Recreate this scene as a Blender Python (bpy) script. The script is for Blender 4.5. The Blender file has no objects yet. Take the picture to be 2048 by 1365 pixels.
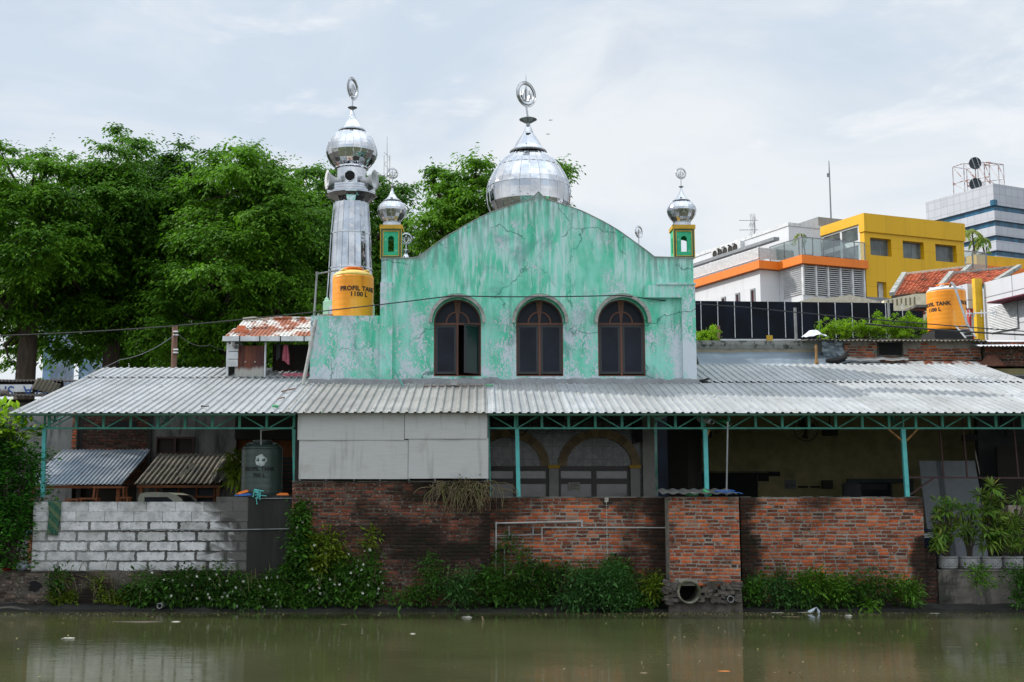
import bpy, math, random
import numpy as np
from mathutils import Vector, Matrix, noise as mn
from mathutils.geometry import tessellate_polygon
R = math.radians; PI = math.pi
rng = np.random.default_rng(7); random.seed(7)
SC = bpy.context.scene; COL = SC.collection
# ---------------------------------------------------------------- camera geometry
F, CX, CY, HOR, H = 2500.0, 960.0, 682.5, 1010.0, 2.16
PIT = math.atan((HOR - CY) / F); SP, CP = math.sin(PIT), math.cos(PIT)
def P(px, py, Y):
    u = (px - CX) / F; v = (CY - py) / F; t = Y / (CP - v * SP)
    return Vector((u * t, Y, H + t * (SP + v * CP)))
def PX(px, py, Y): return P(px, py, Y).x
def PZ(py, Y): return P(CX, py, Y).z
def HIT(px, py, p0, n):
    u = (px - CX) / F; v = (CY - py) / F
    d = Vector((u, CP - v * SP, SP + v * CP)); o = Vector((0, 0, H))
    n3 = Vector((n[0], n[1], 0)); t = (Vector(p0) - o).dot(n3) / d.dot(n3)
    return o + d * t
# ---------------------------------------------------------------- objects
ORG = {}; KIDS = {}
def tag(o, label=None, cat=None, group=None, kind=None):
    if label: o['label'] = label
    if cat: o['category'] = cat
    if group: o['group'] = group
    if kind: o['kind'] = kind
    return o
def link(o, parent=None, origin=None):
    COL.objects.link(o)
    if parent is not None:
        o.parent = parent; ORG[o.name] = ORG[parent.name]; KIDS.setdefault(parent.name, []).append(o.name)
    else:
        ORG[o.name] = Vector(origin) if origin is not None else Vector((0, 0, 0)); o.location = ORG[o.name]
    return o
def thing(name, label, cat, loc=(0, 0, 0), rz=0, group=None):
    o = bpy.data.objects.new(name, None); o.empty_display_size = .2
    link(o, None, loc); o.rotation_euler = (0, 0, rz)
    if rz: ORG[o.name] = Vector((0, 0, 0))
    return tag(o, label, cat, group)
def kids(o): return [bpy.data.objects[n] for n in KIDS.get(o.name, [])]
def copy_tree(o, parent=None, delta=None, label=None, scale=None, rz=None):
    c = o.copy(); COL.objects.link(c); c.parent = parent
    ORG[c.name] = ORG[o.name].copy()
    if parent is not None: KIDS.setdefault(parent.name, []).append(c.name)
    if delta is not None: c.location = o.location + Vector(delta)
    if label: c['label'] = label
    if scale: c.scale = (scale, scale, scale) if not hasattr(scale, '__len__') else scale
    if rz is not None: c.rotation_euler.z = rz
    for k in kids(o): copy_tree(k, c)
    return c
def mesh_obj(name, V, Fc, mat, parent=None, smooth=False, attrs=None, origin=None):
    V = np.asarray(V, dtype=np.float64).reshape(-1, 3)
    if parent is not None: o0 = ORG[parent.name]
    elif origin is not None: o0 = Vector(origin)
    else: o0 = Vector(((V[:, 0].min() + V[:, 0].max()) / 2, (V[:, 1].min() + V[:, 1].max()) / 2, V[:, 2].min()))
    me = bpy.data.meshes.new(name)
    me.from_pydata((V - np.array(o0)).tolist(), [], Fc)
    if smooth: me.polygons.foreach_set('use_smooth', [True] * len(me.polygons))
    if attrs:
        for k, a in attrs.items():
            at = me.attributes.new(k, 'FLOAT', 'POINT'); at.data.foreach_set('value', np.asarray(a, dtype=np.float32))
    me.materials.append(mat); me.update()
    return link(bpy.data.objects.new(name, me), parent, o0)
class MB:
    def __init__(s): s.v = []; s.f = []
    def add(s, vs, fs):
        b = len(s.v); s.v += [tuple(v) for v in vs]; s.f += [tuple(b + i for i in f) for f in fs]; return s
    def box(s, x0, x1, y0, y1, z0, z1):
        vs = [(x, y, z) for x in (x0, x1) for y in (y0, y1) for z in (z0, z1)]
        return s.add(vs, [(0, 1, 3, 2), (4, 6, 7, 5), (0, 4, 5, 1), (2, 3, 7, 6), (0, 2, 6, 4), (1, 5, 7, 3)])
    def obox(s, c, sx, sy, sz, rot=(0, 0, 0)):
        from mathutils import Euler
        m = Euler(rot).to_matrix(); c = Vector(c)
        vs = [c + m @ Vector((a * sx / 2, b * sy / 2, d * sz / 2)) for a in (-1, 1) for b in (-1, 1) for d in (-1, 1)]
        return s.add(vs, [(0, 1, 3, 2), (4, 6, 7, 5), (0, 4, 5, 1), (2, 3, 7, 6), (0, 2, 6, 4), (1, 5, 7, 3)])
    def bar(s, a, b, w, h=None):
        h = h or w; a = Vector(a); b = Vector(b); d = (b - a).normalized()
        up = Vector((0, 0, 1)) if abs(d.z) < .95 else Vector((0, 1, 0))
        r = d.cross(up).normalized(); u = r.cross(d)
        vs = []
        for p in (a, b):
            for i, j in ((-1, -1), (1, -1), (1, 1), (-1, 1)): vs.append(p + r * i * w / 2 + u * j * h / 2)
        return s.add(vs, [(0, 1, 2, 3), (7, 6, 5, 4), (0, 4, 5, 1), (1, 5, 6, 2), (2, 6, 7, 3), (3, 7, 4, 0)])
    def tube(s, pts, r, n=8, caps=True):
        pts = [Vector(p) for p in pts]; rs = r if hasattr(r, '__len__') else [r] * len(pts); rings = []
        up = None
        for i, p in enumerate(pts):
            d = (pts[min(i + 1, len(pts) - 1)] - pts[max(i - 1, 0)]).normalized()
            if up is None: up = Vector((0, 0, 1)) if abs(d.z) < .9 else Vector((1, 0, 0))
            a = d.cross(up).normalized(); up = a.cross(d).normalized()
            rings.append([p + (a * math.cos(t) + up * math.sin(t)) * rs[i] for t in [2 * PI * k / n for k in range(n)]])
        vs = [v for g in rings for v in g]; fs = []
        for i in range(len(pts) - 1):
            for k in range(n):
                fs.append((i * n + k, i * n + (k + 1) % n, (i + 1) * n + (k + 1) % n, (i + 1) * n + k))
        if caps: fs.append(tuple(range(n))[::-1]); fs.append(tuple((len(pts) - 1) * n + k for k in range(n)))
        return s.add(vs, fs)
    def lathe(s, prof, c, n=24, ph=0, caps=True, flute=0):
        c = Vector(c); vs = []; fs = []
        for r, z in prof:
            for k in range(n):
                t = 2 * PI * k / n + ph; rr = r * (1 - flute * (k % 2))
                vs.append((c.x + rr * math.cos(t), c.y + rr * math.sin(t), c.z + z))
        for i in range(len(prof) - 1):
            for k in range(n):
                fs.append((i * n + k, i * n + (k + 1) % n, (i + 1) * n + (k + 1) % n, (i + 1) * n + k))
        if caps:
            if prof[0][0] > 1e-4: fs.append(tuple(range(n))[::-1])
            if prof[-1][0] > 1e-4: fs.append(tuple((len(prof) - 1) * n + k for k in range(n)))
        return s.add(vs, fs)
    def prism(s, outer, y0, y1, holes=(), axis='y'):
        """polygon in (x,z), extruded along y; with holes"""
        loops = [list(outer)] + [list(h) for h in holes]
        flat = [p for l in loops for p in l]
        tri = tessellate_polygon([[Vector((p[0], p[1], 0)) for p in l] for l in loops])
        n = len(flat)
        def mk(p, y):
            if axis == 'y': return (p[0], y, p[1])
            if axis == 'x': return (y, p[0], p[1])
            return (p[0], p[1], y)
        vs = [mk(p, y0) for p in flat] + [mk(p, y1) for p in flat]
        fs = [tuple(t) for t in tri] + [tuple(n + i for i in t)[::-1] for t in tri]; b = 0
        for l in loops:
            m = len(l)
            for i in range(m): fs.append((b + i, b + (i + 1) % m, n + b + (i + 1) % m, n + b + i))
            b += m
        return s.add(vs, fs)
    def quad(s, a, b, c, d): return s.add([a, b, c, d], [(0, 1, 2, 3)])
    def slab(s, a, b, c, d, t):
        a, b, c, d = map(Vector, (a, b, c, d)); n = (b - a).cross(d - a).normalized() * t
        return s.add([a, b, c, d, a + n, b + n, c + n, d + n], [(0, 3, 2, 1), (4, 5, 6, 7), (0, 1, 5, 4), (1, 2, 6, 5), (2, 3, 7, 6), (3, 0, 4, 7)])
    def sheet(s, o, U, V, pitch, h, kind='trap', t=.004, nv=1, wob=0, seed=0):
        """corrugated sheet: o corner, U across the ribs, V along them"""
        o, U, V = Vector(o), Vector(U), Vector(V); n = U.cross(V).normalized()
        L = U.length; us = []; k = 0
        prof = [(0, 0), (.55, 0), (.66, 1), (.88, 1)] if kind == 'trap' else [(i / 6, .5 - .5 * math.cos(2 * PI * i / 6)) for i in range(6)]
        x = 0
        while x < L:
            for a, b in prof:
                if x + a * pitch <= L: us.append((x + a * pitch, b * h))
            x += pitch
        us.append((L, 0)); m = len(us); vs = []; fs = []
        un = U.normalized()
        for j in range(nv + 1):
            for a, b in us:
                w = wob * mn.noise(Vector((a * 1.3 + seed, j * 2.1 + seed, seed))) if wob else 0
                vs.append(o + un * a + V * (j / nv) + n * (b + w))
        for j in range(nv):
            for i in range(m - 1): fs.append((j * m + i, j * m + i + 1, (j + 1) * m + i + 1, (j + 1) * m + i))
        N = len(vs); vs += [Vector(v) - n * t for v in vs]
        for f in list(fs): fs.append(tuple(N + i for i in f)[::-1])
        for i in range(m - 1):
            fs.append((i + 1, i, N + i, N + i + 1)); q = nv * m
            fs.append((q + i, q + i + 1, N + q + i + 1, N + q + i))
        return s.add(vs, fs)
    def build(s, name, mat, parent=None, smooth=False, dirt=None, origin=None):
        at = None
        if dirt: at = {'dirt': [dirt(*v) for v in s.v]}
        return mesh_obj(name, s.v, s.f, mat, parent, smooth, at, origin)
def arc(cx, cz, r, a0, a1, n): return [(cx + r * math.cos(a0 + (a1 - a0) * i / n), cz + r * math.sin(a0 + (a1 - a0) * i / n)) for i in range(n + 1)]
def fbm(x, y, z=0, o=4): return mn.fractal(Vector((x, y, z)), .8, 2.1, o)
def text_geo(txt, size, ext=.004, spacing=1.0, bold=0.0):
    cu = bpy.data.curves.new('t', 'FONT'); cu.body = txt; cu.size = size; cu.extrude = ext; cu.align_x = 'CENTER'; cu.align_y = 'CENTER'
    cu.space_character = spacing; cu.offset = bold; cu.resolution_u = 3
    o = bpy.data.objects.new('t', cu); COL.objects.link(o); bpy.context.view_layer.update()
    me = o.evaluated_get(bpy.context.evaluated_depsgraph_get()).to_mesh()
    v = [tuple(p.co) for p in me.vertices]; f = [tuple(p.vertices) for p in me.polygons]
    o.to_mesh_clear(); bpy.data.objects.remove(o); bpy.data.curves.remove(cu)
    return v, f
# ---------------------------------------------------------------- materials
def lin(c):
    return tuple((x / 12.92 if x <= .04045 else ((x + .055) / 1.055) ** 2.4) for x in c)
def rgb(r, g, b): return lin((r / 255, g / 255, b / 255)) + (1,)
class NT:
    def __init__(s, name):
        s.m = bpy.data.materials.new(name); s.m.use_nodes = True; s.t = s.m.node_tree; s.n = s.t.nodes
        s.p = s.n['Principled BSDF']; s.out = s.n['Material Output']; s._tc = None
    def L(s, a, b): s.t.links.new(a, b)
    def coord(s, scale=(1, 1, 1), loc=(0, 0, 0), rot=(0, 0, 0)):
        if not s._tc: s._tc = s.n.new('ShaderNodeTexCoord')
        mp = s.n.new('ShaderNodeMapping'); s.L(s._tc.outputs['Object'], mp.inputs[0])
        mp.inputs['Scale'].default_value = scale; mp.inputs['Location'].default_value = loc; mp.inputs['Rotation'].default_value = rot
        return mp.outputs[0]
    def noise(s, sc=5, det=4, vs=(1, 1, 1), rough=.55, dist=0, loc=(0, 0, 0)):
        n = s.n.new('ShaderNodeTexNoise'); s.L(s.coord(vs, loc), n.inputs['Vector'])
        n.inputs['Scale'].default_value = sc; n.inputs['Detail'].default_value = det; n.inputs['Roughness'].default_value = rough
        n.inputs['Distortion'].default_value = dist
        return n.outputs['Fac']
    def voro(s, sc=5, vs=(1, 1, 1), feat='DISTANCE_TO_EDGE'):
        n = s.n.new('ShaderNodeTexVoronoi'); n.feature = feat; s.L(s.coord(vs), n.inputs['Vector']); n.inputs['Scale'].default_value = sc
        return n.outputs['Distance']
    def rng(s, fac, lo, hi, a=0, b=1):
        n = s.n.new('ShaderNodeMapRange'); n.interpolation_type = 'SMOOTHSTEP'; s.L(fac, n.inputs[0])
        n.inputs[1].default_value = lo; n.inputs[2].default_value = hi; n.inputs[3].default_value = a; n.inputs[4].default_value = b
        return n.outputs[0]
    def mth(s, op, a, b=None):
        n = s.n.new('ShaderNodeMath'); n.operation = op
        for i, x in enumerate((a, b)):
            if x is None: continue
            if isinstance(x, (int, float)): n.inputs[i].default_value = x
            else: s.L(x, n.inputs[i])
        return n.outputs[0]
    def mix(s, fac, a, b, mode='MIX'):
        n = s.n.new('ShaderNodeMix'); n.data_type = 'RGBA'; n.blend_type = mode
        for i, x in ((0, fac), (6, a), (7, b)):
            if isinstance(x, (int, float)): n.inputs[i].default_value = x
            elif isinstance(x, tuple): n.inputs[i].default_value = x
            else: s.L(x, n.inputs[i])
        return n.outputs[2]
    def ramp(s, fac, stops, const=False):
        n = s.n.new('ShaderNodeValToRGB'); s.L(fac, n.inputs[0]); e = n.color_ramp.elements
        if const: n.color_ramp.interpolation = 'CONSTANT'
        while len(e) < len(stops): e.new(.5)
        for i, (p, c) in enumerate(stops): e[i].position = p; e[i].color = c
        return n.outputs[0]
    def island(s):
        n = s.n.new('ShaderNodeNewGeometry'); return n.outputs['Random Per Island']
    def objz(s, i=2):
        if not s._tc: s._tc = s.n.new('ShaderNodeTexCoord')
        n = s.n.new('ShaderNodeSeparateXYZ'); s.L(s._tc.outputs['Object'], n.inputs[0]); return n.outputs[i]
    def attr(s, name):
        n = s.n.new('ShaderNodeAttribute'); n.attribute_name = name; return n.outputs['Fac']
    def bump(s, h, st=.3, d=.02):
        n = s.n.new('ShaderNodeBump'); n.inputs['Strength'].default_value = st; n.inputs['Distance'].default_value = d
        s.L(h, n.inputs['Height']); s.L(n.outputs[0], s.p.inputs['Normal']); return n.outputs[0]
    def done(s, col=None, rough=.8, metal=0, spec=None):
        if col is not None:
            if isinstance(col, tuple): s.p.inputs['Base Color'].default_value = col
            else: s.L(col, s.p.inputs['Base Color'])
        if isinstance(rough, (int, float)): s.p.inputs['Roughness'].default_value = rough
        else: s.L(rough, s.p.inputs['Roughness'])
        s.p.inputs['Metallic'].default_value = metal
        if spec is not None: s.p.inputs['Specular IOR Level'].default_value = spec
        return s.m
def simple(name, c, rough=.7, metal=0, var=.12, sc=4, vs=(1, 1, 1), dirt=None, dlo=.5, dhi=.7, dsc=2, dvs=(1, 1, 1), bump=.15, bsc=30, spec=None):
    t = NT(name)
    d = tuple(x * (1 - var) for x in c[:3]) + (1,); l = tuple(min(1, x * (1 + var)) for x in c[:3]) + (1,)
    col = t.mix(t.rng(t.noise(sc, 5, vs), .3, .7), d, l)
    if dirt: col = t.mix(t.rng(t.noise(dsc, 6, dvs, .65, loc=(3, 1, 7)), dlo, dhi, 0, .85), col, dirt)
    if bump: t.bump(t.noise(bsc, 3), bump, .01)
    return t.done(col, rough, metal, spec)

MY = 29.1
mx_c = PX(1077, 640, MY) - 1.0
_g = (PZ(397, MY) - .82, 0, PZ(517, MY) - .82)
GAB = (_g[0], (_g[0] - _g[2]) / (PX(1310, 640, MY) - PX(1077, 640, MY)) ** 2, _g[2])
M = {}
def mats():
    # peeling green plaster
    for key, sx, lo in (('paint', .3, .47), ('paint_low', .55, .5)):
        t = NT('peeling_green_paint')
        g = t.mix(t.rng(t.noise(1.6, 7, (1, 1, .5), .62), .36, .62), rgb(80, 192, 156), rgb(140, 213, 195))
        g = t.mix(t.rng(t.noise(3.2, 5, (1, 1, .35), loc=(4, 0, 2)), .48, .72, 0, .65), g, rgb(48, 164, 128))
        # pale streaks running down
        st = t.rng(t.noise(7.5, 8, (1, 1, .13), .64, .6), .43, .60)
        st2 = t.rng(t.noise(1.1, 4, (1, 1, .6), .5, loc=(9, 2, 1)), .34, .56)
        up = t.rng(t.objz(2), 5.3, 6.6)
        col = t.mix(t.mth('MULTIPLY', t.mth('MULTIPLY', st, st2), t.mth('ADD', .5, t.mth('MULTIPLY', up, .5))), g, rgb(184, 216, 212))
        # flakes : fine ragged chips, strongest low down
        fl = t.noise(23, 10, (1, 1, .5), .74, .8, (2, 5, 3))
        zone = t.mth('SUBTRACT', t.noise(1.5, 4, (1, 1, .75), .55, .4, (7, 7, 1)), t.mth('MULTIPLY', up, .13 if key == 'paint' else 0))
        thr = t.mth('ADD', fl, t.mth('MULTIPLY', zone, .75))
        T0 = .885 if key == 'paint' else .85; chip = t.rng(thr, T0, T0 + .02)
        col = t.mix(chip, col, rgb(196, 205, 212))
        edge = t.mth('MULTIPLY', t.rng(thr, T0 - .022, T0), t.mth('SUBTRACT', 1, chip))
        col = t.mix(t.mth('MULTIPLY', edge, .35), col, rgb(30, 96, 74))
        if key == 'paint':   # grime washed down from the curved coping, even greyer band directly below it
            gx = t.mth('SUBTRACT', t.objz(0), mx_c); zt = t.mth('SUBTRACT', GAB[0], t.mth('MULTIPLY', t.mth('MULTIPLY', gx, gx), GAB[1])); zt = t.mth('MAXIMUM', zt, GAB[2])
            dep = t.mth('SUBTRACT', zt, t.objz(2)); m1 = t.rng(dep, .05, .95, 1, 0); sn = t.rng(t.noise(6, 7, (1.5, 1, .14), .62, .2, (6, 2, 2)), .42, .62)
            col = t.mix(t.mth('MULTIPLY', t.mth('MULTIPLY', m1, sn), .7), col, rgb(104, 132, 124))
            col = t.mix(t.mth('MULTIPLY', t.rng(dep, .0, .10, 1, 0), .55), col, rgb(118, 128, 122))
        # fine cracks and rust/dirt blotches
        cr = t.n.new('ShaderNodeTexVoronoi'); cr.feature = 'DISTANCE_TO_EDGE'; cr.inputs['Scale'].default_value = .55
        wv = t.n.new('ShaderNodeTexNoise'); wv.inputs['Scale'].default_value = 2.5; wv.inputs['Detail'].default_value = 5
        t.L(t.coord(), wv.inputs['Vector'])
        mx = t.n.new('ShaderNodeMix'); mx.data_type = 'RGBA'; mx.blend_type = 'ADD'; mx.inputs[0].default_value = .7
        t.L(t.coord(), mx.inputs[6]); t.L(wv.outputs['Color'], mx.inputs[7]); t.L(mx.outputs[2], cr.inputs['Vector'])
        crk = t.rng(cr.outputs['Distance'], .0, .014, .75, 0)
        crm = t.mth('MULTIPLY', crk, t.rng(t.noise(.8, 2, loc=(1, 8, 2)), .44, .54))
        col = t.mix(crm, col, rgb(40, 90, 80))
        gs = t.rng(t.noise(1.0, 6, (1, 1, .7), .6, 1, (5, 3, 9)), .54, .70, 0, .6)
        col = t.mix(gs, col, rgb(92, 138, 134)); col = t.mix(t.rng(t.noise(2.8, 8, (1.6, 1, .12), .66, .3, (1, 4, 6)), .58, .72, 0, .5), col, rgb(56, 120, 102)); col = t.mix(t.mth('MULTIPLY', t.rng(t.noise(9, 7, (1, 1, .8), .7, .5, (3, 8, 8)), .60, .66), t.rng(t.noise(.9, 3, loc=(2, 6, 4)), .5, .62)), col, rgb(206, 212, 216))
        t.bump(t.mth('ADD', t.mth('MULTIPLY', chip, -.6), t.noise(40, 4)), .35, .012)
        M[key] = t.done(col, .82, 0, .3)
    M['plaster_grey'] = simple('grey_render', rgb(140, 143, 146), .9, var=.1, dirt=rgb(95, 98, 100), dlo=.5, dhi=.75, sc=6)
    M['coping'] = simple('weathered_coping', rgb(150, 152, 146), .9, var=.2, dirt=rgb(70, 80, 70), sc=8)
    # chrome sheet
    t = NT('polished_steel'); c = t.mix(t.rng(t.noise(2, 4), .35, .7), rgb(176, 179, 184), rgb(212, 214, 217))
    t.bump(t.mth('ADD', t.noise(3.2, 2), t.mth('MULTIPLY', t.noise(12, 2), .07)), .30, .05)
    M['chrome'] = t.done(c, t.rng(t.noise(6, 4), .3, .7, .03, .09), 1)
    t = NT('dull_steel'); M['steel'] = t.done(t.mix(t.noise(6), rgb(100, 102, 104), rgb(150, 152, 155)), .35, .9)
    t = NT('bright_steel'); M['steel_bright'] = t.done(t.mix(t.noise(6), rgb(150, 152, 155), rgb(190, 192, 195)), .25, .95)
    M['yellow_trim'] = simple('yellow_trim', rgb(188, 150, 40), .7, var=.15, dirt=rgb(100, 80, 30), dlo=.55, dhi=.7, dsc=8)
    M['green_trim'] = simple('green_trim', rgb(40, 165, 120), .7, var=.15, dirt=rgb(150, 185, 170), dlo=.6, dhi=.68, dsc=10)
    M['dkgreen'] = simple('dark_green_trim', rgb(50, 88, 70), .7)
    M['wood_red'] = simple('brown_window_frame', rgb(98, 58, 40), .5, var=.2, sc=10, vs=(1, 1, .2))
    M['dark_frame'] = simple('black_casement', rgb(40, 40, 44), .45)
    def glass(name, c, r=.08): return simple(name, c, r, 0, .15, 1.5, bump=.0, spec=.3)
    M['glass'] = simple('tinted_glass', rgb(34, 38, 48), .3, 0, .25, 1.5, bump=0, spec=.13)
    M['glass_red'] = simple('red_tinted_glass', rgb(60, 24, 32), .3, bump=0, spec=.15)
    M['glass_green_refl'] = glass('green_reflection_pane', rgb(16, 44, 40), .14)  # open casement: its green reflection is painted into the pane's base colour
    M['black'] = simple('dark_void', (.004, .004, .004, 1), .9, bump=0)
    # roof sheets
    def roof(name, a, b, seed, spots=.66, dark=rgb(120, 120, 115)):
        t = NT(name); wn = t.n.new('ShaderNodeTexWhiteNoise'); wn.noise_dimensions = '1D'; t.L(t.mth('FLOOR', t.mth('MULTIPLY', t.mth('ADD', t.objz(0), seed), 1 / .694)), wn.inputs['W'])
        c = t.mix(t.rng(t.noise(.9, 5, loc=(seed, 0, 0)), .35, .65), a, b)
        c = t.mix(t.mth('MULTIPLY', wn.outputs['Value'], .38), c, dark)
        c = t.mix(t.rng(t.noise(3.0, 6, (2.2, .35, 1), .6, loc=(seed, 3, 0)), .50, .78, 0, .6), c, dark)
        c = t.mix(t.rng(t.noise(7, 7, (3.4, .22, 1), .65, loc=(seed, 9, 0)), .56, .70, 0, .5), c, rgb(96, 92, 84))
        c = t.mix(t.rng(t.noise(13, 3, (1, .5, 1), .6, loc=(0, seed, 0)), .70, .74, 0, .5), c, rgb(60, 60, 58))
        t.bump(t.noise(3, 3), .25, .02)
        return t.done(c, t.rng(t.noise(4), .3, .7, .6, .75), 0, .2)
    M['roof'] = roof('white_metal_sheet', rgb(150, 154, 157), rgb(166, 169, 171), 1)
    M['roof_c'] = roof('weathered_metal_sheet', rgb(134, 134, 132), rgb(154, 154, 151), 5, .6, rgb(112, 110, 104))
    t = NT('zinc_sheet'); c = t.mix(t.rng(t.noise(1.2, 6), .35, .65), rgb(96, 112, 126), rgb(150, 156, 162)); c = t.mix(t.rng(t.noise(2.5, 6, loc=(3, 3, 3)), .6, .72), c, rgb(84, 62, 48))
    t.bump(t.noise(5), .3, .02); M['zinc'] = t.done(c, .45, .5)
    M['asbestos'] = simple('grey_asbestos', rgb(92, 87, 75), .92, var=.25, sc=3, dirt=rgb(45, 44, 40), dlo=.45, dhi=.65, bump=.4)
    t = NT('rusty_sheet'); c = t.mix(t.rng(t.noise(1.7, 7, (1.4, .5, 1), .6, loc=(2, 0, 4)), .46, .56), rgb(196, 194, 188), rgb(142, 78, 46))
    c = t.mix(t.rng(t.noise(6, 6, loc=(8, 0, 0)), .52, .66), c, rgb(84, 50, 40)); t.bump(t.noise(20), .3, .01); M['rust_roof'] = t.done(c, .75, .1)
    t = NT('rust_red_sheet'); z = t.rng(t.mth('ADD', t.objz(2), t.mth('MULTIPLY', t.noise(5, 6, (1, 1, .15)), .28)), .30, .42)
    c = t.mix(z, rgb(168, 166, 160), t.mix(t.rng(t.noise(5, 5, (1, 1, .25)), .4, .65), rgb(72, 40, 36), rgb(112, 62, 44))); M['rust_door'] = t.done(c, .7, .1)
    M['truss'] = simple('teal_painted_steel', rgb(74, 156, 142), .6, var=.2, sc=5, dirt=rgb(96, 78, 40), dlo=.60, dhi=.68, dsc=7)
    M['post'] = simple('turquoise_painted_post', rgb(84, 178, 176), .55, var=.12, sc=5, dirt=rgb(50, 82, 76), dlo=.66, dhi=.70, dsc=9)
    # panel
    t = NT('grey_cement_board'); c = t.mix(t.rng(t.noise(5, 8, (.5, 1, 9), .6), .35, .65), rgb(176, 176, 174), rgb(182, 182, 180))
    c = t.mix(t.rng(t.noise(1.2, 4), .55, .8, 0, .5), c, rgb(150, 149, 145)); c = t.mix(t.rng(t.noise(2.2, 7, (3, 1, .3), loc=(4, 0, 1)), .54, .72, 0, .5), c, rgb(128, 126, 118)); c = t.mix(t.rng(t.noise(1.0, 6, (1, 1, 1.4), .6, 1, (8, 0, 3)), .55, .72, 0, .4), c, rgb(146, 140, 126)); M['board'] = t.done(c, .8, 0, .3)
    # bricks
    def brick(name, stops, mossy=rgb(26, 26, 16), grime=rgb(34, 28, 24), island=True):
        t = NT(name); base = t.ramp(t.island(), stops)
        base = t.mix(t.rng(t.noise(5, 7, rough=.65), .40, .68, 0, .7), base, tuple(x * .45 for x in stops[len(stops) // 2][1][:3]) + (1,))
        base = t.mix(t.rng(t.noise(19, 6, loc=(1, 2, 3)), .57, .66, 0, .7), base, rgb(150, 142, 130))
        d = t.attr('dirt'); dn = t.mth('ADD', d, t.mth('MULTIPLY', t.mth('SUBTRACT', t.noise(6, 6), .5), .5))
        f = t.rng(dn, .15, .85, 0, .93); gm = t.mix(t.rng(t.noise(2.2, 5, loc=(7, 0, 0)), .5, .62), grime, mossy)
        t.bump(t.noise(35, 5), .5, .012)
        return t.done(t.mix(f, base, gm), .9, 0, .2)
    o1, o2, o3, o4, dk = rgb(184, 92, 54), rgb(148, 76, 50), rgb(106, 62, 48), rgb(196, 110, 66), rgb(66, 48, 42)
    M['brick'] = brick('old_red_brick', [(0, dk), (.25, o3), (.45, o2), (.7, o1), (.9, o4), (1, rgb(132, 110, 96))])
    M['brick_dk'] = brick('dark_red_brick', [(0, rgb(50, 36, 32)), (.35, rgb(84, 52, 42)), (.65, rgb(110, 64, 50)), (.9, rgb(140, 78, 58)), (1, rgb(90, 80, 72))])
    M['brick_grey'] = brick('grey_weathered_brick', [(0, rgb(58, 50, 46)), (.4, rgb(88, 76, 70)), (.75, rgb(110, 96, 88)), (1, rgb(134, 104, 90))])
    M['mortar'] = brick('mortar', [(0, rgb(146, 140, 130)), (1, rgb(146, 140, 130))])
    M['mortar_dk'] = brick('dark_mortar', [(0, rgb(92, 86, 78)), (1, rgb(92, 86, 78))])
    M['aac'] = brick('white_concrete_block', [(0, rgb(186, 186, 184)), (.5, rgb(200, 200, 200)), (1, rgb(208, 208, 208))], rgb(56, 56, 50), rgb(78, 76, 72))
    t = M['aac']
    M['aac_mortar'] = brick('grey_block_mortar', [(0, rgb(150, 150, 148)), (1, rgb(150, 150, 148))], rgb(48, 48, 44), rgb(70, 68, 66))
    M['stone'] = simple('river_stone', rgb(84, 78, 72), .95, var=.35, sc=7, dirt=rgb(50, 52, 34), dsc=3, bump=.6, bsc=14)
    M['concrete_dk'] = simple('dark_wet_concrete', rgb(30, 31, 27), .85, var=.3, sc=2, vs=(1, 1, .4), dirt=rgb(14, 15, 12), dsc=2, dvs=(2, 1, .25), bump=.4)
    M['concrete'] = simple('stained_concrete', rgb(104, 98, 92), .9, var=.25, sc=2.5, dirt=rgb(36, 38, 28), dlo=.46, dhi=.62, dsc=1.6, dvs=(1.4, 1, .45), bump=.4)
    M['house_grey'] = simple('grey_plaster_wall', rgb(116, 116, 114), .92, var=.2, sc=2, dirt=rgb(62, 62, 60), dlo=.48, dhi=.66, dsc=1.8, dvs=(2.4, 1, .4))
    M['house_dark'] = simple('dark_wall', rgb(44, 42, 38), .92, var=.25, sc=2)
    M['orange_wall'] = simple('orange_wall', rgb(120, 72, 40), .9)
    M['yellow_in'] = simple('old_yellow_interior', rgb(128, 120, 84), .95, var=.15, dirt=rgb(92, 86, 60), dlo=.5, dhi=.75)
    M['int_grey'] = simple('grey_interior', rgb(58, 60, 62), .9)
    # marble tiles
    t = NT('grey_marble_tile'); c = t.mix(t.rng(t.noise(2.5, 8, dist=1.6), .4, .62), rgb(66, 70, 74), rgb(108, 111, 113))
    b = t.n.new('ShaderNodeTexBrick'); b.offset = 0; b.inputs['Scale'].default_value = 1; b.inputs['Brick Width'].default_value = .235; b.inputs['Row Height'].default_value = .3; b.inputs['Mortar Size'].default_value = .011
    b.inputs['Color1'].default_value = (1, 1, 1, 1); b.inputs['Color2'].default_value = (.7, .7, .7, 1); b.inputs['Mortar'].default_value = (.08, .08, .08, 1)
    t.L(t.coord(rot=(R(90), 0, 0)), b.inputs['Vector']); M['marble'] = t.done(t.mix(1.0, c, b.outputs['Color'], 'MULTIPLY'), .2)
    M['marble_pale'] = simple('pale_marble', rgb(124, 122, 116), .3, var=.15, sc=3)
    t = NT('tan_arch_stone'); c = t.mix(t.rng(t.island(), 0, 1), rgb(110, 86, 46), rgb(146, 120, 76)); M['arch'] = t.done(t.mix(t.rng(t.noise(5), .4, .6, 0, .3), c, rgb(84, 74, 56)), .5)
    M['orange_tank'] = None
    t = NT('orange_plastic'); c = t.mix(t.rng(t.noise(1.4, 5, (1, 1, .6)), .3, .7), rgb(232, 140, 22), rgb(238, 156, 38))
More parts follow.
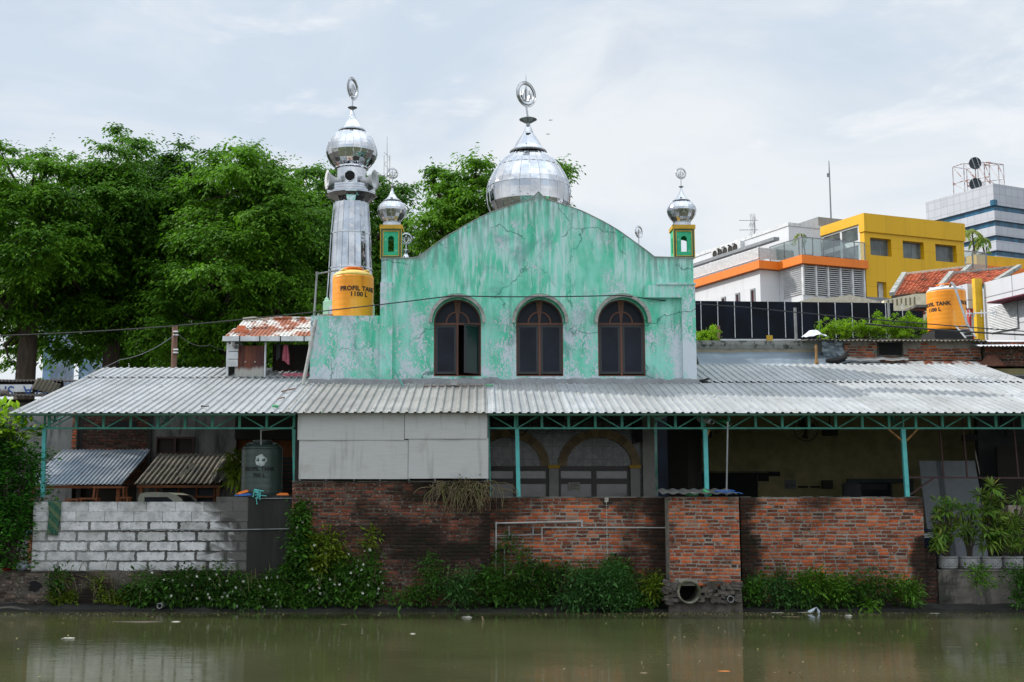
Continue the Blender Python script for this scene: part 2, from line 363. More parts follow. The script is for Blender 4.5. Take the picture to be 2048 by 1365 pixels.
    c = t.mix(t.rng(t.noise(2.6, 6, (1.5, 1, .35), loc=(1, 1, 1)), .52, .70, 0, .6), c, rgb(190, 104, 30)); c = t.mix(t.rng(t.noise(6, 8, (1, 1, .25), .65), .56, .70, 0, .35), c, rgb(232, 190, 120)); M['orange_tank'] = t.done(c, .42, 0, .4)
    M['orange_top'] = simple('faded_orange_plastic', rgb(226, 190, 96), .5, dirt=rgb(214, 150, 50), dlo=.5, dhi=.7)
    M['orange_lid'] = simple('orange_lid', rgb(226, 120, 32), .5)
    M['green_tank'] = simple('dark_green_plastic', rgb(50, 66, 60), .4, var=.15, sc=2, vs=(2, 1, .2), dirt=rgb(70, 84, 80), dlo=.5, dhi=.7)
    M['mint'] = simple('mint_plaster', rgb(140, 184, 158), .8, dirt=rgb(110, 130, 110), dlo=.5, dhi=.75)
    M['ink'] = simple('black_lettering', rgb(36, 28, 18), .7, bump=0)
    M['ink_dk'] = simple('faded_black_lettering', rgb(18, 24, 22), .7, bump=0)
    M['sticker'] = simple('torn_white_sticker', rgb(170, 178, 176), .7, var=.2, sc=12)
    M['pvc'] = simple('white_pvc_pipe', rgb(160, 160, 156), .5, var=.12, sc=3, dirt=rgb(96, 96, 90), dlo=.5, dhi=.7)
    M['pvc_grey'] = simple('grey_pvc_pipe', rgb(128, 130, 130), .5, dirt=rgb(80, 80, 76), dlo=.5, dhi=.75)
    M['pvc_green'] = simple('green_pipe', rgb(74, 170, 112), .5)
    M['cable'] = simple('black_cable', rgb(28, 28, 30), .6, bump=0)
    M['white'] = simple('white_paint', rgb(196, 198, 200), .6, dirt=rgb(150, 152, 150), dlo=.55, dhi=.8)
    M['grey_paint'] = simple('grey_paint', rgb(120, 124, 128), .6)
    M['rustpipe'] = simple('rusty_pipe', rgb(150, 112, 62), .8, dirt=rgb(98, 62, 36), dlo=.45, dhi=.6, dsc=10)
    M['wood'] = simple('brown_wood', rgb(128, 76, 44), .7, var=.25, sc=4)
    M['polewood'] = simple('old_wood_pole', rgb(124, 92, 78), .85, var=.3, sc=6, vs=(1, 1, .2))
    M['bark'] = simple('tree_bark', rgb(70, 60, 52), .95, var=.3, sc=4, vs=(2, 2, .5), bump=.6)
    M['van'] = simple('cream_van_paint', rgb(160, 160, 144), .4)
    M['rubber'] = simple('black_rubber', rgb(22, 22, 22), .8)
    M['blue'] = simple('blue_plastic', rgb(40, 100, 176), .5)
    M['orange'] = simple('orange_plastic_tool', rgb(230, 124, 34), .5)
    M['dkblue'] = simple('navy_plastic', rgb(18, 28, 64), .5)
    M['pink'] = simple('pink_cloth', rgb(176, 92, 108), .9, var=.2, sc=9)
    M['redcloth'] = simple('maroon_cloth', rgb(96, 30, 50), .9)
    t = NT('green_patterned_cloth')
    g = t.mix(t.rng(t.noise(30, 3), .4, .6), rgb(32, 70, 56), rgb(52, 92, 72)); w = t.n.new('ShaderNodeTexWave'); w.wave_type = 'BANDS'; w.bands_direction = 'DIAGONAL'; w.inputs['Scale'].default_value = 2.6; w.inputs['Distortion'].default_value = 1.2
    t.L(t.coord(), w.inputs['Vector']); M['cloth_green'] = t.done(t.mix(t.rng(w.outputs['Fac'], .6, .75, 0, .6), g, rgb(96, 108, 72)), .95)
    M['terracotta'] = simple('terracotta', rgb(160, 92, 76), .8)
    t = NT('clay_roof_tile'); c = t.ramp(t.island(), [(0, rgb(150, 78, 50)), (.5, rgb(206, 116, 80)), (.85, rgb(220, 138, 100)), (1, rgb(110, 70, 54))])
    M['clay'] = t.done(t.mix(t.rng(t.noise(1.2, 6), .5, .75, 0, .6), c, rgb(120, 70, 48)), .8)
    M['cream'] = simple('cream_plaster', rgb(206, 198, 170), .85, dirt=rgb(150, 146, 128), dlo=.55, dhi=.75, dvs=(2, 1, .4))
    M['beige'] = simple('beige_plaster', rgb(196, 188, 170), .85, dirt=rgb(150, 140, 124), dlo=.52, dhi=.75)
    M['pot'] = simple('grey_cement_pot', rgb(146, 146, 146), .85, var=.2, sc=9)
    M['soil'] = simple('soil', rgb(50, 38, 30), .95)
    M['deck'] = simple('yard_ground', rgb(70, 66, 60), .95, var=.2, sc=2)
    M['litter_w'] = simple('white_litter', rgb(158, 156, 144), .7, var=.3, sc=20)
    M['litter_b'] = simple('brown_litter', rgb(120, 102, 78), .8, var=.4, sc=12)
    M['plastic_bag'] = simple('pale_plastic_bag', rgb(170, 180, 190), .4, var=.2, sc=8)
    M['red'] = simple('red_plastic', rgb(170, 30, 34), .5)
    M['yellow'] = simple('yellow_plastic', rgb(220, 190, 50), .5)
    # city buildings
    def panel(name, c, w, h, seam=.02, dk=.55, rough=.5, var=.06, off=0, dirtc=None):
        t = NT(name); b = t.n.new('ShaderNodeTexBrick'); b.offset = off; b.inputs['Scale'].default_value = 1
        b.inputs['Brick Width'].default_value = w; b.inputs['Row Height'].default_value = h; b.inputs['Mortar Size'].default_value = seam; b.inputs['Mortar Smooth'].default_value = .2
        c2 = tuple(x * (1 - var) for x in c[:3]) + (1,); b.inputs['Color1'].default_value = c; b.inputs['Color2'].default_value = c2; b.inputs['Mortar'].default_value = tuple(x * dk for x in c[:3]) + (1,)
        sx = t.mth('ADD', t.objz(0), t.objz(1)); cb = t.n.new('ShaderNodeCombineXYZ'); t.L(sx, cb.inputs[0]); t.L(t.objz(2), cb.inputs[1]); t.L(cb.outputs[0], b.inputs['Vector'])
        col = t.mix(t.rng(t.noise(1.1, 7, (1, 1, .16), .62), .48, .72, 0, .38), b.outputs['Color'], dirtc or tuple(x * .7 for x in c[:3]) + (1,))
        return t.done(col, rough, 0, .4)
    M['yellow_panel'] = panel('yellow_cladding', rgb(214, 166, 6), 1.82, 3.0, .02, .7)
    M['orange_panel'] = panel('orange_cladding', rgb(226, 120, 34), 2.4, 5, .015, .8)
    M['white_panel'] = panel('white_cladding', rgb(204, 206, 210), 2.2, 6, .012, .85)
    M['tower_panel'] = panel('silver_tile_cladding', rgb(176, 180, 188), 2.1, 2.0, .09, .72, .5, .12)
    M['tower_glass'] = panel('blue_window_band', rgb(40, 98, 128), 1.5, 9, .05, .5, .08, .5)
    M['panel_big'] = panel('white_big_cladding', rgb(198, 200, 206), 1.75, 1.35, .025, .35, .4, .04)
    t = NT('black_glass_panel'); c = t.mix(t.rng(t.noise(.6, 5, (1, 1, .6)), .4, .75), rgb(10, 13, 19), rgb(22, 32, 48)); M['blackglass'] = t.done(c, .5, 0, .12)
    M['win_int'] = simple('office_window', rgb(84, 92, 92), .15, 0, .4, 1.2, bump=0, spec=.5)
    t = NT('clear_railing_glass'); g = t.n.new('ShaderNodeBsdfTransparent'); gl = t.n.new('ShaderNodeBsdfGlossy'); gl.inputs['Roughness'].default_value = .05; ms = t.n.new('ShaderNodeMixShader'); ms.inputs[0].default_value = .16
    g.inputs[0].default_value = (.78, .84, .82, 1); t.L(g.outputs[0], ms.inputs[1]); t.L(gl.outputs[0], ms.inputs[2]); t.L(ms.outputs[0], t.out.inputs[0]); M['rail_glass'] = t.m
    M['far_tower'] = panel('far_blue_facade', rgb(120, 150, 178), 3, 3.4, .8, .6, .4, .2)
    # foliage
    def leaf(name, stops, tr=.35, rough=.45, dead=None):
        t = NT(name); c = t.ramp(t.island(), stops)
        c = t.mix(t.rng(t.noise(.5, 3), .35, .65, 0, .45), c, tuple(x * 1.5 for x in stops[-1][1][:3]) + (1,))
        pr = t.p; t.L(c, pr.inputs['Base Color']); pr.inputs['Roughness'].default_value = rough; pr.inputs['Specular IOR Level'].default_value = .18
        tl = t.n.new('ShaderNodeBsdfTranslucent'); t.L(t.mix(1.0, c, (1.1, 1.25, .5, 1), 'MULTIPLY'), tl.inputs[0])
        ms = t.n.new('ShaderNodeMixShader'); ms.inputs[0].default_value = tr; t.L(pr.outputs[0], ms.inputs[1]); t.L(tl.outputs[0], ms.inputs[2]); t.L(ms.outputs[0], t.out.inputs[0])
        return t.m
    M['leaf_tree'] = leaf('tree_leaf', [(0, rgb(32, 66, 14)), (.5, rgb(56, 100, 20)), (1, rgb(98, 140, 34))], .34, .6)
    M['leaf_tree2'] = leaf('tree_leaf_darker', [(0, rgb(28, 58, 14)), (.5, rgb(48, 90, 20)), (1, rgb(86, 128, 32))], .34, .6)
    M['leaf_bush'] = leaf('glossy_bush_leaf', [(0, rgb(26, 62, 22)), (.5, rgb(42, 88, 28)), (1, rgb(64, 116, 34))], .3, .3)
    M['leaf_weed'] = leaf('weed_leaf', [(0, rgb(30, 54, 20)), (.5, rgb(46, 82, 28)), (1, rgb(72, 114, 36))], .3)
    M['leaf_lime'] = leaf('yellow_green_leaf', [(0, rgb(58, 80, 20)), (.5, rgb(86, 108, 28)), (1, rgb(118, 134, 40))], .35)
    M['leaf_bright'] = leaf('bright_shrub_leaf', [(0, rgb(64, 100, 22)), (.5, rgb(104, 144, 32)), (1, rgb(144, 174, 50))], .4)
    M['leaf_blue'] = leaf('cool_green_leaf', [(0, rgb(34, 66, 34)), (.5, rgb(52, 92, 44)), (1, rgb(78, 118, 58))], .3)
    M['leaf_fern'] = leaf('fern_leaf', [(0, rgb(42, 76, 20)), (.5, rgb(66, 106, 28)), (1, rgb(94, 134, 40))], .3)
    M['leaf_palm'] = leaf('palm_leaf', [(0, rgb(36, 78, 28)), (.5, rgb(62, 112, 36)), (.95, rgb(100, 144, 52)), (1, rgb(150, 140, 70))], .35, .35)
    M['dry'] = leaf('dry_root', [(0, rgb(64, 52, 42)), (.6, rgb(108, 92, 76)), (.9, rgb(124, 112, 84)), (1, rgb(90, 100, 50))], .1, .8)
    M['flower'] = leaf('white_petal', [(0, rgb(220, 222, 214)), (1, rgb(236, 236, 232))], .3)
mats()

# ---------------------------------------------------------------- sky, sun, camera
SUN = Vector((-1.30, .40, 1.0)).normalized()
def world():
    w = bpy.data.worlds.new('World'); SC.world = w; w.use_nodes = True; t = w.node_tree; n = t.nodes; L = t.links.new
    bg = n['Background']; sky = n.new('ShaderNodeTexSky'); sky.sky_type = 'NISHITA'; sky.sun_disc = False
    sky.sun_elevation = math.asin(SUN.z); sky.sun_rotation = math.atan2(SUN.x, SUN.y); sky.air_density = 1.2; sky.dust_density = 2.5
    tc = n.new('ShaderNodeTexCoord'); mp = n.new('ShaderNodeMapping'); L(tc.outputs['Generated'], mp.inputs[0]); mp.inputs['Scale'].default_value = (1, 1, 2.6); mp.inputs['Location'].default_value = (.32, .2, .1)
    def noise(sc, det, dist, vec=mp.outputs[0]):
        a = n.new('ShaderNodeTexNoise'); L(vec, a.inputs['Vector']); a.inputs['Scale'].default_value = sc; a.inputs['Detail'].default_value = det; a.inputs['Roughness'].default_value = .55; a.inputs['Distortion'].default_value = dist; return a.outputs['Fac']
    def rg(f, lo, hi, a=0, b=1):
        m = n.new('ShaderNodeMapRange'); m.interpolation_type = 'SMOOTHSTEP'; L(f, m.inputs[0]); m.inputs[1].default_value = lo; m.inputs[2].default_value = hi; m.inputs[3].default_value = a; m.inputs[4].default_value = b; return m.outputs[0]
    def mix(f, a, b, mode='MIX'):
        m = n.new('ShaderNodeMix'); m.data_type = 'RGBA'; m.blend_type = mode
        for i, x in ((0, f), (6, a), (7, b)):
            if isinstance(x, (tuple, float, int)): m.inputs[i].default_value = x
            else: L(x, m.inputs[i])
        return m.outputs[2]
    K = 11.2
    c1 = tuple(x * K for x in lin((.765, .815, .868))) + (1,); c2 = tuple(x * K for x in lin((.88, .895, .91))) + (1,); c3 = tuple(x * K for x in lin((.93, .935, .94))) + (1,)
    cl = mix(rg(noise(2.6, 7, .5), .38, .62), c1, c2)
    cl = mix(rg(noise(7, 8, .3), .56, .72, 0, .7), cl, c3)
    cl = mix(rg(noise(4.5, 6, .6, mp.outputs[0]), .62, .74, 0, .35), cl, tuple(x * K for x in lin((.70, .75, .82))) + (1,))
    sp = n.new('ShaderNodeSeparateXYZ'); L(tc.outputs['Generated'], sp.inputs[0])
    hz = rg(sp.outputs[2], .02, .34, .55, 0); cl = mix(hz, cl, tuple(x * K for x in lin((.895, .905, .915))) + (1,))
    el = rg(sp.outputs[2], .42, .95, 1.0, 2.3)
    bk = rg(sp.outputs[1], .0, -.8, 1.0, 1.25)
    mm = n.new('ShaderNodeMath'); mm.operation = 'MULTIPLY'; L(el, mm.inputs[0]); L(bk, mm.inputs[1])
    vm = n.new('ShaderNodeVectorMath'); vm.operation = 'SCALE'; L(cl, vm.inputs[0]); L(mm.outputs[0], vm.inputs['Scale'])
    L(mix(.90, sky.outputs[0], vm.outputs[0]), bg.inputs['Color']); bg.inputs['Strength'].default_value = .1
    s = bpy.data.lights.new('sun', 'SUN'); s.energy = 3.9; s.angle = R(.6); s.color = (1, .95, .88); so = bpy.data.objects.new('sun', s); COL.objects.link(so)
    so.rotation_euler = (-SUN).to_track_quat('-Z', 'Y').to_euler(); so.location = (0, 0, 60)
    c = bpy.data.cameras.new('camera'); co = bpy.data.objects.new('camera', c); COL.objects.link(co); co.location = (0, 0, H); co.rotation_euler = (PI / 2 + PIT, 0, 0)
    c.sensor_width = 36; c.lens = F / 2048 * 36; c.shift_x = (1024 - CX) / 2048; c.clip_end = 3000; c.clip_start = .05; SC.camera = co
    SC.view_settings.view_transform = 'Standard'; SC.view_settings.look = 'None'; SC.view_settings.exposure = .12; SC.view_settings.gamma = 1
    SC.cycles.max_bounces = 7; SC.cycles.diffuse_bounces = 3; SC.cycles.glossy_bounces = 4; SC.cycles.transparent_max_bounces = 8
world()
WY = 25.8       # plane of the canal walls
GZ = .82        # level of the yards behind them
# ground sheet of the town behind the canal, opposite bank and the water
b = MB(); b.box(-900, 900, WY + .45, 1500, -1.5, GZ); tag(b.build('ground', M['deck'], origin=(0, 30, GZ)), kind='structure')
b = MB(); b.box(-900, 900, -400, -3.0, -1.5, .9)
tag(b.build('opposite_bank', simple('grassy_bank', rgb(64, 70, 40), .95, var=.3, sc=.6), origin=(0, -10, 0)), kind='structure')
t = NT('murky_canal_water')
col = t.mix(t.rng(t.noise(.18, 4, (1, 1, 1)), .35, .65), rgb(58, 61, 38), rgb(76, 77, 52))
def wat(t):
    a = t.noise(1.0, 3, (1.1, 3.4, 1)); b_ = t.noise(5.5, 2, (.9, 3.2, 1)); pt = t.rng(t.noise(.22, 3, (.6, 1.6, 1), loc=(5, 2, 0)), .42, .62, .15, 1)
    hsum = t.mth('ADD', t.mth('MULTIPLY', a, .5), t.mth('MULTIPLY', t.mth('MULTIPLY', b_, .5), pt)); t.bump(hsum, .13, .05)
wat(t); t.p.inputs['IOR'].default_value = 1.42
M['water'] = t.done(col, .05, 0, .5)
b = MB(); b.add([(-300, -3.1, .05), (300, -3.1, .05), (300, WY + .4, .05), (-300, WY + .4, .05)], [(0, 1, 2, 3)])
tag(b.build('canal_water', M['water'], origin=(0, 12, 0)), kind='structure')
# concrete toe of the bank, uneven
vs = []; fs = []; xs = np.linspace(-14, 15, 240)
for i, x in enumerate(xs):
    j = fbm(x * 1.4, 3) * .10; k = fbm(x * 2.6, 9) * .035
    vs += [(x, 25.34 + j, -.25), (x, 25.37 + j, .10 + k), (x, 25.6 + j * .4, .15 + k * 1.3), (x, WY + .1, .19 + k), (x, WY + .1, -.25)]
for i in range(len(xs) - 1):
    for k in range(4): fs.append((i * 5 + k, (i + 1) * 5 + k, (i + 1) * 5 + k + 1, i * 5 + k + 1))
tag(mesh_obj('canal_bank', vs, fs, M['concrete_dk'], smooth=False), kind='structure')

def multi(name, parts, parent=None, dirt=None, origin=None):
    V = []; Fc = []; mi = []
    for k, (b, m) in enumerate(parts):
        o = len(V); V += b.v; Fc += [tuple(o + i for i in f) for f in b.f]; mi += [k] * len(b.f)
    at = {'dirt': [dirt(*v) for v in V]} if dirt else None
    ob = mesh_obj(name, V, Fc, parts[0][1], parent, False, at, origin)
    for _, m in parts[1:]: ob.data.materials.append(m)
    ob.data.polygons.foreach_set('material_index', mi); return ob
def pxy(x, z, Y=WY): return CX + x * F / Y, HOR - (z - H) * F / Y
def bricks(x0, x1, z0, z1, yf, bl=.2, bh=.052, gap=.021, jit=.006, skip=None, th=.22, seed=0, out=.008):
    r = random.Random(seed); b = MB(); m = MB(); z = z0; row = 0; prot = lambda: out + r.uniform(-.004, .004)
    while z < z1 - .01:
        hh = min(bh, z1 - z); x = x0 - (bl * .5 if row % 2 else 0) - r.uniform(0, .06)
        while x < x1:
            l = bl * r.choice((1, 1, 1, .96, 1.05, .55))
            a, c = max(x, x0), min(x + l, x1); zo = .016 * fbm((a + c) * .45, row * .22, seed); z += zo
            if c - a > .03 and not (skip and skip((a + c) / 2, z + hh / 2)):
                y = yf - prot(); j = lambda: r.uniform(-jit, jit); tl = r.uniform(-.5, .5) * jit
                hh = min(bh, z1 - z) * r.uniform(.82, 1.06) if z1 - z > bh else max(.01, z1 - z - .004); fr = [(a + j(), y, z + j() + tl), (c + j(), y, z + j() - tl), (c + j(), y, z + hh + j() - tl), (a + j(), y, z + hh + j() + tl)]
                q = .006; fi = [(fr[0][0] + q, y - .004, fr[0][2] + q), (fr[1][0] - q, y - .004, fr[1][2] + q), (fr[2][0] - q, y - .004, fr[2][2] - q), (fr[3][0] + q, y - .004, fr[3][2] - q)]
                bk = [(p[0], yf + .01, p[2]) for p in fr]
                b.add(fi + fr + bk, [(0, 1, 2, 3)] + [(4 + i, 4 + (i + 1) % 4, (i + 1) % 4, i) for i in range(4)] + [(8 + i, 8 + (i + 1) % 4, 4 + (i + 1) % 4, 4 + i) for i in range(4)])
            z -= zo; x += l + gap * r.uniform(.7, 1.5)
        z += bh + gap; row += 1
    # mortar : gridded uneven front on a solid core
    nx = max(2, int((x1 - x0) / .07)); nz = max(2, int((z1 - z0) / .035)); vs = []
    for j in range(nz + 1):
        for i in range(nx + 1):
            x = x0 + (x1 - x0) * i / nx; zz = z0 + (z1 - z0) * j / nz
            vs.append((x, yf - .002 - .009 * max(0, fbm(x * 9, zz * 9, seed)) , zz))
    m.add(vs, [(j * (nx + 1) + i, j * (nx + 1) + i + 1, (j + 1) * (nx + 1) + i + 1, (j + 1) * (nx + 1) + i) for j in range(nz) for i in range(nx)])
    m.box(x0 + .002, x1 - .002, yf + .0005, yf + th, z0, z1 - .002)
    return b, m
def X_(px, Y=WY): return (px - CX) / F * Y
# --- tall dark mossy brick wall below the grey boards
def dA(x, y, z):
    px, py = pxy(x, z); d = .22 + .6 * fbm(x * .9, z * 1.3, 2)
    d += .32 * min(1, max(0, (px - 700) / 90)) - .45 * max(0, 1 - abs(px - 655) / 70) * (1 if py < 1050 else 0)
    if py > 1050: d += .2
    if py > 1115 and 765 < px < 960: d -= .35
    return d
bk, mo = bricks(X_(590), X_(980), -.1, PZ(965, 25.62), 25.62, seed=3, th=.3)
cap = MB(); cap.box(X_(589), X_(981), 25.60, 25.95, PZ(965, 25.62), PZ(962, 25.62))
w = multi('brick_wall', [(bk, M['brick_dk']), (mo, M['mortar_dk']), (cap, M['concrete'])], None, dA)
tag(w, 'dark mossy brick wall under the grey cement boards', 'brick wall')
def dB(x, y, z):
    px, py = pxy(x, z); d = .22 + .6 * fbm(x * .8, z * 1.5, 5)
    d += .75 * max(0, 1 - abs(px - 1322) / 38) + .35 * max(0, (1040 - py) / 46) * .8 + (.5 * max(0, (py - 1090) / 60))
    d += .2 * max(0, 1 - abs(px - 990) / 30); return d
zB = PZ(996, WY)
bk, mo = bricks(X_(980), X_(1334), -.1, zB, WY, seed=4)
cap = MB(); cap.box(X_(981), X_(1334), WY - .015, WY + .2, zB, zB + .022)
w = multi('brick_wall', [(bk, M['brick']), (mo, M['mortar']), (cap, M['concrete'])], None, dB)
tag(w, 'brick wall carrying white water pipes left of the brick pier', 'brick wall')
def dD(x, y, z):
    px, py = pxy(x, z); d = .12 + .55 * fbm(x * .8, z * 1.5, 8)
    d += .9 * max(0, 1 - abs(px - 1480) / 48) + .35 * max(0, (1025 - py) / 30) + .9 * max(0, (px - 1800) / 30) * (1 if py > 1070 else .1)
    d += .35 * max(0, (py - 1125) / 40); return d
bk, mo = bricks(X_(1476), X_(1838), -.1, zB + .01, WY, seed=5)
cap = MB()
for i in range(9):
    a = 1478 + i * 40 + random.uniform(-4, 4); cap.box(X_(a), X_(a + random.uniform(18, 34)), WY - .006, WY + .2, zB + .01, zB + .024)
w = multi('brick_wall', [(bk, M['brick']), (mo, M['mortar']), (cap, M['concrete'])], None, dD)
tag(w, 'orange brick wall right of the brick pier, ending at the potted palms', 'brick wall')
b, mo = bricks(X_(1838), X_(1861), -.1, PZ(1097, WY), WY + .04, seed=6)
w = multi('brick_wall', [(b, M['brick_dk']), (mo, M['mortar_dk'])], None, lambda x, y, z: .75 + .3 * fbm(x, z))
tag(w, 'low black stained brick stub beside the first potted palm', 'brick wall')
# pier with drain
PY = 25.2
def dC(x, y, z):
    px, py = pxy(x, z, PY); d = .1 + .5 * fbm(x * 1.2, z * 1.5, 11) + .35 * max(0, 1 - abs(px - 1340) / 12)
    d += .8 * max(0, (py - 1160) / 40); return d
dr = P(1377, 1184, PY); pr = thing('brick_pier', 'square brick pier with asbestos cap above the round drain outlet', 'brick pier', (X_(1404, PY), PY, 0))
b1, m1 = bricks(X_(1334, PY), X_(1473, PY), PZ(1172, PY), PZ(994, PY), PY, skip=lambda x, z: (x - dr.x) ** 2 + (z - dr.z) ** 2 < .075, seed=9, th=.55)
multi('pier_body', [(b1, M['brick']), (m1, M['mortar'])], pr, dC)
st = MB(); r_ = random.Random(4)
st.prism([(X_(1330, PY), -.2), (X_(1478, PY), -.2), (X_(1475, PY), PZ(1172, PY)), (X_(1334, PY), PZ(1172, PY))], PY + .06, PY + .55, [arc(dr.x, dr.z, .21, 0, 2 * PI * 27 / 28, 27)])
for k in range(170):
    px, py = r_.uniform(1330, 1478), r_.uniform(1164, 1206); c = P(px, py, PY + .03)
    if (c.x - dr.x) ** 2 + (c.z - dr.z) ** 2 < .066: continue
    if 1452 < px < 1470 and py > 1190: continue
    st.obox((c.x, c.y + r_.uniform(-.01, .02), c.z), r_.uniform(.06, .17), .12, r_.uniform(.035, .08), (r_.uniform(-.3, .3), r_.uniform(-.3, .3), r_.uniform(-.4, .4)))
st.build('stone_base', M['stone'], pr)
cs = MB(); a = P(1326, 989, PY - .25); cs.sheet((a.x, PY - .16, a.z), (1.5, 0, 0), (.0, .75, .1), .215, .03, 'sin', .006); cs.build('corrugated_cap', simple('dark_asbestos_cap', rgb(84, 84, 80), .9, dirt=rgb(48, 48, 46)), pr)
def pipe_ring(name, c, ro, ri, L, mat, label, cat):
    b = MB(); n = 30; vs = []
    for (r, y) in ((ri, L), (ri, .0), ((ri + ro) / 2, -.012), (ro, .0), (ro * 1.03, L)):
        vs += [(c[0] + r * math.cos(2 * PI * k / n) * (1 + .02 * math.sin(3 * k)), c[1] + y, c[2] + r * math.sin(2 * PI * k / n)) for k in range(n)]
    b.add(vs, [(i * n + k, i * n + (k + 1) % n, (i + 1) * n + (k + 1) % n, (i + 1) * n + k) for i in range(4) for k in range(n)])
    o = b.build(name, mat); tag(o, label, cat)
    d = MB(); d.add([(c[0] + ri * 1.01 * math.cos(2 * PI * k / n), c[1] + L * .95, c[2] + ri * 1.01 * math.sin(2 * PI * k / n)) for k in range(n)], [tuple(range(n))])
    d.build('dark_mouth', M['black'], o)
pipe_ring('drain_pipe', (dr.x, PY - .09, dr.z), .232, .193, .62, simple('drain_concrete', rgb(112, 110, 96), .9, var=.3, sc=6, dirt=rgb(60, 66, 36), dlo=.45, dhi=.6, dsc=4), 'big round concrete drain outlet at the foot of the brick pier', 'drain pipe')
c = P(1461, 1199, PY - .03); pipe_ring('drain_pipe', (c.x, PY - .06, c.z), .07, .052, .3, M['pvc_grey'], 'small grey drain pipe right of the big round outlet', 'drain pipe')
c = P(320, 1212, 25.3); pipe_ring('drain_pipe', (c.x, 25.25, c.z), .055, .042, .3, M['pvc'], 'small white drain stub low under the flowering creepers', 'drain pipe')
# left retaining wall
def dF(x, y, z):
    px, py = pxy(x, z); d = .3 + .6 * fbm(x * .7, z * 1.5, 21) + .25 * max(0, 1 - abs(px - 190) / 110) + .5 * max(0, (py - 1195) / 20)
    if px > 330: d += .5
    return d
hx, hz = P(70, 1173, WY).x, P(70, 1173, WY).z
zF = GZ
b1, m1 = bricks(X_(-160), X_(592), -.15, zF, WY - .02, seed=12, th=.45, jit=.009, skip=lambda x, z: ((x - hx) / .15) ** 2 + ((z - hz) / .13) ** 2 < 1 + .5 * fbm(x * 9, z * 9) or fbm(x * 1.7, z * 2.5, 4) > .28)
hole = MB(); hole.add([(hx + .13 * math.cos(t) * (1 + .7 * fbm(math.cos(t) * 2, math.sin(t) * 2, 5)), WY - .034, hz + .11 * math.sin(t)) for t in [2 * PI * k / 22 for k in range(22)]], [tuple(range(22))])
w = multi('retaining_wall', [(b1, M['brick_grey']), (m1, M['mortar_dk']), (hole, M['black'])], None, dF)
tag(w, 'low crumbling grey brick retaining wall under the white block wall', 'retaining wall')
# right concrete quay wall
b = MB(); n = 60; x0, x1 = X_(1861), X_(2200); vs = []
zI = PZ(1143, WY)
for j in range(14):
    for i in range(n + 1):
        x = x0 + (x1 - x0) * i / n; z = -.1 + (zI + .1) * j / 13; vs.append((x, WY - .02 - .03 * fbm(x * 2, z * 3, 3) - (.05 if j < 3 else 0), z))
b.add(vs, [(j * (n + 1) + i, j * (n + 1) + i + 1, (j + 1) * (n + 1) + i + 1, (j + 1) * (n + 1) + i) for j in range(13) for i in range(n)])
b.box(x0, x1, WY + .06, WY + .45, -.1, zI + .001); b.box(x0, x1, WY - .04, WY + .46, zI + .002, zI + .03)
tag(b.build('quay_wall', M['concrete'], dirt=None), 'low stained concrete quay wall under the potted palms', 'quay wall')
# white block wall
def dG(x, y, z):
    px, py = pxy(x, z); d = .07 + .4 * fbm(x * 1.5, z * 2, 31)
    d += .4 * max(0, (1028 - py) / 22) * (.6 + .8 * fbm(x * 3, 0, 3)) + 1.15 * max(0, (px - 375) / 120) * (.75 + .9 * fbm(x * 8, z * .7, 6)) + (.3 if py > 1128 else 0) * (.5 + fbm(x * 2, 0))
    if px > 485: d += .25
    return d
b = MB(); m = MB(); r_ = random.Random(8); zt = PZ(1004, WY); ch = (zt - GZ) / 7.0
def jag(xa, xb, za, zb, y, q):
    pts = []; nx = max(3, int((xb - xa) / .035)); nz = 5
    for i in range(nx): pts.append((xa + (xb - xa) * i / nx, za))
    for i in range(nz): pts.append((xb, za + (zb - za) * i / nz))
    for i in range(nx): pts.append((xb - (xb - xa) * i / nx, zb))
    for i in range(nz): pts.append((xa, zb - (zb - za) * i / nz))
    o = [(p[0] + r_.uniform(-q, q), p[1] + r_.uniform(-q, q)) for p in pts]; k = len(o)
    b.add([(p[0], y, p[1]) for p in o] + [(p[0], y + .03, p[1]) for p in o], [tuple(range(k))] + [(i, (i + 1) % k, k + (i + 1) % k, k + i) for i in range(k)])
for row in range(7):
    z0 = GZ + row * ch; top = row >= 5; g = .003 if top else .032; x = X_(75) - (.3 if row % 2 else 0.05)
    while x < X_(500):
        a, c = max(x, X_(75)), min(x + .585, X_(501))
        if c - a > .05: jag(a + g / 2 + .001, c - g / 2, z0 + g * .62, z0 + ch - g * .5, WY - .008 - r_.uniform(0, .006), .0012 if top else .011)
        x += .59 if top else .61
zt2 = PZ(994, WY); m.box(X_(75) + .004, X_(501) - .004, WY - .001, WY + .1, GZ, zt - .003)
jx = X_(437)
for a in (437, 447): jag(X_(a), X_(447 if a == 437 else 501), zt + .002, zt2, WY - .01, .002)
m.box(jx + .003, X_(501) - .004, WY, WY + .1, zt - .002, zt2 - .003)
w = multi('block_wall', [(b, M['aac']), (m, M['aac_mortar'])], None, dG); tag(w, 'white concrete block wall with thick grey joints at the left', 'block wall')
b = MB(); b.box(X_(501), X_(586), WY - .03, WY + 1.3, GZ - .02, zt2 - .01); b.box(X_(499), X_(587), WY - .05, WY + 1.35, zt2 - .008, zt2 + .03)
tag(b.build('tank_plinth', M['concrete_dk']), 'black wet concrete plinth under the dark green tank', 'tank plinth')
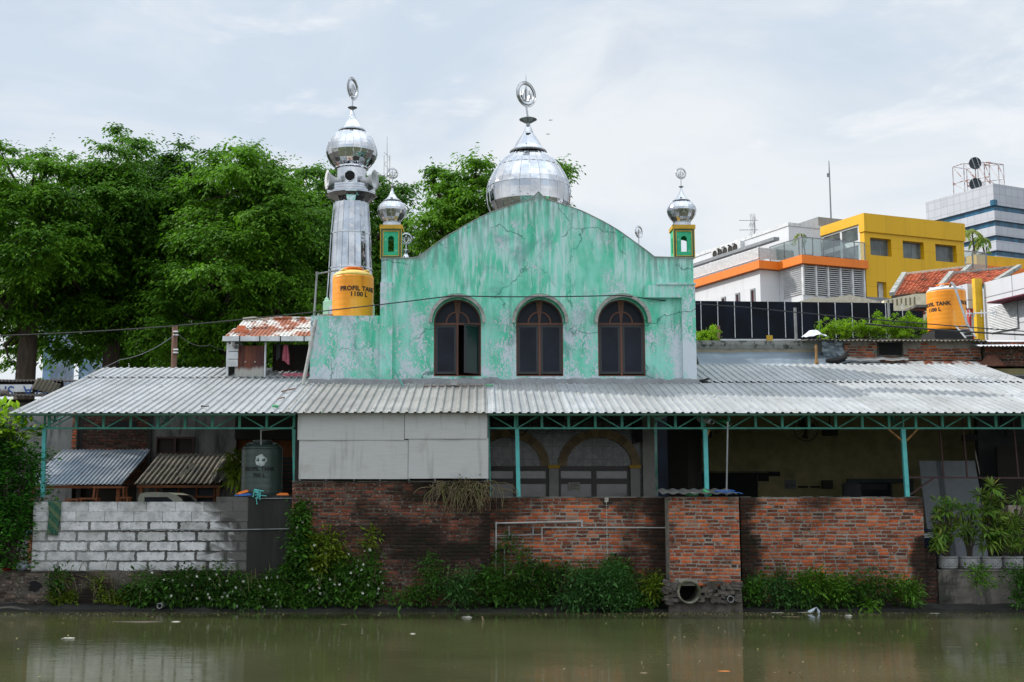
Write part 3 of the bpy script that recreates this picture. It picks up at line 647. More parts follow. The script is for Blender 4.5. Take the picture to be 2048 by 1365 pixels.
# pipes on the walls
def pipes(name, mat, runs, label, cat='pipe', Y=WY - .05, group=None, parent=None):
    b = MB()
    for r, pts in runs:
        q = [P(p[0], p[1], p[2] if len(p) > 2 else Y) for p in pts]
        for i in range(len(q) - 1): b.tube([q[i], q[i + 1]], r, 8)
        for p in q[1:-1]: b.tube([p - Vector((0, 0, r * 1.6)), p + Vector((0, 0, r * 1.6))], r * 1.35, 8)
        for p in (q[0], q[-1]): b.tube([p, p + Vector((0, 0, r * 2))], r * 1.25, 8)
    return tag(b.build(name, mat, parent), label, cat, group)
pipes('water_pipe', M['pvc'], [(.019, [(992, 1149), (992, 1047), (1164, 1043.5), (1164, 1055)])], 'thick white pipe bending over the brick wall, topmost of the pipes')
pipes('water_pipe', M['pvc'], [(.011, [(1331, 1056), (1084, 1056), (1084, 1083)])], 'thin white pipe running right along the brick wall to the pier')
pipes('water_pipe', M['pvc_grey'], [(.011, [(994, 1072), (1083, 1070)]), (.012, [(1018, 1071), (1018, 1055)]), (.012, [(1066, 1070), (1066, 1055)])], 'short grey pipe with two upright stubs on the brick wall')
pipes('water_pipe', M['pvc'], [(.012, [(1009, 1094), (1009, 1157), (993, 1157)])], 'short white pipe bent to an L just above the weeds')
pipes('water_pipe', M['pvc_grey'], [(.010, [(145, 1061.5), (330, 1059), (440, 1060.5), (584, 1058), (585, 997), (512, 997.5)])], 'thin grey pipe along the white block wall and round the plinth')
b = MB(); q = P(1213, 996, WY - .02)
for k in range(26):
    z = q.z - k * .048; b.box(q.x - .006 - r_.uniform(0, .01) - (.03 if k < 2 else 0), q.x + .006 + r_.uniform(0, .008) + (.03 if k < 2 else 0), WY - .022, WY - .016, z - r_.uniform(.02, .047), z)
tag(b.build('paint_drip', M['litter_w']), 'white paint drip running down the brick wall left of the pier', 'paint drip')
def cable(name, pts, r, label, sag=0, group=None, mat='cable', n=26):
    b = MB(); P_ = [Vector(p) for p in pts]; out = []
    for i in range(len(P_) - 1):
        for k in range(n):
            t = k / n; p = P_[i].lerp(P_[i + 1], t); p.z -= sag * 4 * t * (1 - t); out.append(p)
    out.append(P_[-1]); b.tube(out, r, 6); return tag(b.build(name, M[mat]), label, 'cable', group)
# things on the pier cap
b = MB(); c = P(1384, 987, PY + .1); b.box(c.x - .12, c.x + .12, c.y - .05, c.y + .1, c.z - .045, c.z + .0); o = tag(b.build('plastic_tray', M['pvc_green']), 'green plastic tray with white rim on the pier cap', 'tray')
b = MB(); b.box(c.x - .13, c.x + .13, c.y - .06, c.y + .11, c.z + .001, c.z + .02); b.build('rim', M['pvc'], o)
b = MB(); a, c = P(1408, 982, PY + .2), P(1421, 989, PY - .05); b.tube([a, c], .035, 12, False); b.tube([a + Vector((0, .02, 0)), c + Vector((0, .01, 0))], .03, 12, True); tag(b.build('pipe_offcut', M['pvc_green']), 'short green pipe offcut lying on the pier cap', 'pipe')
b = MB(); c = P(1450, 985, PY + .1)
for k in range(5):
    rr = .15 + .012 * k; b.tube([(c.x + rr * math.cos(t), c.y + rr * .8 * math.sin(t), c.z - .03 + .014 * k + .012 * math.sin(2 * t + k)) for t in [2 * PI * i / 26 for i in range(27)]], .008, 6, False)
b.tube([c + Vector((.1, -.1, 0)), c + Vector((.25, -.12, -.01)), c + Vector((.33, -.1, -.03))], .008, 6); tag(b.build('hose_coil', M['blue']), 'coiled blue hose on the right of the pier cap', 'hose')

# ---------------------------------------------------------------- long canopy along the canal
EY = 25.3; TA = .256; EZ = PZ(826.5, EY)
def rz(Y): return EZ + TA * (Y - EY)
def rpt(x, Y, d=0): return Vector((x, Y, rz(Y) + d))
can = thing('canopy', 'long canopy of white ribbed metal sheets on turquoise posts along the canal', 'canopy', (0, EY, GZ))
XL, XM0, XM1, XR = X_(16, EY), -3.96, 5.0, 12.9
def roofpart(name, x0, x1, Ya, Yb, mat, lift=0, seed=0, nv=3, wob=.006):
    b = MB(); b.sheet(rpt(x0, Ya, lift), (x1 - x0, 0, 0), (0, Yb - Ya, TA * (Yb - Ya)), .1735, .026, 'trap', .003, nv, wob, seed)
    # screws
    for Y in np.arange(Ya + .25, Yb, 1.05):
        for k in range(int((x1 - x0) / .347)):
            p = rpt(x0 + .1735 * .77 + k * .347, Y, lift + .026); b.box(p.x - .008, p.x + .008, p.y - .008, p.y + .008, p.z, p.z + .016)
    return b.build(name, M[mat], can)
roofpart('roof_sheet', XL, X_(592, EY), EY, 30.0, 'roof', 0, 1)
roofpart('roof_sheet', XL + .02, X_(592, EY) - .0, 29.85, 31.4, 'roof', .02, 2)
roofpart('roof_sheet', X_(592, EY) + .005, XM0 - .1, EY, 29.85, 'roof', -.004, 7)
roofpart('roof_sheet', XM0 - .09, X_(975, EY), EY, 29.12, 'roof_c', .006, 3, 6, .012)
roofpart('roof_sheet', X_(975, EY) + .004, 5.3, EY, 29.13, 'roof', .0, 4)
roofpart('roof_sheet', 5.304, XR, EY, 29.3, 'roof', .0, 5)
roofpart('roof_sheet', 5.0, XR, 29.15, 32.0, 'roof', .022, 6)
# trusses
def truss(b, a, c, depth, bay, w=.04, slope=0):
    a, c = Vector(a), Vector(c); L = (c - a).length; n = max(1, round(L / bay)); d = Vector((0, 0, depth))
    b.bar(a, c, w * 1.1); b.bar(a - d, c - d, w * .9)
    for k in range(n + 1):
        p = a.lerp(c, k / n); b.bar(p - d + Vector((0, 0, w / 2)), p - Vector((0, 0, w / 2)), w * 1.25, w * .98)
        if k < n:
            q = a.lerp(c, (k + 1) / n); off = Vector((0, .002, 0))
            if k % 2: b.bar(p - d + (q - p) * .06 + off, q - (q - p) * .06 + off, w * .55)
            else: b.bar(p + (q - p) * .06 + off, q - d - (q - p) * .06 + off, w * .55)
TY = 25.9; zt_, zb_ = PZ(830, TY), PZ(857, TY)
b = MB(); truss(b, (X_(44, TY), TY, zt_), (X_(588, TY), TY, zt_), zt_ - zb_, .555); b.build('truss', M['truss'], can); b = MB(); b.box(X_(20, EY), X_(590, EY), EY + .02, EY + .08, EZ - .045, EZ - .012); b.build('eave_beam', M['dkgreen'], can)
b = MB(); truss(b, (X_(977, TY), TY, zt_), (XR, TY, zt_), zt_ - zb_, .5575); b.build('truss', M['truss'], can); b = MB(); b.box(X_(977, EY), XR, EY + .02, EY + .08, EZ - .045, EZ - .012); b.build('eave_beam', M['dkgreen'], can)
for px in (88, 316, 590, 1035, 1410, 1808, 2140):   # cross trusses climbing with the roof
    x = X_(px, TY); Yb = 31.3 if px < 500 or px > 1400 else 29.0
    b = MB(); truss(b, (x, TY + .05, zt_), (x, Yb, zt_ + TA * (Yb - TY - .05)), .25, .6, .03); b.build('truss', M['truss'], can)
b = MB()
for Y in (27.0, 28.3, 29.6, 30.9):
    if Y < 29: b.box(XL + .1, XR, Y - .025, Y + .025, rz(Y) - .055, rz(Y) - .008)
    else:
        b.box(XL + .1, XM0 - .1, Y - .025, Y + .025, rz(Y) - .055, rz(Y) - .008); b.box(XM1, XR, Y - .025, Y + .025, rz(Y) - .055, rz(Y) - .008)
b.build('purlin', M['truss'], can)
def post(px, ybot, mat='post', w=.075, off=0, base=None):
    b = MB(); a = P(px, 858, TY); c = P(px + off, ybot, TY + .05); c.z = (zB + .022) if base else c.z
    b.bar((a.x, TY, zb_ - .02), (c.x, TY + .02, c.z), w); return b.build('post', M[mat], can)
post(89, 1006, off=-3, base=GZ); post(588, 962, 'truss', .07, off=2); post(1034, 992, off=3, base=2.0, w=.08); post(1410, 985, off=3, base=2.0, w=.085); post(1805.5, 992, off=8, base=2.2, w=.085)
post(978, 992, 'truss', .03, off=3, base=2.0)
b = MB(); p = P(1809, 886, TY)
for px in (1774, 1838): b.bar(P(px, 856, TY), p, .035)
b.bar(P(1418, 860, TY), P(1411, 886, TY), .035); b.build('brace', M['rustpipe'], can)


# clutter lying on the roof
def onroof(px, py):
    u = (px - CX) / F; v = (CY - py) / F; d = Vector((u, CP - v * SP, SP + v * CP)); t = (EZ - TA * EY + .03 - H) / (d.z - TA * d.y); return Vector((0, 0, H)) + d * t
def litter_roof(name, px, py, L, w, mat, rot, label, cat):
    c = onroof(px, py); b = MB(); r = random.Random(int(px))
    n = 5
    pts = [c + Vector((math.cos(rot) * L * (i / (n - 1) - .5), math.sin(rot) * L * (i / (n - 1) - .5), .02 + TA * math.sin(rot) * L * (i / (n - 1) - .5) + r.uniform(-.005, .01))) for i in range(n)]
    b.tube(pts, [w * r.uniform(.6, 1.2) for _ in pts], 6); return tag(b.build(name, M[mat]), label, cat)
litter_roof('wood_scrap', 410, 815, .17, .018, 'house_dark', 0, 'small dark scrap lying near the left roof edge', 'scrap')
litter_roof('plastic_wrap', 551, 815, .13, .03, 'pvc_green', .3, 'green and yellow wrapper on the roof above the green tank', 'wrapper')
litter_roof('wood_stick', 577, 782, .5, .016, 'polewood', 1.1, 'brown stick lying up the roof slope below the drain pipe', 'stick')
litter_roof('wood_stick', 562, 799, .28, .016, 'polewood', 1.2, 'short dark stick just below the longer stick on the roof', 'stick')
litter_roof('plastic_wrap', 979, 773, .16, .022, 'pvc_green', 0, 'green wrapper on the roof edge beside the white bowl', 'wrapper')
b = MB(); c = onroof(908, 771); b.lathe([(.07, 0), (.12, .1), (.135, .1), (.125, .085), (.06, .01)], c - Vector((0, .1, .015)), 20); tag(b.build('bowl', M['white'], smooth=False), 'white plastic bowl standing on the roof below the first arched window', 'bowl')
b = MB(); a, c = onroof(848, 773), onroof(968, 772); b.bar(a, c, .03, .02); tag(b.build('wood_batten', M['polewood']), 'thin brown batten on the roof beneath the white bowl', 'batten')
b = MB(); c = onroof(1404, 763); b.tube([c + Vector((-.2, 0, .16)), c + Vector((-.15, 0, .04)), c + Vector((0, -.05, .0)), c + Vector((.12, -.02, .05)), c + Vector((.2, 0, .06))], [.02, .03, .035, .03, .01], 6); tag(b.build('rubber_scrap', M['rubber']), 'bent black rubber scrap on the roof at the corner of the green wall', 'scrap')
# ---------------------------------------------------------------- grey board partition
bw = thing('board_partition', 'pale grey cement boards closing the canopy above the mossy wall', 'partition', (X_(786), 25.5, 2.4))
for (x0, y0, x1, y1, yy) in ((596, 826, 808.5, 880.5, 25.462), (809.8, 826, 974, 878, 25.452), (598.5, 880, 815.5, 958.5, 25.478), (816.9, 877, 977, 957.5, 25.470)):
    b = MB(); a, c = P(x0, y0, yy), P(x1, y1, yy)
    vs = []; 
    for i in range(9):
        for j in range(3): x = a.x + (c.x - a.x) * i / 8; z = c.z + (a.z - c.z) * j / 2; vs.append((x, yy + .010 * fbm(x * 1.3, z, x0), z + .004 * fbm(x * 2, 5, y0)))
    k = len(vs); vs += [(v[0], v[1] + .011, v[2]) for v in vs]; fs = [(i * 3 + j, (i + 1) * 3 + j, (i + 1) * 3 + j + 1, i * 3 + j + 1) for i in range(8) for j in range(2)]
    fs += [tuple(k + q for q in f)[::-1] for f in fs]
    for i in range(8): fs += [(i * 3, k + i * 3, k + i * 3 + 3, i * 3 + 3), (i * 3 + 2, i * 3 + 5, k + i * 3 + 5, k + i * 3 + 2)]
    fs += [(0, 1, k + 1, k), (1, 2, k + 2, k + 1), (24, k + 24, k + 25, 25), (25, k + 25, k + 26, 26)]
    b.add(vs, fs); b.build('board', M['board'], bw)
b = MB()
for px in (600, 652, 708, 760, 818, 870, 930, 975): p = P(px, 964, 25.62); b.box(p.x - .015, p.x + .015, 25.6, 25.64, p.z - .02, p.z + 1.4)
b.build('stud', M['steel'], bw)
b = MB(); b.box(X_(592), X_(976), 25.75, 25.8, PZ(963, 25.62), 4.0); b.build('inner_skin', M['house_dark'], bw)
# pipe ends poking out under the roof, and the thin pole
b = MB(); a, c = P(1398, 838, 26.4), P(1424, 845, 25.35); b.tube([a, c], .05, 16, False); b.tube([a, c], .043, 16, False); tag(b.build('gutter_outlet', M['pvc']), 'white pipe end sticking out under the eave above the pier', 'pipe')
b = MB(); b.add([c + Vector((.042 * math.cos(t), .03, .042 * math.sin(t))) for t in [2 * PI * k / 16 for k in range(16)]], [tuple(range(16))]); b.build('dark_mouth', M['black'], bpy.data.objects['gutter_outlet'])
b = MB(); a, c = P(1440, 840, 26.3), P(1460, 847, 25.4); b.tube([a, c], .038, 16, False); o = tag(b.build('gutter_outlet', M['pvc_green']), 'green pipe end under the eave above the thin pole', 'pipe')
b = MB(); b.add([c + Vector((.034 * math.cos(t), .02, .034 * math.sin(t))) for t in [2 * PI * k / 16 for k in range(16)]], [tuple(range(16))]); b.build('dark_mouth', M['black'], o)
pipes('thin_pole', M['pvc_grey'], [(.017, [(1455.5, 848), (1453, 992)])], 'thin grey pole standing on the pier cap behind the blue hose', 'pole', Y=25.35)

# ---------------------------------------------------------------- mosque
def mx(px, py=640): return PX(px, py, MY)
def mz(py): return PZ(py, MY)
mo_ = thing('mosque', 'green mosque with peeling paint, curved gable and big silver dome', 'mosque', (1.0, MY, GZ))
xl, xr = mx(761.5), mx(1389); zb = mz(772) - .4
G = [(800, 517), (824, 516.5), (835, 515), (856, 500), (878, 483.5), (898, 470), (914, 461.5), (929, 452.5), (945, 443.5), (961, 435), (981, 426), (996, 420.5), (1010, 416), (1036, 407.5), (1048, 404), (1057, 400.5), (1064, 396.5), (1069, 392), (1073, 388), (1077, 384), (1081, 388), (1086, 393.5), (1093, 399), (1105, 403), (1125, 409), (1143, 415), (1159, 421), (1174, 427.5), (1190, 435.5), (1207, 444), (1222, 452.5), (1237, 461.5), (1252, 472), (1267, 483), (1282, 493.5), (1296, 504), (1309, 514.5)]
gab = [(PX(a, b_, MY), mz(b_)) for a, b_ in G]
def hr(pts, n):
    out = []
    for i in range(len(pts) - 1):
        for k in range(n): out.append(tuple(Vector(pts[i]).lerp(Vector(pts[i + 1]), k / n)))
    return out + [tuple(pts[-1])]
WIN = [(mx(915), mx(867), mx(963)), (mx(1079), mx(1031.5), mx(1127)), (mx(1242.5), mx(1194.5), mx(1290.5))]
zs, z0w = mz(646), mz(754)
def wpoly(c, a, d, g=0): r = (d - a) / 2 + g; return [(c + r, z0w - g), (c + r, zs)] + arc(c, zs, r, 0, PI, 16)[1:-1] + [(c - r, zs), (c - r, z0w - g)]
outer = [(xl, zb), (xr, zb), (xr, mz(517))] + gab[::-1] + [(xl, mz(518))]
b = MB(); b.prism(outer, MY, MY + .22, [wpoly(*w, g=-.01) for w in WIN]); b.build('front_wall', M['paint'], mo_)
# coping strip on the gable
b = MB(); top = [(xl - .02, mz(518))] + gab + [(xr + .02, mz(517))]
for i in range(len(top) - 1):
    a, c = top[i], top[i + 1]; b.add([(a[0], MY - .012, a[1]), (c[0], MY - .012, c[1]), (c[0], MY + .25, c[1]), (a[0], MY + .25, a[1]), (a[0], MY - .012, a[1] + .018), (c[0], MY - .012, c[1] + .018), (c[0], MY + .25, c[1] + .018), (a[0], MY + .25, a[1] + .018)], [(0, 1, 5, 4), (4, 5, 6, 7), (1, 2, 6, 5), (3, 0, 4, 7), (0, 3, 2, 1), (2, 3, 7, 6)])
b.build('coping', M['coping'], mo_)
b = MB(); b.prism([(MY + .22, zb), (MY + 6.5, zb), (MY + 6.5, mz(560)), (MY + .22, mz(560))], xl + .01, xl + .22, axis='x'); b.prism([(MY + .22, zb), (MY + 6.5, zb), (MY + 6.5, mz(560)), (MY + .22, mz(560))], xr - .22, xr - .01, axis='x')
b.box(xl + .01, xr - .01, MY + 6.5, MY + 6.7, GZ, mz(560)); b.build('side_wall', M['paint'], mo_)
b = MB(); b.box(xl + .22, xr - .22, MY + .225, MY + 6.49, mz(575), mz(566)); b.build('flat_roof', M['concrete_dk'], mo_)
b = MB(); b.box(xr - .2, xr - .02, MY + .23, MY + 3.3, GZ, zb - .002); b.build('lower_wall', M['house_dark'], mo_)
b = MB(); b.box(xl + .25, xr - .25, MY + 1.2, MY + 1.3, zb, mz(576)); b.build('inner_wall', M['house_dark'], mo_)
# pilasters, raised beam, plinth
b = MB(); b.box(mx(760, 700), mx(785, 700), MY - .10, MY + .0005, zb, mz(566)); b.build('pilaster', M['paint_low'], mo_)
b = MB(); b.box(mx(1364, 700), mx(1391, 700), MY - .12, MY + .0005, zb, mz(597)); b.build('pilaster', M['paint_low'], mo_)
b = MB(); b.box(mx(1288, 590), mx(1391, 700), MY - .12, MY + .0005, mz(597) + .001, mz(572)); b.box(mx(1312), mx(1391.5), MY - .15, MY + .0005, mz(571.8), mz(568)); b.build('raised_beam', M['paint_low'], mo_)
b = MB(); vs = []; n = 120; x0, x1 = mx(620), mx(1394)
for i in range(n + 1):
    x = x0 + (x1 - x0) * i / n; vs += [(x, MY - .125 - .02 * fbm(x, 4), zb + .02), (x, MY - .125, mz(760) + .05 * fbm(x * 2.2, 1)), (x, MY + .002, mz(757) + .06 * fbm(x * 2.2, 1))]
b.add(vs, [(i * 3 + j, i * 3 + 3 + j, i * 3 + 4 + j, i * 3 + 1 + j) for i in range(n) for j in range(2)]); b.build('plinth', M['plaster_grey'], mo_)
# annex that carries the tank
b = MB(); ax0, ax1 = mx(620.5, 700), mx(760, 700); b.box(ax0, ax1 - .001, MY - .02, MY + 3.4, zb, mz(634)); b.box(ax0, ax1 - .002, MY - .021, MY + .1, mz(634) + .001, mz(632)); b.build('annex', M['paint_low'], mo_)
# arched windows
def window(c, a, d, opened):
    r = (d - a) / 2; w = MB(); y = MY + .05; t = .042
    inn = wpoly(c, a, d, -.055); out = wpoly(c, a, d, -.008); zi = zs - .01; 
    # outer frame with the two lower lights and arched top cut out
    L1 = [(a + t, z0w + t), (c - t / 2, z0w + t), (c - t / 2, zs - t), (a + t, zs - t)]; L2 = [(c + t / 2, z0w + t), (d - t, z0w + t), (d - t, zs - t), (c + t / 2, zs - t)]
    q1 = [(c - t / 2, zs + .004)] + [p for p in arc(c, zs, r - t, PI / 2, PI, 10) if p[0] < c - t / 2] + [(a + t, zs + .004)]
    q2 = [(c + t / 2, zs + .004), (d - t, zs + .004)] + [p for p in arc(c, zs, r - t, 0, PI / 2, 10) if p[0] > c + t / 2 and p[1] > zs + .01]
    w.prism(out, y, y + .07, [L1, L2, q1, q2])
    ir = r * .5; o_, i_ = arc(c, zs, ir, 0, PI, 14), arc(c, zs, ir - .035, 0, PI, 14); w.prism(o_ + i_[::-1], y - .006, y + .05)
    fr = w.build('window', M['wood_red'], mo_)
    g = MB(); g.prism([(c - r + .04, zs)] + arc(c, zs, r - .04, PI, 0, 14)[1:-1] + [(c + r - .04, zs)], y + .03, y + .04); g.build('fanlight_pane', M['glass'], fr)
    def casement(x0, x1, ang, hinge, gm):
        fm = MB(); z0, z1 = z0w + t + .03, zs - t - .005; k = .055
        fm.prism([(x0, z0), (x1, z0), (x1, z1), (x0, z1)], y + .012, y + .045, [[(x0 + k, z0 + k), (x1 - k, z0 + k), (x1 - k, z1 - k), (x0 + k, z1 - k)]])
        gl = MB(); gl.box(x0 + k - .004, x1 - k + .004, y + .022, y + .03, z0 + k - .004, z1 - k + .004)
        if ang:
            ca, sa = math.cos(ang), math.sin(ang)
            for m_ in (fm, gl): m_.v = [(hinge + (v[0] - hinge) * ca, y + (v[1] - y) * 1.0 + abs(v[0] - hinge) * -sa, v[2]) for v in m_.v]
        cs_ = fm.build('casement', M['dark_frame'], fr); gl.build('glass_pane', M[gm], fr)
    casement(a + t + .002, c - t / 2 - .002, 0, 0, 'glass'); casement(c + t / 2 + .002, d - t - .002, .75 if opened else 0, d - t, 'glass_green_refl' if opened else 'glass')
    h = MB(); ro, ri = r + .085, r + .02; h.prism(arc(c, zs, ro, 0, PI, 26) + arc(c, zs, ri, 0, PI, 26)[::-1], MY - .33, MY + .001)
    h.build('hood_rib', M['green_trim'], fr)
    h = MB(); h.prism(arc(c, zs - .03, ro + .012, -.03, PI + .03, 26) + arc(c, zs - .03, ro - .065, -.03, PI + .03, 26)[::-1], MY - .38, MY - .3305); h.build('hood', M['coping'], fr)
for i, w in enumerate(WIN): window(*w, opened=(i == 0))
# ---- chrome domes
def emblem(b, c, r, rot, minar=False):
    ca, sa = math.cos(rot), math.sin(rot)
    T = lambda x, z, y=0: (c[0] + x * r * ca - y * sa, c[1] + x * r * sa + y * ca, c[2] + z * r)
    for rr, w in ((1.0, .035), (.82, .10)):
        b.tube([T(rr * math.cos(t), rr * math.sin(t)) for t in [2 * PI * k / 40 for k in range(41)]], r * w, 6, False)
    for k in range(10): t = 2 * PI * k / 10; b.tube([T(.85 * math.cos(t), .85 * math.sin(t)), T(math.cos(t), math.sin(t))], r * .03, 5)
    for pts, w in (([(0, -.62), (-.02, -.1), (0, .35), (.02, .72)], (.05, .12, .12, .01)), ([(-.02, -.6), (-.3, -.5), (-.34, -.1), (-.22, .3), (-.16, .36)], (.05, .09, .08, .05, .01)), ([(-.34, -.45), (-.55, -.2), (-.52, .1), (-.42, .3)], (.05, .06, .05, .01)), ([(.02, -.6), (.24, -.52), (.34, -.1), (.3, .3), (.36, .45)], (.05, .09, .09, .06, .01)), ([(.3, -.3), (.52, -.25), (.5, .15), (.58, .3)], (.04, .07, .05, .01))):
        b.tube([T(x, z) for x, z in pts], [w_ * r for w_ in w], 6)
KD = {'main': ([(.80, -.66), (.89, -.5), (.975, -.28), (1, -.04), (.99, .12), (.955, .26), (.905, .38), (.845, .5), (.765, .63), (.67, .755), (.55, .87), (.40, .98)],
              [(.36, .985), (.43, 1.0), (.44, 1.02), (.44, 1.045), (.40, 1.06), (.33, 1.15), (.27, 1.27), (.20, 1.38), (.14, 1.46), (.13, 1.48), (.115, 1.53), (.06, 1.68), (.035, 1.76)], (1.83, .215, 2.16, .31, 2.98)),
      'minaret': ([(.57, -.66), (.62, -.60), (.76, -.47), (.87, -.33), (.965, -.14), (1, 0), (.99, .12), (.96, .27), (.91, .42), (.83, .58), (.72, .71), (.6, .81), (.5, .87)],
              [(.48, .86), (.53, .88), (.54, .90), (.54, .94), (.50, .96), (.38, 1.1), (.29, 1.24), (.2, 1.36), (.18, 1.38), (.12, 1.52), (.07, 1.68), (.04, 1.80)], (1.88, .19, 2.22, .45, 3.1)),
      'small': ([(.59, -.84), (.64, -.74), (.8, -.55), (.93, -.32), (1, -.05), (.985, .12), (.93, .28), (.84, .42), (.72, .54), (.6, .62)],
              [(.52, .61), (.61, .65), (.61, .70), (.58, .73), (.42, .86), (.3, 1.0), (.21, 1.15), (.19, 1.17), (.12, 1.36), (.06, 1.56), (.04, 1.66)], (1.72, .18, 2.28, .40, 3.12))}
def dome(parent, cx, cy, zc, R_, n, kind, emb_dx=0, erot=.6, es=1.0):
    """zc = height of widest ring; everything scales with R_"""
    prof, sp, (zsau, rsau, zem, er, ztip) = KD[kind]; d = MB()
    d.lathe([(r * R_, z * R_) for r, z in prof], (cx, cy, zc), n, PI / n)
    for i in range(n):   # standing seams
        t = 2 * PI * i / n + PI / n
        d.tube([(cx + r * R_ * math.cos(t) * 1.004, cy + r * R_ * math.sin(t) * 1.004, zc + z * R_) for r, z in prof], .008 * R_ + .0015, 4, False)
    if kind == 'main':
        for zi in (4, 8):
            r, z = prof[zi]
            for i in range(n * 3): t = 2 * PI * i / n / 3; d.obox((cx + r * R_ * .998 * math.cos(t), cy + r * R_ * .998 * math.sin(t), zc + z * R_ + .006 * math.cos(i * 2.1)), .012, R_ * .07, .014, (0, 0, t))
    dm = d.build('dome', M['chrome'], parent); s = MB(); s.lathe([(r * R_, z * R_) for r, z in sp], (cx, cy, zc), n, 0); s.build('spire', M['chrome'], dm)
    s = MB(); r0, z0 = sp[1]; s.lathe([((r0 + .012) * R_, (z0 - .012) * R_), ((r0 + .02) * R_, (z0 + .02) * R_), ((r0 + .005) * R_, (z0 + .03) * R_)], (cx, cy, zc), n * 2, 0, True, .02); s.build('spire_rim', M['steel'], dm)
    f = MB(); q = rsau * R_; f.lathe([(q * .1, -q * .9), (q * .2, -q * .5), (q * .98, -q * .06), (q, 0), (q * .35, q * .28), (q * .1, q * .45)], (cx, cy, zc + zsau * R_), 20)
    f.tube([(cx, cy, zc + sp[-1][1] * R_ - .02), (cx, cy, zc + zsau * R_), (cx + emb_dx, cy, zc + zem * R_)], R_ * .02 + .004, 8)
    emblem(f, (cx + emb_dx, cy, zc + (zem + er * .97) * R_), er * R_, erot)
    f.tube([(cx + emb_dx, cy, zc + (zem + er * 1.9) * R_), (cx + emb_dx * 1.1, cy, zc + ztip * R_)], [er * R_ * .05, .002], 6)
    f.build('finial', M['steel_bright'], dm); return dm
DY = 32.6; Rm = 84.2 / F * DY * 1.02
dome(mo_, PX(1057, 388, DY), DY, PZ(388, DY), Rm, 26, 'main', emb_dx=-.05, erot=.69)
b = MB(); b.lathe([(Rm * .86, 0), (Rm * .86, .9)], (PX(1057, 388, DY), DY, PZ(388, DY) - Rm * .6 - .9), 26); b.build('dome_drum', M['chrome'], mo_)
# ---- corner pavilions
def pavilion(cx, cy):
    z0, z1 = mz(517) + .01, mz(457); s = .245; f = MB()
    zf, zg = z0 + .02, z1
    for (a, bb) in ((-1, -1), (1, -1), (1, 1), (-1, 1)): pass
    hole = [(-.07, z0 + .16), (.07, z0 + .16), (.07, z1 - .24)] + arc(0, z1 - .24, .07, 0, PI, 8)[1:-1] + [(-.07, z1 - .24)]
    body = MB()
    body.prism([(cx - s, z0), (cx + s, z0), (cx + s, z1), (cx - s, z1)], cy - s, cy - s + .06, [[(cx + x, z) for x, z in hole]])
    body.prism([(cx - s, z0), (cx + s, z0), (cx + s, z1), (cx - s, z1)], cy + s - .06, cy + s, [[(cx + x * 2.4, z if z > z0 + .5 else z - .06) for x, z in hole]])
    body.prism([(cy - s + .06, z0), (cy + s - .06, z0), (cy + s - .06, z1), (cy - s + .06, z1)], cx - s, cx - s + .06, [[(cy + x, z) for x, z in hole]], axis='x')
    body.prism([(cy - s + .06, z0), (cy + s - .06, z0), (cy + s - .06, z1), (cy - s + .06, z1)], cx + s - .06, cx + s, [[(cy + x, z) for x, z in hole]], axis='x')
    pv = body.build('pavilion', M['green_trim'], mo_)
    fr = MB()
    for (o, i, d_, mt) in ((s + .010, s - .008, .018, 'yellow_trim'), (s - .009, s - .048, .010, 'dkgreen'), (s - .049, s - .066, .018, 'yellow_trim')):
        g = MB(); zo0, zo1, zi0, zi1 = z0 + (s - o) , z1 - (s - o), z0 + (s - i), z1 - (s - i)
        g.prism([(cx - o, zo0), (cx + o, zo0), (cx + o, zo1), (cx - o, zo1)], cy - s - d_, cy - s + .001, [[(cx - i, zi0), (cx + i, zi0), (cx + i, zi1), (cx - i, zi1)]])
        g.build('moulding', M[mt], pv)
    g = MB(); g.box(cx - s - .03, cx + s + .03, cy - s - .03, cy + s + .03, z1 + .001, z1 + .095); g.build('cornice', M['yellow_trim'], pv)
    g = MB(); g.lathe([(.215, 0), (.215, .08), (.20, .1), (.20, .12)], (cx, cy, z1 + .096), 18); g.build('collar', M['chrome'], pv)
    R_ = .345; dome(pv, cx, cy, z1 + .20 + R_ * .86, R_, 18, 'small', erot=.25)
    return pv
pvr = pavilion(PX(1364.5, 480, MY + .3), MY + .3)
copy_tree(pvr, mo_, delta=(PX(783.5, 480, MY + .3) - PX(1364.5, 480, MY + .3), 0, 0))
# small rear spires seen over the gable shoulders
for px, pyb in ((1278, 486), (812, 500)):
    Y = 35.3; f = MB(); c = P(px, pyb, Y); q = .0
    f.lathe([(.22, -.75), (.16, -.35), (.09, -.1), (.03, .0), (.10, .06), (.11, .08), (.02, .12)], (c.x, Y, c.z - (.1 if px < 1000 else .35)), 14); f.tube([(c.x, Y, c.z - .4), (c.x, Y, c.z + .16)], .018, 8)
    emblem(f, (c.x, Y, c.z + .32), .18, .8 if px > 1000 else .15); f.build('rear_finial', M['chrome'], mo_)
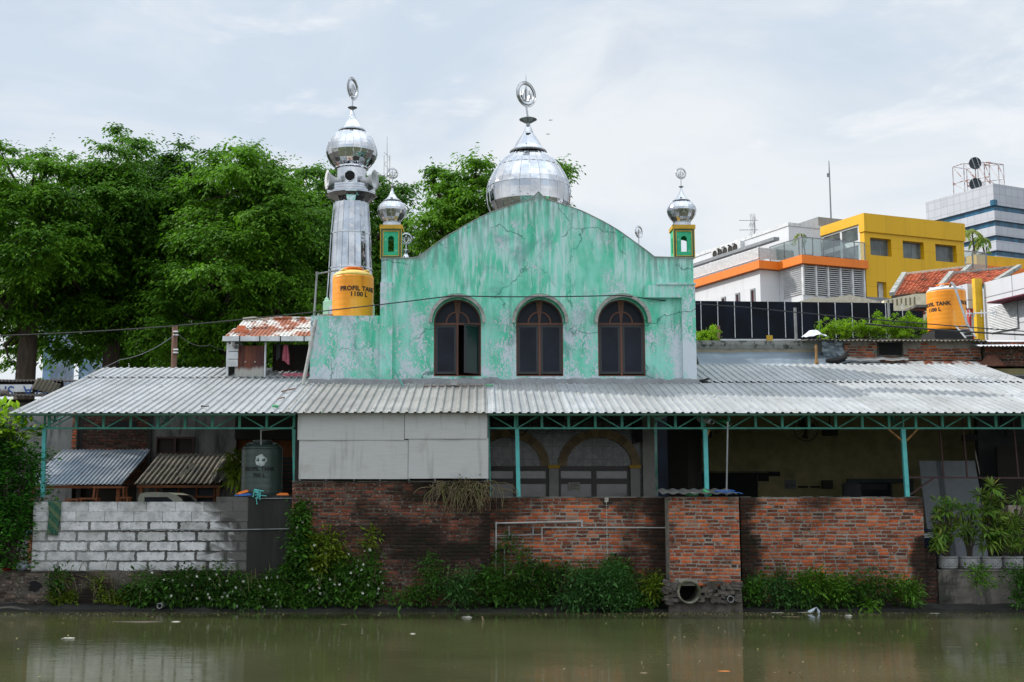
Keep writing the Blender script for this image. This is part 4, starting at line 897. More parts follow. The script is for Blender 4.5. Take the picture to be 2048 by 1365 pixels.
# ---- ground floor arcade
AY = MY; az = lambda py: PZ(py, AY)
x0, x1 = mx(900, 900), mx(1289, 900)
b = MB(); b.box(x0, x1, AY + .3, AY + .4, GZ, zb + .2); b.build('tile_wall', M['marble'], mo_)
def archring(c, rx, rz_, w, z0, nseg):
    b = MB()
    for i in range(nseg):
        a0, a1 = PI * i / nseg, PI * (i + 1) / nseg - .006; q = []
        for t in (a0, a1): q.append((c + rx * math.cos(t), z0 + rz_ * math.sin(t)))
        for t in (a1, a0): q.append((c + (rx - w) * math.cos(t), z0 + (rz_ - w) * math.sin(t)))
        b.prism(q, AY + .2, AY + .3005)
    return b
for c, x in ((mx(1200, 900), 0), (mx(1017, 900), 0)):
    archring(c, mx(1283, 900) - mx(1200, 900), az(855) - az(930), .2, az(932), 16).build('arch_band', M['arch'], mo_)
for px in (1108.5, 1272): 
    b = MB(); b.box(mx(px - 9.5, 960), mx(px + 9.5, 960), AY + .14, AY + .31, GZ, az(937)); b.build('column', M['marble_pale'], mo_)
    b = MB(); b.box(mx(px - 11.5, 934), mx(px + 11.5, 934), AY + .12, AY + .31, az(936.5), az(930)); b.build('capital', M['yellow_trim'], mo_)
b = MB(); b.box(mx(1287, 960), mx(1311, 960), AY + .05, AY + .6, GZ, rz(AY) - .1); b.build('column', M['marble_pale'], mo_)
for (a, c, cols) in ((900, 1098, 3), (1118, 1262, 2)):
    fr = MB(); X0, X1 = mx(a, 960), mx(c, 960); zt1 = az(932); holes = []; n = cols
    xs_ = [X0 + (X1 - X0) * i / n for i in range(n + 1)]
    for i in range(n):
        u, v = xs_[i] + .06, xs_[i + 1] - .06
        holes += [[(u, az(957)), (v, az(957)), (v, az(942)), (u, az(942))], [(u, GZ + .1), (v, GZ + .1), (v, az(968)), (u, az(968))]]
    fr.prism([(X0, GZ), (X1, GZ), (X1, zt1), (X0, zt1)], AY + .22, AY + .299, holes); f = fr.build('window_band', simple('dark_brown_frame', rgb(38, 26, 26), .4), mo_)
    g = MB(); g.box(X0 + .02, X1 - .02, AY + .27, AY + .28, GZ + .02, zt1 - .02); g.build('pane', simple('reflecting_dark_pane', rgb(96, 98, 100), .12, spec=.8), f)
b = MB(); c = P(1148.5, 973, AY + .2); b.box(c.x - .135, c.x + .135, AY + .205, AY + .215, c.z - .09, c.z + .09); nt_ = b.build('notice', M['litter_w'], mo_)
b = MB()
for k in range(4): b.box(c.x - .1 + .01 * (k % 2), c.x + .1 - .02 * (k % 3), AY + .2, AY + .2045, c.z + .05 - k * .035, c.z + .062 - k * .035)
b.build('text_line', M['house_grey'], nt_)
# ---------------------------------------------------------------- minaret
NY = 34.0; c0 = P(701, 500, NY); mn_ = thing('minaret', 'silver sheet metal minaret with balcony and onion dome left of the mosque', 'minaret', (c0.x, NY, GZ))
zz = lambda py: PZ(py, NY); rr = lambda w: w / 2 / F * NY * 1.03
b = MB(); n = 20
b.lathe([(rr(100), zz(700)), (rr(90), zz(600)), (rr(85), zz(552)), (rr(84), zz(540)), (rr(78), zz(470)), (rr(77.5), zz(468)), (rr(68), zz(407))], (c0.x, NY, 0), n, 0)
for i in range(n): t = 2 * PI * i / n; b.tube([(c0.x + r * 1.003 * math.cos(t), NY + r * 1.003 * math.sin(t), z) for r, z in ((rr(90), zz(600)), (rr(84.5), zz(545)), (rr(78), zz(470)), (rr(68), zz(407)))], .012, 4, False)
for py, w in ((540, 84.6), (470, 78.4)):
    for i in range(n * 2): t = 2 * PI * i / n / 2; r = rr(w) * 1.006; b.obox((c0.x + r * math.cos(t), NY + r * math.sin(t), zz(py)), .01, .09, .035, (0, 0, t))
b.build('shaft', M['chrome'], mn_)
b = MB(); b.lathe([(.74, GZ), (.74, zz(606)), (.70, zz(604)), (.70, zz(600)), (.66, zz(598)), (.56, zz(583))], (c0.x - .03, NY + .1, 0), 8, PI / 8); b.build('base', M['mint'], mn_)
b = MB(); b.lathe([(rr(68), zz(409)), (rr(86), zz(400)), (rr(102), zz(394)), (rr(104), zz(393)), (rr(104), zz(377)), (rr(99), zz(377)), (rr(99), zz(386)), (rr(50), zz(386))], (c0.x, NY, 0), 14, .1)
for py in (390, 385, 380): b.lathe([(rr(105.5), zz(py) - .012), (rr(105.5), zz(py) + .012)], (c0.x, NY, 0), 14, .1, False)
b.build('balcony', M['chrome'], mn_)
b = MB(); b.lathe([(rr(60), zz(387)), (rr(60), zz(341)), (rr(68), zz(339)), (rr(66), zz(335))], (c0.x, NY, 0), 16, .1); lan = b.build('lantern', M['chrome'], mn_)
b = MB(); n = 22; cc = (c0.x, NY - rr(60) - .012, zz(360)); b.add([(cc[0] + .145 * math.cos(2 * PI * k / n), cc[1], cc[2] + .145 * math.sin(2 * PI * k / n)) for k in range(n)], [tuple(range(n))]); b.build('opening', M['black'], lan)
b = MB(); b.tube([(cc[0] + .15 * math.cos(2 * PI * k / n), cc[1], cc[2] + .15 * math.sin(2 * PI * k / n)) for k in range(n + 1)], .012, 6, False); b.build('opening_rim', M['chrome'], lan)
Rn = rr(101.5); dome(mn_, c0.x, NY, zz(308), Rn, 20, 'minaret', emb_dx=0, erot=1.17)
def horn(px, py, ang, label):
    c = P(px, py, NY - .42); b = MB(); b.lathe([(.06, -.22), (.07, -.1), (.11, .02), (.19, .14), (.27, .19), (.275, .2), (.18, .13), (.05, .0)], (0, 0, 0), 22)
    m_ = Matrix.Rotation(ang, 3, 'Z') @ Matrix.Rotation(PI / 2, 3, 'Y'); b.v = [tuple(c + m_ @ Vector(v)) for v in b.v]
    o = tag(b.build('loudspeaker', simple('grey_horn_paint', rgb(186, 188, 190), .5), smooth=True), label, 'loudspeaker', 'horn loudspeakers on the minaret')
horn(668, 361, PI + .35, 'grey horn loudspeaker on the left side of the minaret lantern'); horn(737, 361, -.3, 'grey horn loudspeaker on the right side of the minaret lantern')

# ---------------------------------------------------------------- water tanks
def wraptext(txt, size, c, R_, ang, z, mat, parent, name='lettering', spacing=1.05, bold=.006):
    v, f = text_geo(txt, size, .003, spacing, bold); out = []
    for x, y, d in v:
        t = ang + x / R_; r = R_ + .003 + d; out.append((c[0] + r * math.sin(t), c[1] - r * math.cos(t), z + y))
    return MB().add(out, f).build(name, mat, parent)
def tank(px, ytop, ybot, Y, w, mats3, label, lines, top_frac=.18, name='water_tank', tang=.3):
    c = P(px, (ytop + ybot) / 2, Y); z0 = PZ(ybot, Y); z1 = PZ(ytop, Y); Hh = z1 - z0; r = w / 2 / F * Y
    t = thing(name, label, 'water tank', (c.x, Y, z0))
    b = MB(); zb = Hh * (1 - top_frac)
    prof = [(r * .96, 0), (r * .99, .02)]
    for k in range(9):
        z = .03 + (zb * .93) * k / 8; prof += [(r, z), (r, z + zb * .085), (r * .9975, z + zb * .095), (r * .9975, z + zb * .105)]
    prof = [p for p in prof if p[1] < zb * .96]
    b.lathe(prof + [(r, zb * .965), (r * .995, zb)], (c.x, Y, z0), 48); b.build('tank_body', M[mats3[0]], t, smooth=True)
    b = MB(); b.lathe([(r * .995, zb + .001), (r * .96, zb + Hh * .035), (r * .84, zb + Hh * .07), (r * .6, zb + Hh * .10), (r * .40, zb + Hh * .11)], (c.x, Y, z0), 48)
    for a in (1.2, -1.9, -.6): b.lathe([(.075, 0), (.08, .03), (.07, .05), (.0, .055)], (c.x + r * .7 * math.sin(a), Y - r * .7 * math.cos(a), z0 + zb + Hh * .075), 12)
    b.build('tank_top', M[mats3[1]], t, smooth=True)
    b = MB(); b.lathe([(r * .38, zb + Hh * .10), (r * .38, zb + Hh * .13), (r * .48, zb + Hh * .135), (r * .48, zb + Hh * .158), (r * .42, zb + Hh * .166), (r * .1, zb + Hh * .18), (0, zb + Hh * .18)], (c.x, Y, z0), 36); b.build('lid', M[mats3[2]], t, smooth=False)
    return t, c, r, z0, Hh
t, c, r, z0, Hh = tank(706, 535, 652, 30.6, 83, ('orange_tank', 'orange_top', 'orange_lid'), 'orange plastic water tank standing on the green annex before the minaret', None)
wraptext('PROFIL TANK', .155, c, r, .42, PZ(577, 30.1), M['ink'], t); wraptext('1100 L', .155, c, r, .40, PZ(588.5, 30.1), M['ink'], t)
b = MB(); p = P(738, 556, 30.6 - r); b.box(p.x - .035, p.x + .035, 30.6 - r * .74, 30.6 - r * .72, p.z - .03, p.z + .03); 
t2, c, r, z0, Hh = tank(1893, 568, 663, 36, 76, ('orange_tank', 'white', 'orange_lid'), 'orange plastic water tank standing on the brick hut roof at the right', None)
wraptext('PROFIL TANK', .15, c, r, -1.02, PZ(607, 35.5), M['ink'], t2); wraptext('1100 L', .15, c, r, -1.05, PZ(618, 35.5), M['ink'], t2)
wraptext('PROFIL TANK', .15, c, r, 1.18, PZ(605, 35.5), M['ink'], t2); wraptext('1100 L', .15, c, r, 1.25, PZ(616, 35.5), M['ink'], t2)
t3, c, r, z0, Hh = tank(524, 879, 993, 26.35, 81, ('green_tank', 'green_tank', 'green_tank'), 'dark green water tank on the black plinth under the canopy', None)
wraptext('PROFIL TANK', .105, c, r, .02, PZ(938.5, 25.95), M['ink_dk'], t3); wraptext('700 L', .105, c, r, .03, PZ(951.5, 25.95), M['ink_dk'], t3)
b = MB(); n = 26; pts = []
for k in range(n): a = 2 * PI * k / n; q = .115 * (1 + .3 * fbm(math.cos(a) * 2, math.sin(a) * 2, 3)); pts.append((q * math.cos(a), q * math.sin(a)))
vs = [(c.x + (r + .002) * math.sin(.1 + x / r), 26.35 - (r + .002) * math.cos(.1 + x / r), PZ(921, 25.95) + z) for x, z in [(0, 0)] + pts]; b.add(vs, [(0, 1 + k, 1 + (k + 1) % n) for k in range(n)]); b.build('torn_sticker', M['sticker'], t3)
# fittings on the plinth
pipes('tank_pipe', M['pvc'], [(.014, [(522, 892), (522, 861), (584, 856)])], 'white pipe rising from the dark green tank to the canopy', Y=26.0)
b = MB(); p = P(513, 985, 25.8); r_ = random.Random(2)
for k in range(6):
    q = [p + Vector((0, -.06, .05))]
    for i in range(5): q.append(q[-1] + Vector((r_.uniform(-.07, .09), r_.uniform(-.02, .005), r_.uniform(-.09, .015))))
    b.tube(q, .009, 5)
b.tube([p + Vector((-.06, -.05, -.1)), p + Vector((-.03, -.05, .06)), p + Vector((.15, -.04, .02))], .014, 6); tag(b.build('tied_rope', M['post']), 'turquoise rope tied to a tap at the plinth corner', 'rope')
def trowel(px, py, w, a, label, m='orange'):
    p = P(px, py, 25.9); b = MB(); b.obox((p.x, p.y, p.z), w, .1, .035, (0, a, 0)); b.obox((p.x + .01, p.y, p.z + .028), w * .7, .05, .02, (0, a, 0)); tag(b.build('plastic_float', M[m]), label, 'float')
trowel(485, 986, .25, -.28, 'orange plastering float tilted over the blue one, left of the rope'); trowel(487, 990.5, .34, -.03, 'blue plastering float under the tilted orange one', 'blue'); trowel(566, 990, .25, 0, 'orange plastering float lying flat right of the rope')
# cloth hanging over the block wall
b = MB(); vs = []; n, m_ = 10, 22
for j in range(m_ + 1):
    for i in range(n + 1):
        u, v = i / n, j / m_; x0, x1 = 96.5 + 1.5 * v * 0, 122 - 5 * v; p = P(x0 + (x1 - x0) * u + 1.5 * math.sin(v * 5), 1003 + 66 * v + 2 * u, 25.74); y = 25.745 - .018 * math.sin(u * 9 + v * 2) * (.3 + v) - .01; vs.append((p.x, y, p.z))
for i in range(n + 1): v0 = vs[i]; vs.append((v0[0], v0[1] + .16, v0[2] + .012))
fs = [(j * (n + 1) + i, j * (n + 1) + i + 1, (j + 1) * (n + 1) + i + 1, (j + 1) * (n + 1) + i) for j in range(m_) for i in range(n)]; q = (m_ + 1) * (n + 1); fs += [(q + i, q + i + 1, i + 1, i) for i in range(n)]
o = b.add(vs, fs).build('prayer_mat', M['cloth_green'], smooth=True); tag(o, 'green patterned cloth hanging over the left end of the block wall', 'cloth'); sm = o.modifiers.new('s', 'SOLIDIFY'); sm.thickness = .008
# ---------------------------------------------------------------- annex piping
def wpipe(name, pts, r, mat, label, joints=True):
    b = MB(); q = [Vector(p) for p in pts]
    b.tube(q, r, 8)
    for p in q[1:-1]: b.lathe([(r * 1.3, -r * 2), (r * 1.3, r * 2)], p, 8)
    return tag(b.build(name, M[mat]), label, 'pipe')
wpipe('water_pipe', [P(628, 636, 29.3), P(634, 548, 29.4), P(676, 541, 30.2)], .024, 'pvc_grey', 'tall grey pipe rising from the annex corner to the orange tank')
wpipe('water_pipe', [P(634, 640, 29.2), P(637, 631, 29.6), P(664, 630, 30.4)], .022, 'pvc_grey', 'short grey pipe on the annex roof at the foot of the orange tank')
wpipe('drain_pipe', [P(632, 640, 28.95), P(622, 690, 28.9), P(606, 769, 28.75)], .042, 'pvc', 'thick pale pipe slanting down the left edge of the green annex')
wpipe('drain_pipe', [P(786, 735, 28.9), P(806, 772, 28.7)], .018, 'truss', 'thin green pipe slanting down by the left pilaster')
# ---------------------------------------------------------------- rusty shack
SY = 30.0; sh = thing('shack', 'small lean-to shack with a rusty corrugated roof left of the annex', 'shack', (P(540, 700, SY).x, SY, rz(SY)))
sx = lambda px: PX(px, 720, SY); sz = lambda py: PZ(py, SY)
b = MB(); a, c = P(447, 676, SY - .25), P(634, 676, SY - .25)
top = PZ(652, SY + 1.7); b.sheet((a.x, SY - .28, a.z), (c.x - a.x, 0, 0), (.0, 1.15, PZ(657, SY + .87) - a.z), .095, .022, 'sin', .003, 4, .03, 3); b.build('roof_sheet', M['rust_roof'], sh)
b = MB(); a2 = P(470, 657, SY + .8); b.sheet((a.x + .1, SY + .78, PZ(657, SY + .8) + .0), (c.x - a.x - .1, 0, 0), (.0, .95, PZ(640, SY + 1.75) - PZ(657, SY + .8)), .095, .022, 'sin', .003, 3, .03, 8); b.build('roof_sheet', M['rust_roof'], sh)
b = MB(); xa = P(492, 641, SY + 1.7).x; b.tube([(xa, SY + 1.72, PZ(641, SY + 1.75) + .02), (xa + 1.0, SY + 1.72, PZ(640, SY + 1.75) + .03), (c.x, SY + 1.72, PZ(641, SY + 1.75) + .02)], .05, 8); b.build('ridge', M['rust_roof'], sh)
b = MB(); b.box(sx(449), sx(634), SY - .3, SY - .22, sz(685.5), sz(676)); b.build('gutter', M['white'], sh)
for px in (483, 523, 564, 611):
    b = MB(); b.box(sx(px) - .012, sx(px) + .012, SY - .31, SY - .21, sz(686.5), sz(675.5)); b.build('gutter_bracket', M['house_dark'], sh)
b = MB(); b.box(sx(453), sx(457), SY - .04, SY + .05, sz(757), sz(686)); b.box(sx(529), sx(532), SY - .04, SY + .05, sz(757), sz(686)); b.build('door_post', M['white'], sh)
b = MB(); k = 0
for y0 in (689, 704.5, 720): b.obox(((sx(457.5) + sx(477)) / 2, SY - .06 - k * .01, (sz(y0) + sz(y0 + 14.5)) / 2), sx(477) - sx(457.5), .02, sz(y0) - sz(y0 + 14), (.12, 0, 0)); k += 1
b.build('louvre_slats', M['white'], sh)
b = MB(); b.sheet((sx(470), SY, sz(755)), (sx(531) - sx(470), 0, 0), (0, 0, sz(692) - sz(755)), .1, .02, 'sin', .003); b.v = [(v[0], v[1], v[2]) for v in b.v]; b.build('metal_door', M['rust_door'], sh)
b = MB()
for px in (491, 510): p = P(px, 724, SY - .04); b.lathe([(.018, -.01), (.018, .01)], (p.x, SY - .035, p.z), 8)
b.build('door_knob', M['white'], sh)
b = MB(); b.box(sx(532.5), sx(622), SY + .9, SY + .95, sz(770), sz(680)); b.build('inner_wall', M['house_dark'], sh)
b = MB(); b.box(sx(456), sx(458), SY + .05, SY + 1.7, sz(757), sz(670)); b.build('side_wall', M['house_dark'], sh)
b = MB()
for i in range(12): b.box(sx(533), sx(577), SY + .87, SY + .895, sz(748 - i * 5), sz(744.3 - i * 5))
b.build('plank_wall', simple('dark_planks', rgb(48, 34, 30), .9), sh)
b = MB(); b.box(sx(532), sx(578), SY + .2, SY + .3, sz(758), sz(748)); b.build('low_wall', M['concrete'], sh)
def hung(name, px0, px1, py0, py1, Y, mat, label, cat, taper=.5, seed=1):
    b = MB(); vs = []; n, m_ = 8, 12
    for j in range(m_ + 1):
        for i in range(n + 1):
            u, v = i / n, j / m_; w_ = taper + (1 - taper) * math.sin(min(1, v * 1.2) * PI / 2); px = (px0 + px1) / 2 + (px1 - px0) * (u - .5) * w_; p = P(px, py0 + (py1 - py0) * v - (py1 - py0) * .12 * v * math.sin(u * 4 + seed), Y); vs.append((p.x, Y + .035 * math.sin(u * 12 + seed), p.z))
    b.add(vs, [(j * (n + 1) + i, j * (n + 1) + i + 1, (j + 1) * (n + 1) + i + 1, (j + 1) * (n + 1) + i) for j in range(m_) for i in range(n)])
    o = b.build(name, M[mat], smooth=True); o.modifiers.new('s', 'SOLIDIFY').thickness = .006; return tag(o, label, cat)
hung('hanging_towel', 564, 579, 690, 726, SY + .1, 'pink', 'pink towel hanging in the open front of the rusty shack', 'towel')
hung('hanging_cloth', 553, 561, 687, 718, SY + .15, 'int_grey', 'narrow grey rag hanging left of the pink towel', 'cloth', .8, 4)
b = MB(); p = P(592, 752, SY + .1); b.obox((p.x, p.y, p.z), .62, .2, .1); tag(b.build('folded_cloth', M['pink']), 'flat pink cloth on the sill of the rusty shack', 'cloth')
for i, (px, py, l) in enumerate(((477, 663, 'left brick weighing down the rusty shack roof'), (490, 664, 'right brick weighing down the rusty shack roof'), (483, 656.5, 'brick lying behind two others on the rusty roof'))):
    p = P(px, py, SY + .3 + (.25 if i == 2 else 0)); b = MB(); b.obox((p.x, p.y, p.z + .02), .2, .11, .085, (.15, 0, .05 * i)); tag(b.build('loose_brick', M['clay']), l, 'brick')
b = MB(); a = P(497, 642, SY + 1.6); b.tube([a + Vector((-.14, 0, .03)), a + Vector((.12, .05, .07)), a + Vector((.5, .05, .02))], [.05, .05, .02], 7); tag(b.build('plastic_sheet', M['litter_w']), 'white crumpled plastic on the ridge of the rusty shack', 'plastic')
b = MB(); p = P(466, 686, SY - .15); b.lathe([(.05, -.06), (.05, .02)], (p.x, p.y, p.z), 10); q = P(472, 694.5, SY - .12); b.tube([(p.x, p.y, p.z - .05), (q.x, q.y + .08, q.z)], .045, 10); b.tube([(q.x, q.y + .08, q.z), (q.x, q.y - .06, q.z)], .05, 14, False); o = tag(b.build('gutter_elbow', M['pvc']), 'white gutter elbow at the left end of the rusty shack', 'pipe')
# ---------------------------------------------------------------- houses under and behind the canopy, left
HY = 32.1; hx_ = lambda px: PX(px, 900, HY); hz_ = lambda py: PZ(py, HY)
h1 = thing('house', 'old grey plastered house with brick infill behind the left canopy', 'house', (hx_(250), HY, GZ))
b = MB(); wins = [[(hx_(314), hz_(906)), (hx_(386), hz_(906)), (hx_(386), hz_(876)), (hx_(314), hz_(876))]]
b.prism([(hx_(303), GZ), (hx_(472), GZ), (hx_(472), hz_(800)), (hx_(303), hz_(800))], HY, HY + .15, wins); b.build('plaster_wall', M['house_grey'], h1)
b = MB(); b.box(hx_(-60), hx_(148), HY - .05, HY + .15, GZ, hz_(815)); b.build('plaster_wall', M['house_grey'], h1)
b1, m1 = bricks(hx_(166), hx_(296), 2.6, hz_(800), HY - .04, seed=40, skip=lambda x, z: hx_(218) < x < hx_(274) and hz_(858) < z < hz_(844)); 
multi('brick_infill', [(b1, M['brick_dk']), (m1, M['mortar_dk'])], h1, lambda x, y, z: .55)
b = MB(); b.box(hx_(219), hx_(273), HY - .062, HY - .05, hz_(857), hz_(844)); b.build('dark_opening', M['black'], h1)
b1, m1 = bricks(hx_(148), hx_(157), 2.6, hz_(800), HY - .2, seed=41, th=.3); multi('brick_edge', [(b1, M['brick']), (m1, M['mortar_dk'])], h1, lambda x, y, z: .05)
b = MB(); b.box(hx_(157), hx_(166), HY - .06, HY + .1, GZ, hz_(800)); b.build('pillar', M['house_dark'], h1)
b = MB(); b.box(hx_(296), hx_(303), HY - .08, HY + .1, GZ, hz_(800)); b.build('pillar', M['house_dark'], h1)
b = MB(); b.box(hx_(472), hx_(594), HY - .2, HY + .15, hz_(880), hz_(800)); b.build('lintel', M['house_dark'], h1)
b = MB(); b.box(hx_(148), hx_(303), HY + .11, HY + .3, GZ, hz_(800)); b.build('rear_wall', M['house_dark'], h1)
b = MB(); b.prism([(hx_(312), hz_(908)), (hx_(388), hz_(908)), (hx_(388), hz_(874)), (hx_(312), hz_(874))], HY - .03, HY + .05, [[(hx_(315), hz_(905)), (hx_(348), hz_(905)), (hx_(348), hz_(878)), (hx_(315), hz_(878))], [(hx_(352), hz_(905)), (hx_(385), hz_(905)), (hx_(385), hz_(878)), (hx_(352), hz_(878))]]); w = b.build('window', simple('maroon_wood_frame', rgb(66, 40, 38), .7), h1)
b = MB(); b.box(hx_(314), hx_(386), HY + .03, HY + .04, hz_(906), hz_(876)); b.build('shutter', simple('dark_red_shutter', rgb(40, 22, 20), .7), w)
b = MB(); b.box(hx_(472), hx_(600), HY + .1, HY + .2, GZ, hz_(879)); b.build('orange_wall', M['orange_wall'], h1)
b = MB()
for k in range(9): b.box(hx_(560), hx_(594), HY - .1, HY - .07, hz_(985 - k * 8), hz_(979 - k * 8))
b.build('slat_shutter', M['int_grey'], h1)
def leanto(name, pts, mat, pitch, h, label, seed):
    (xa, xb), ya, Ya, yb, Yb = pts; z0, z1 = PZ(yb, Yb), PZ(ya, Ya); X0, X1 = xa, xb
    t = thing(name, label, 'lean-to', ((X0 + X1) / 2, Ya, GZ)); b = MB(); b.sheet((X0, Yb, z0), (X1 - X0, 0, 0), (0, Ya - Yb, z1 - z0), pitch, h, 'sin', .004, 4, .03, seed); b.build('roof_sheet', M[mat], t)
    b = MB(); b.box(X0 + .05, X1 - .05, Yb + .1, Yb + .16, z0 - .08, z0 - .02); b.box(X1 - .16, X1 - .08, Yb + .15, Yb + .22, GZ, z0 - .03); b.box(X0 + .08, X0 + .16, Yb + .15, Yb + .22, GZ, z0 - .03); b.build('timber_frame', M['wood'], t); return t
leanto('lean_to', ((PX(50, 968, 29.3), PX(243, 968, 29.3)), 901, 31.8, 970, 29.3), 'zinc', .1, .03, 'blue grey corrugated zinc lean-to roof at the left under the canopy', 4)
leanto('lean_to', ((PX(268, 968, 29.5), PX(444, 968, 29.5)), 909, 31.7, 969, 29.5), 'asbestos', .125, .035, 'dark asbestos lean-to roof between the zinc one and the green tank', 9)
b = MB(); b.sheet((PX(420, 966, 29.6), 29.45, PZ(966, 29.5)), (.75, 0, 0), (.05, 1.3, .62), .22, .07, 'sin', .006, 3); tag(b.build('asbestos_sheet', M['asbestos']), 'wide wave asbestos sheet at the right end of the dark lean-to', 'roof sheet')
b = MB(); p = P(374, 950, 29.6); r_ = random.Random(6)
q = [(-.2, -.02), (-.08, .05), (-.02, .12), (.05, .14), (.06, .26), (.2, .28), (.2, .17), (.1, .12), (.04, .04), (-.06, 0), (-.14, -.06)]
b.prism([(p.x + a, p.z + c_) for a, c_ in q], p.y - .1, p.y - .09); tag(b.build('plastic_scrap', M['litter_w']), 'torn white plastic scrap caught on the dark asbestos roof', 'plastic')
b = MB(); b.box(PX(268, 990, 30), PX(320, 990, 30), 30.2, 30.3, GZ, 2.7); b.box(PX(440, 990, 30), PX(472, 990, 30), 30.2, 30.3, GZ, 2.75); b.box(PX(320, 990, 30), PX(440, 990, 30), 30.5, 30.55, GZ, 2.7); o = tag(b.build('stall_front', M['house_grey']), 'grey stall front with a wooden window below the asbestos lean-to', 'stall')
b = MB()
for px in (309, 352, 388, 424): b.box(PX(px, 990, 30), PX(px + 4, 990, 30), 30.14, 30.24, GZ, 2.72)
b.box(PX(352, 990, 30), PX(424, 990, 30), 30.1, 30.2, PZ(996, 30), PZ(992, 30)); b.build('window_frame', M['wood'], o)
b = MB(); b.box(PX(309, 990, 30), PX(424, 990, 30), 30.22, 30.23, PZ(1010, 30), 2.7); b.build('dark_pane', M['glass'], o)
# stools and benches stacked on a table under the zinc roof
b = MB(); tbx0, tbx1 = PX(100, 990, 29.2), PX(262, 990, 29.2); b.box(tbx0, tbx1, 28.9, 29.9, 1.66, 1.72)
tb = tag(b.build('long_table', M['wood']), 'long table behind the block wall carrying wooden stools', 'table')
for x in (tbx0 + .05, tbx1 - .12):
    for y in (28.95, 29.8): b = MB(); b.box(x, x + .06, y, y + .06, GZ, 1.655); b.build('leg', M['wood'], tb)
def stool(x, y, z, w, h, rz_=0, label=''):
    t = thing('wooden_stool', label, 'stool', (x, y, z), 0, 'wooden stools on the table'); b = MB(); b.box(x - w / 2, x + w / 2, y - .16, y + .16, z + h - .04, z + h); b.build('seat', M['wood'], t)
    for sx_, sy in ((-1, -1), (1, -1), (1, 1), (-1, 1)): b = MB(); b.bar((x + sx_ * (w / 2 + .02), y + sy * .15, z), (x + sx_ * (w / 2 - .04), y + sy * .12, z + h - .041), .04); b.build('leg', M['wood'], t)
    b = MB(); b.bar((x - w / 2 + .02, y - .13, z + h * .4), (x + w / 2 - .02, y - .13, z + h * .4), .03); b.build('stretcher', M['wood'], t)
for px, w, h, l in ((122, .34, .52, 'leftmost narrow stool on the table'), (148, .3, .58, 'second stool from the left on the table'), (181, .42, .60, 'middle low stool on the table'), (214, .75, .86, 'widest and tallest wooden bench on the table'), (248, .3, .62, 'rightmost stool on the table near the van')):
    stool(PX(px, 995, 29.2), 29.2 + (.25 if w > .6 else 0), 1.722, w, h, 0, l)
# van
VY = 28.0; vx = lambda px: PX(px, 990, VY); vn = thing('van', 'small cream van with dark side window behind the block wall', 'van', (vx(330), VY, GZ))
zt_v = PZ(985.5, VY); A = vx(276)
prof = [(A, 1.15), (A, zt_v - .12), (A + .05, zt_v - .02), (A + .16, zt_v), (vx(310), zt_v + .01), (vx(335), zt_v - .0), (vx(352), zt_v - .05), (vx(362), zt_v - .13), (vx(385), zt_v - .5), (vx(398), zt_v - .6), (vx(430), zt_v - .68), (vx(436), 1.5), (vx(436), 1.15)]
ww = [(vx(289), zt_v - .42), (vx(289), zt_v - .10), (vx(335), zt_v - .10), (vx(345), zt_v - .18), (vx(352), zt_v - .42)]
b = MB(); b.prism(prof, VY, VY + .06, [ww]); b.prism(prof, VY + 1.44, VY + 1.5, [ww]); 
for i in range(1, 12):
    a, c = prof[i], prof[i + 1]
    if i in (6, 7): continue
    b.add([(a[0], VY + .06, a[1]), (c[0], VY + .06, c[1]), (c[0], VY + 1.44, c[1]), (a[0], VY + 1.44, a[1])], [(0, 1, 2, 3)])
b.box(A, A + .04, VY + .06, VY + 1.44, 1.15, zt_v - .13); b.build('body', M['van'], vn)
b = MB(); b.box(vx(289) - .01, vx(352) + .01, VY + .03, VY + .04, zt_v - .43, zt_v - .09); b.add([(vx(354), VY + .06, zt_v - .09), (vx(384), VY + .06, zt_v - .5), (vx(384), VY + 1.44, zt_v - .5), (vx(354), VY + 1.44, zt_v - .09)], [(0, 1, 2, 3)]); b.build('windows', M['glass'], vn)
for px in (296, 412):
    b = MB(); v = MB(); v.lathe([(.15, 0), (.28, .0), (.3, .03), (.3, .15), (.28, .18), (.15, .18)], (0, 0, 0), 22); b.v = [(vx(px) + q[0], VY - .01 + q[2], GZ + .3 + q[1]) for q in v.v]; b.f = v.f; b.build('wheel', M['rubber'], vn)
# far left shed, banner and rolled asbestos
LY = 33.6; lx = lambda px: PX(px, 780, LY); lz = lambda py: PZ(py, LY)
sd = thing('shed', 'dark tin roofed shed at the far left edge behind the canopy', 'shed', (lx(20), LY, GZ))
b = MB(); b.box(lx(-80), lx(170), LY, LY + .1, GZ, lz(806)); b.build('wall', simple('grey_tin_wall', rgb(86, 84, 80), .8, var=.2, sc=4, vs=(4, 1, .3)), sd)
b = MB(); b.sheet((lx(-80), LY - .5, lz(797)), (lx(120) - lx(-80), 0, 0), (0, .9, .14), .1, .03, 'sin', .004, 2, .04, 3); b.build('roof_sheet', simple('sooty_roof', rgb(58, 52, 48), .9, var=.3), sd)
b = MB(); b.box(lx(-80), lx(112), LY + .5, LY + .6, lz(782), lz(757)); b.box(lx(-80), lx(170), LY + .02, LY + .4, lz(806), lz(799)); b.build('upper_wall', M['house_dark'], sd)
b = MB(); b.sheet((lx(-80), LY + .3, lz(762)), (lx(175) - lx(-80), 0, 0), (0, .8, .12), .1, .03, 'sin', .004, 2, .03, 5); b.build('roof_sheet', simple('sooty_roof_top', rgb(70, 64, 60), .9, var=.3), sd)
bn = MB(); bn.box(lx(-70), lx(59), LY + .2, LY + .22, lz(783), lz(768)); bn_ = tag(bn.build('banner', M['white']), 'white banner with blue upside-down letters at the far left', 'banner')
v, f = text_geo('YZA  SNYA', .42, .003); p = P(28, 782, LY + .19)
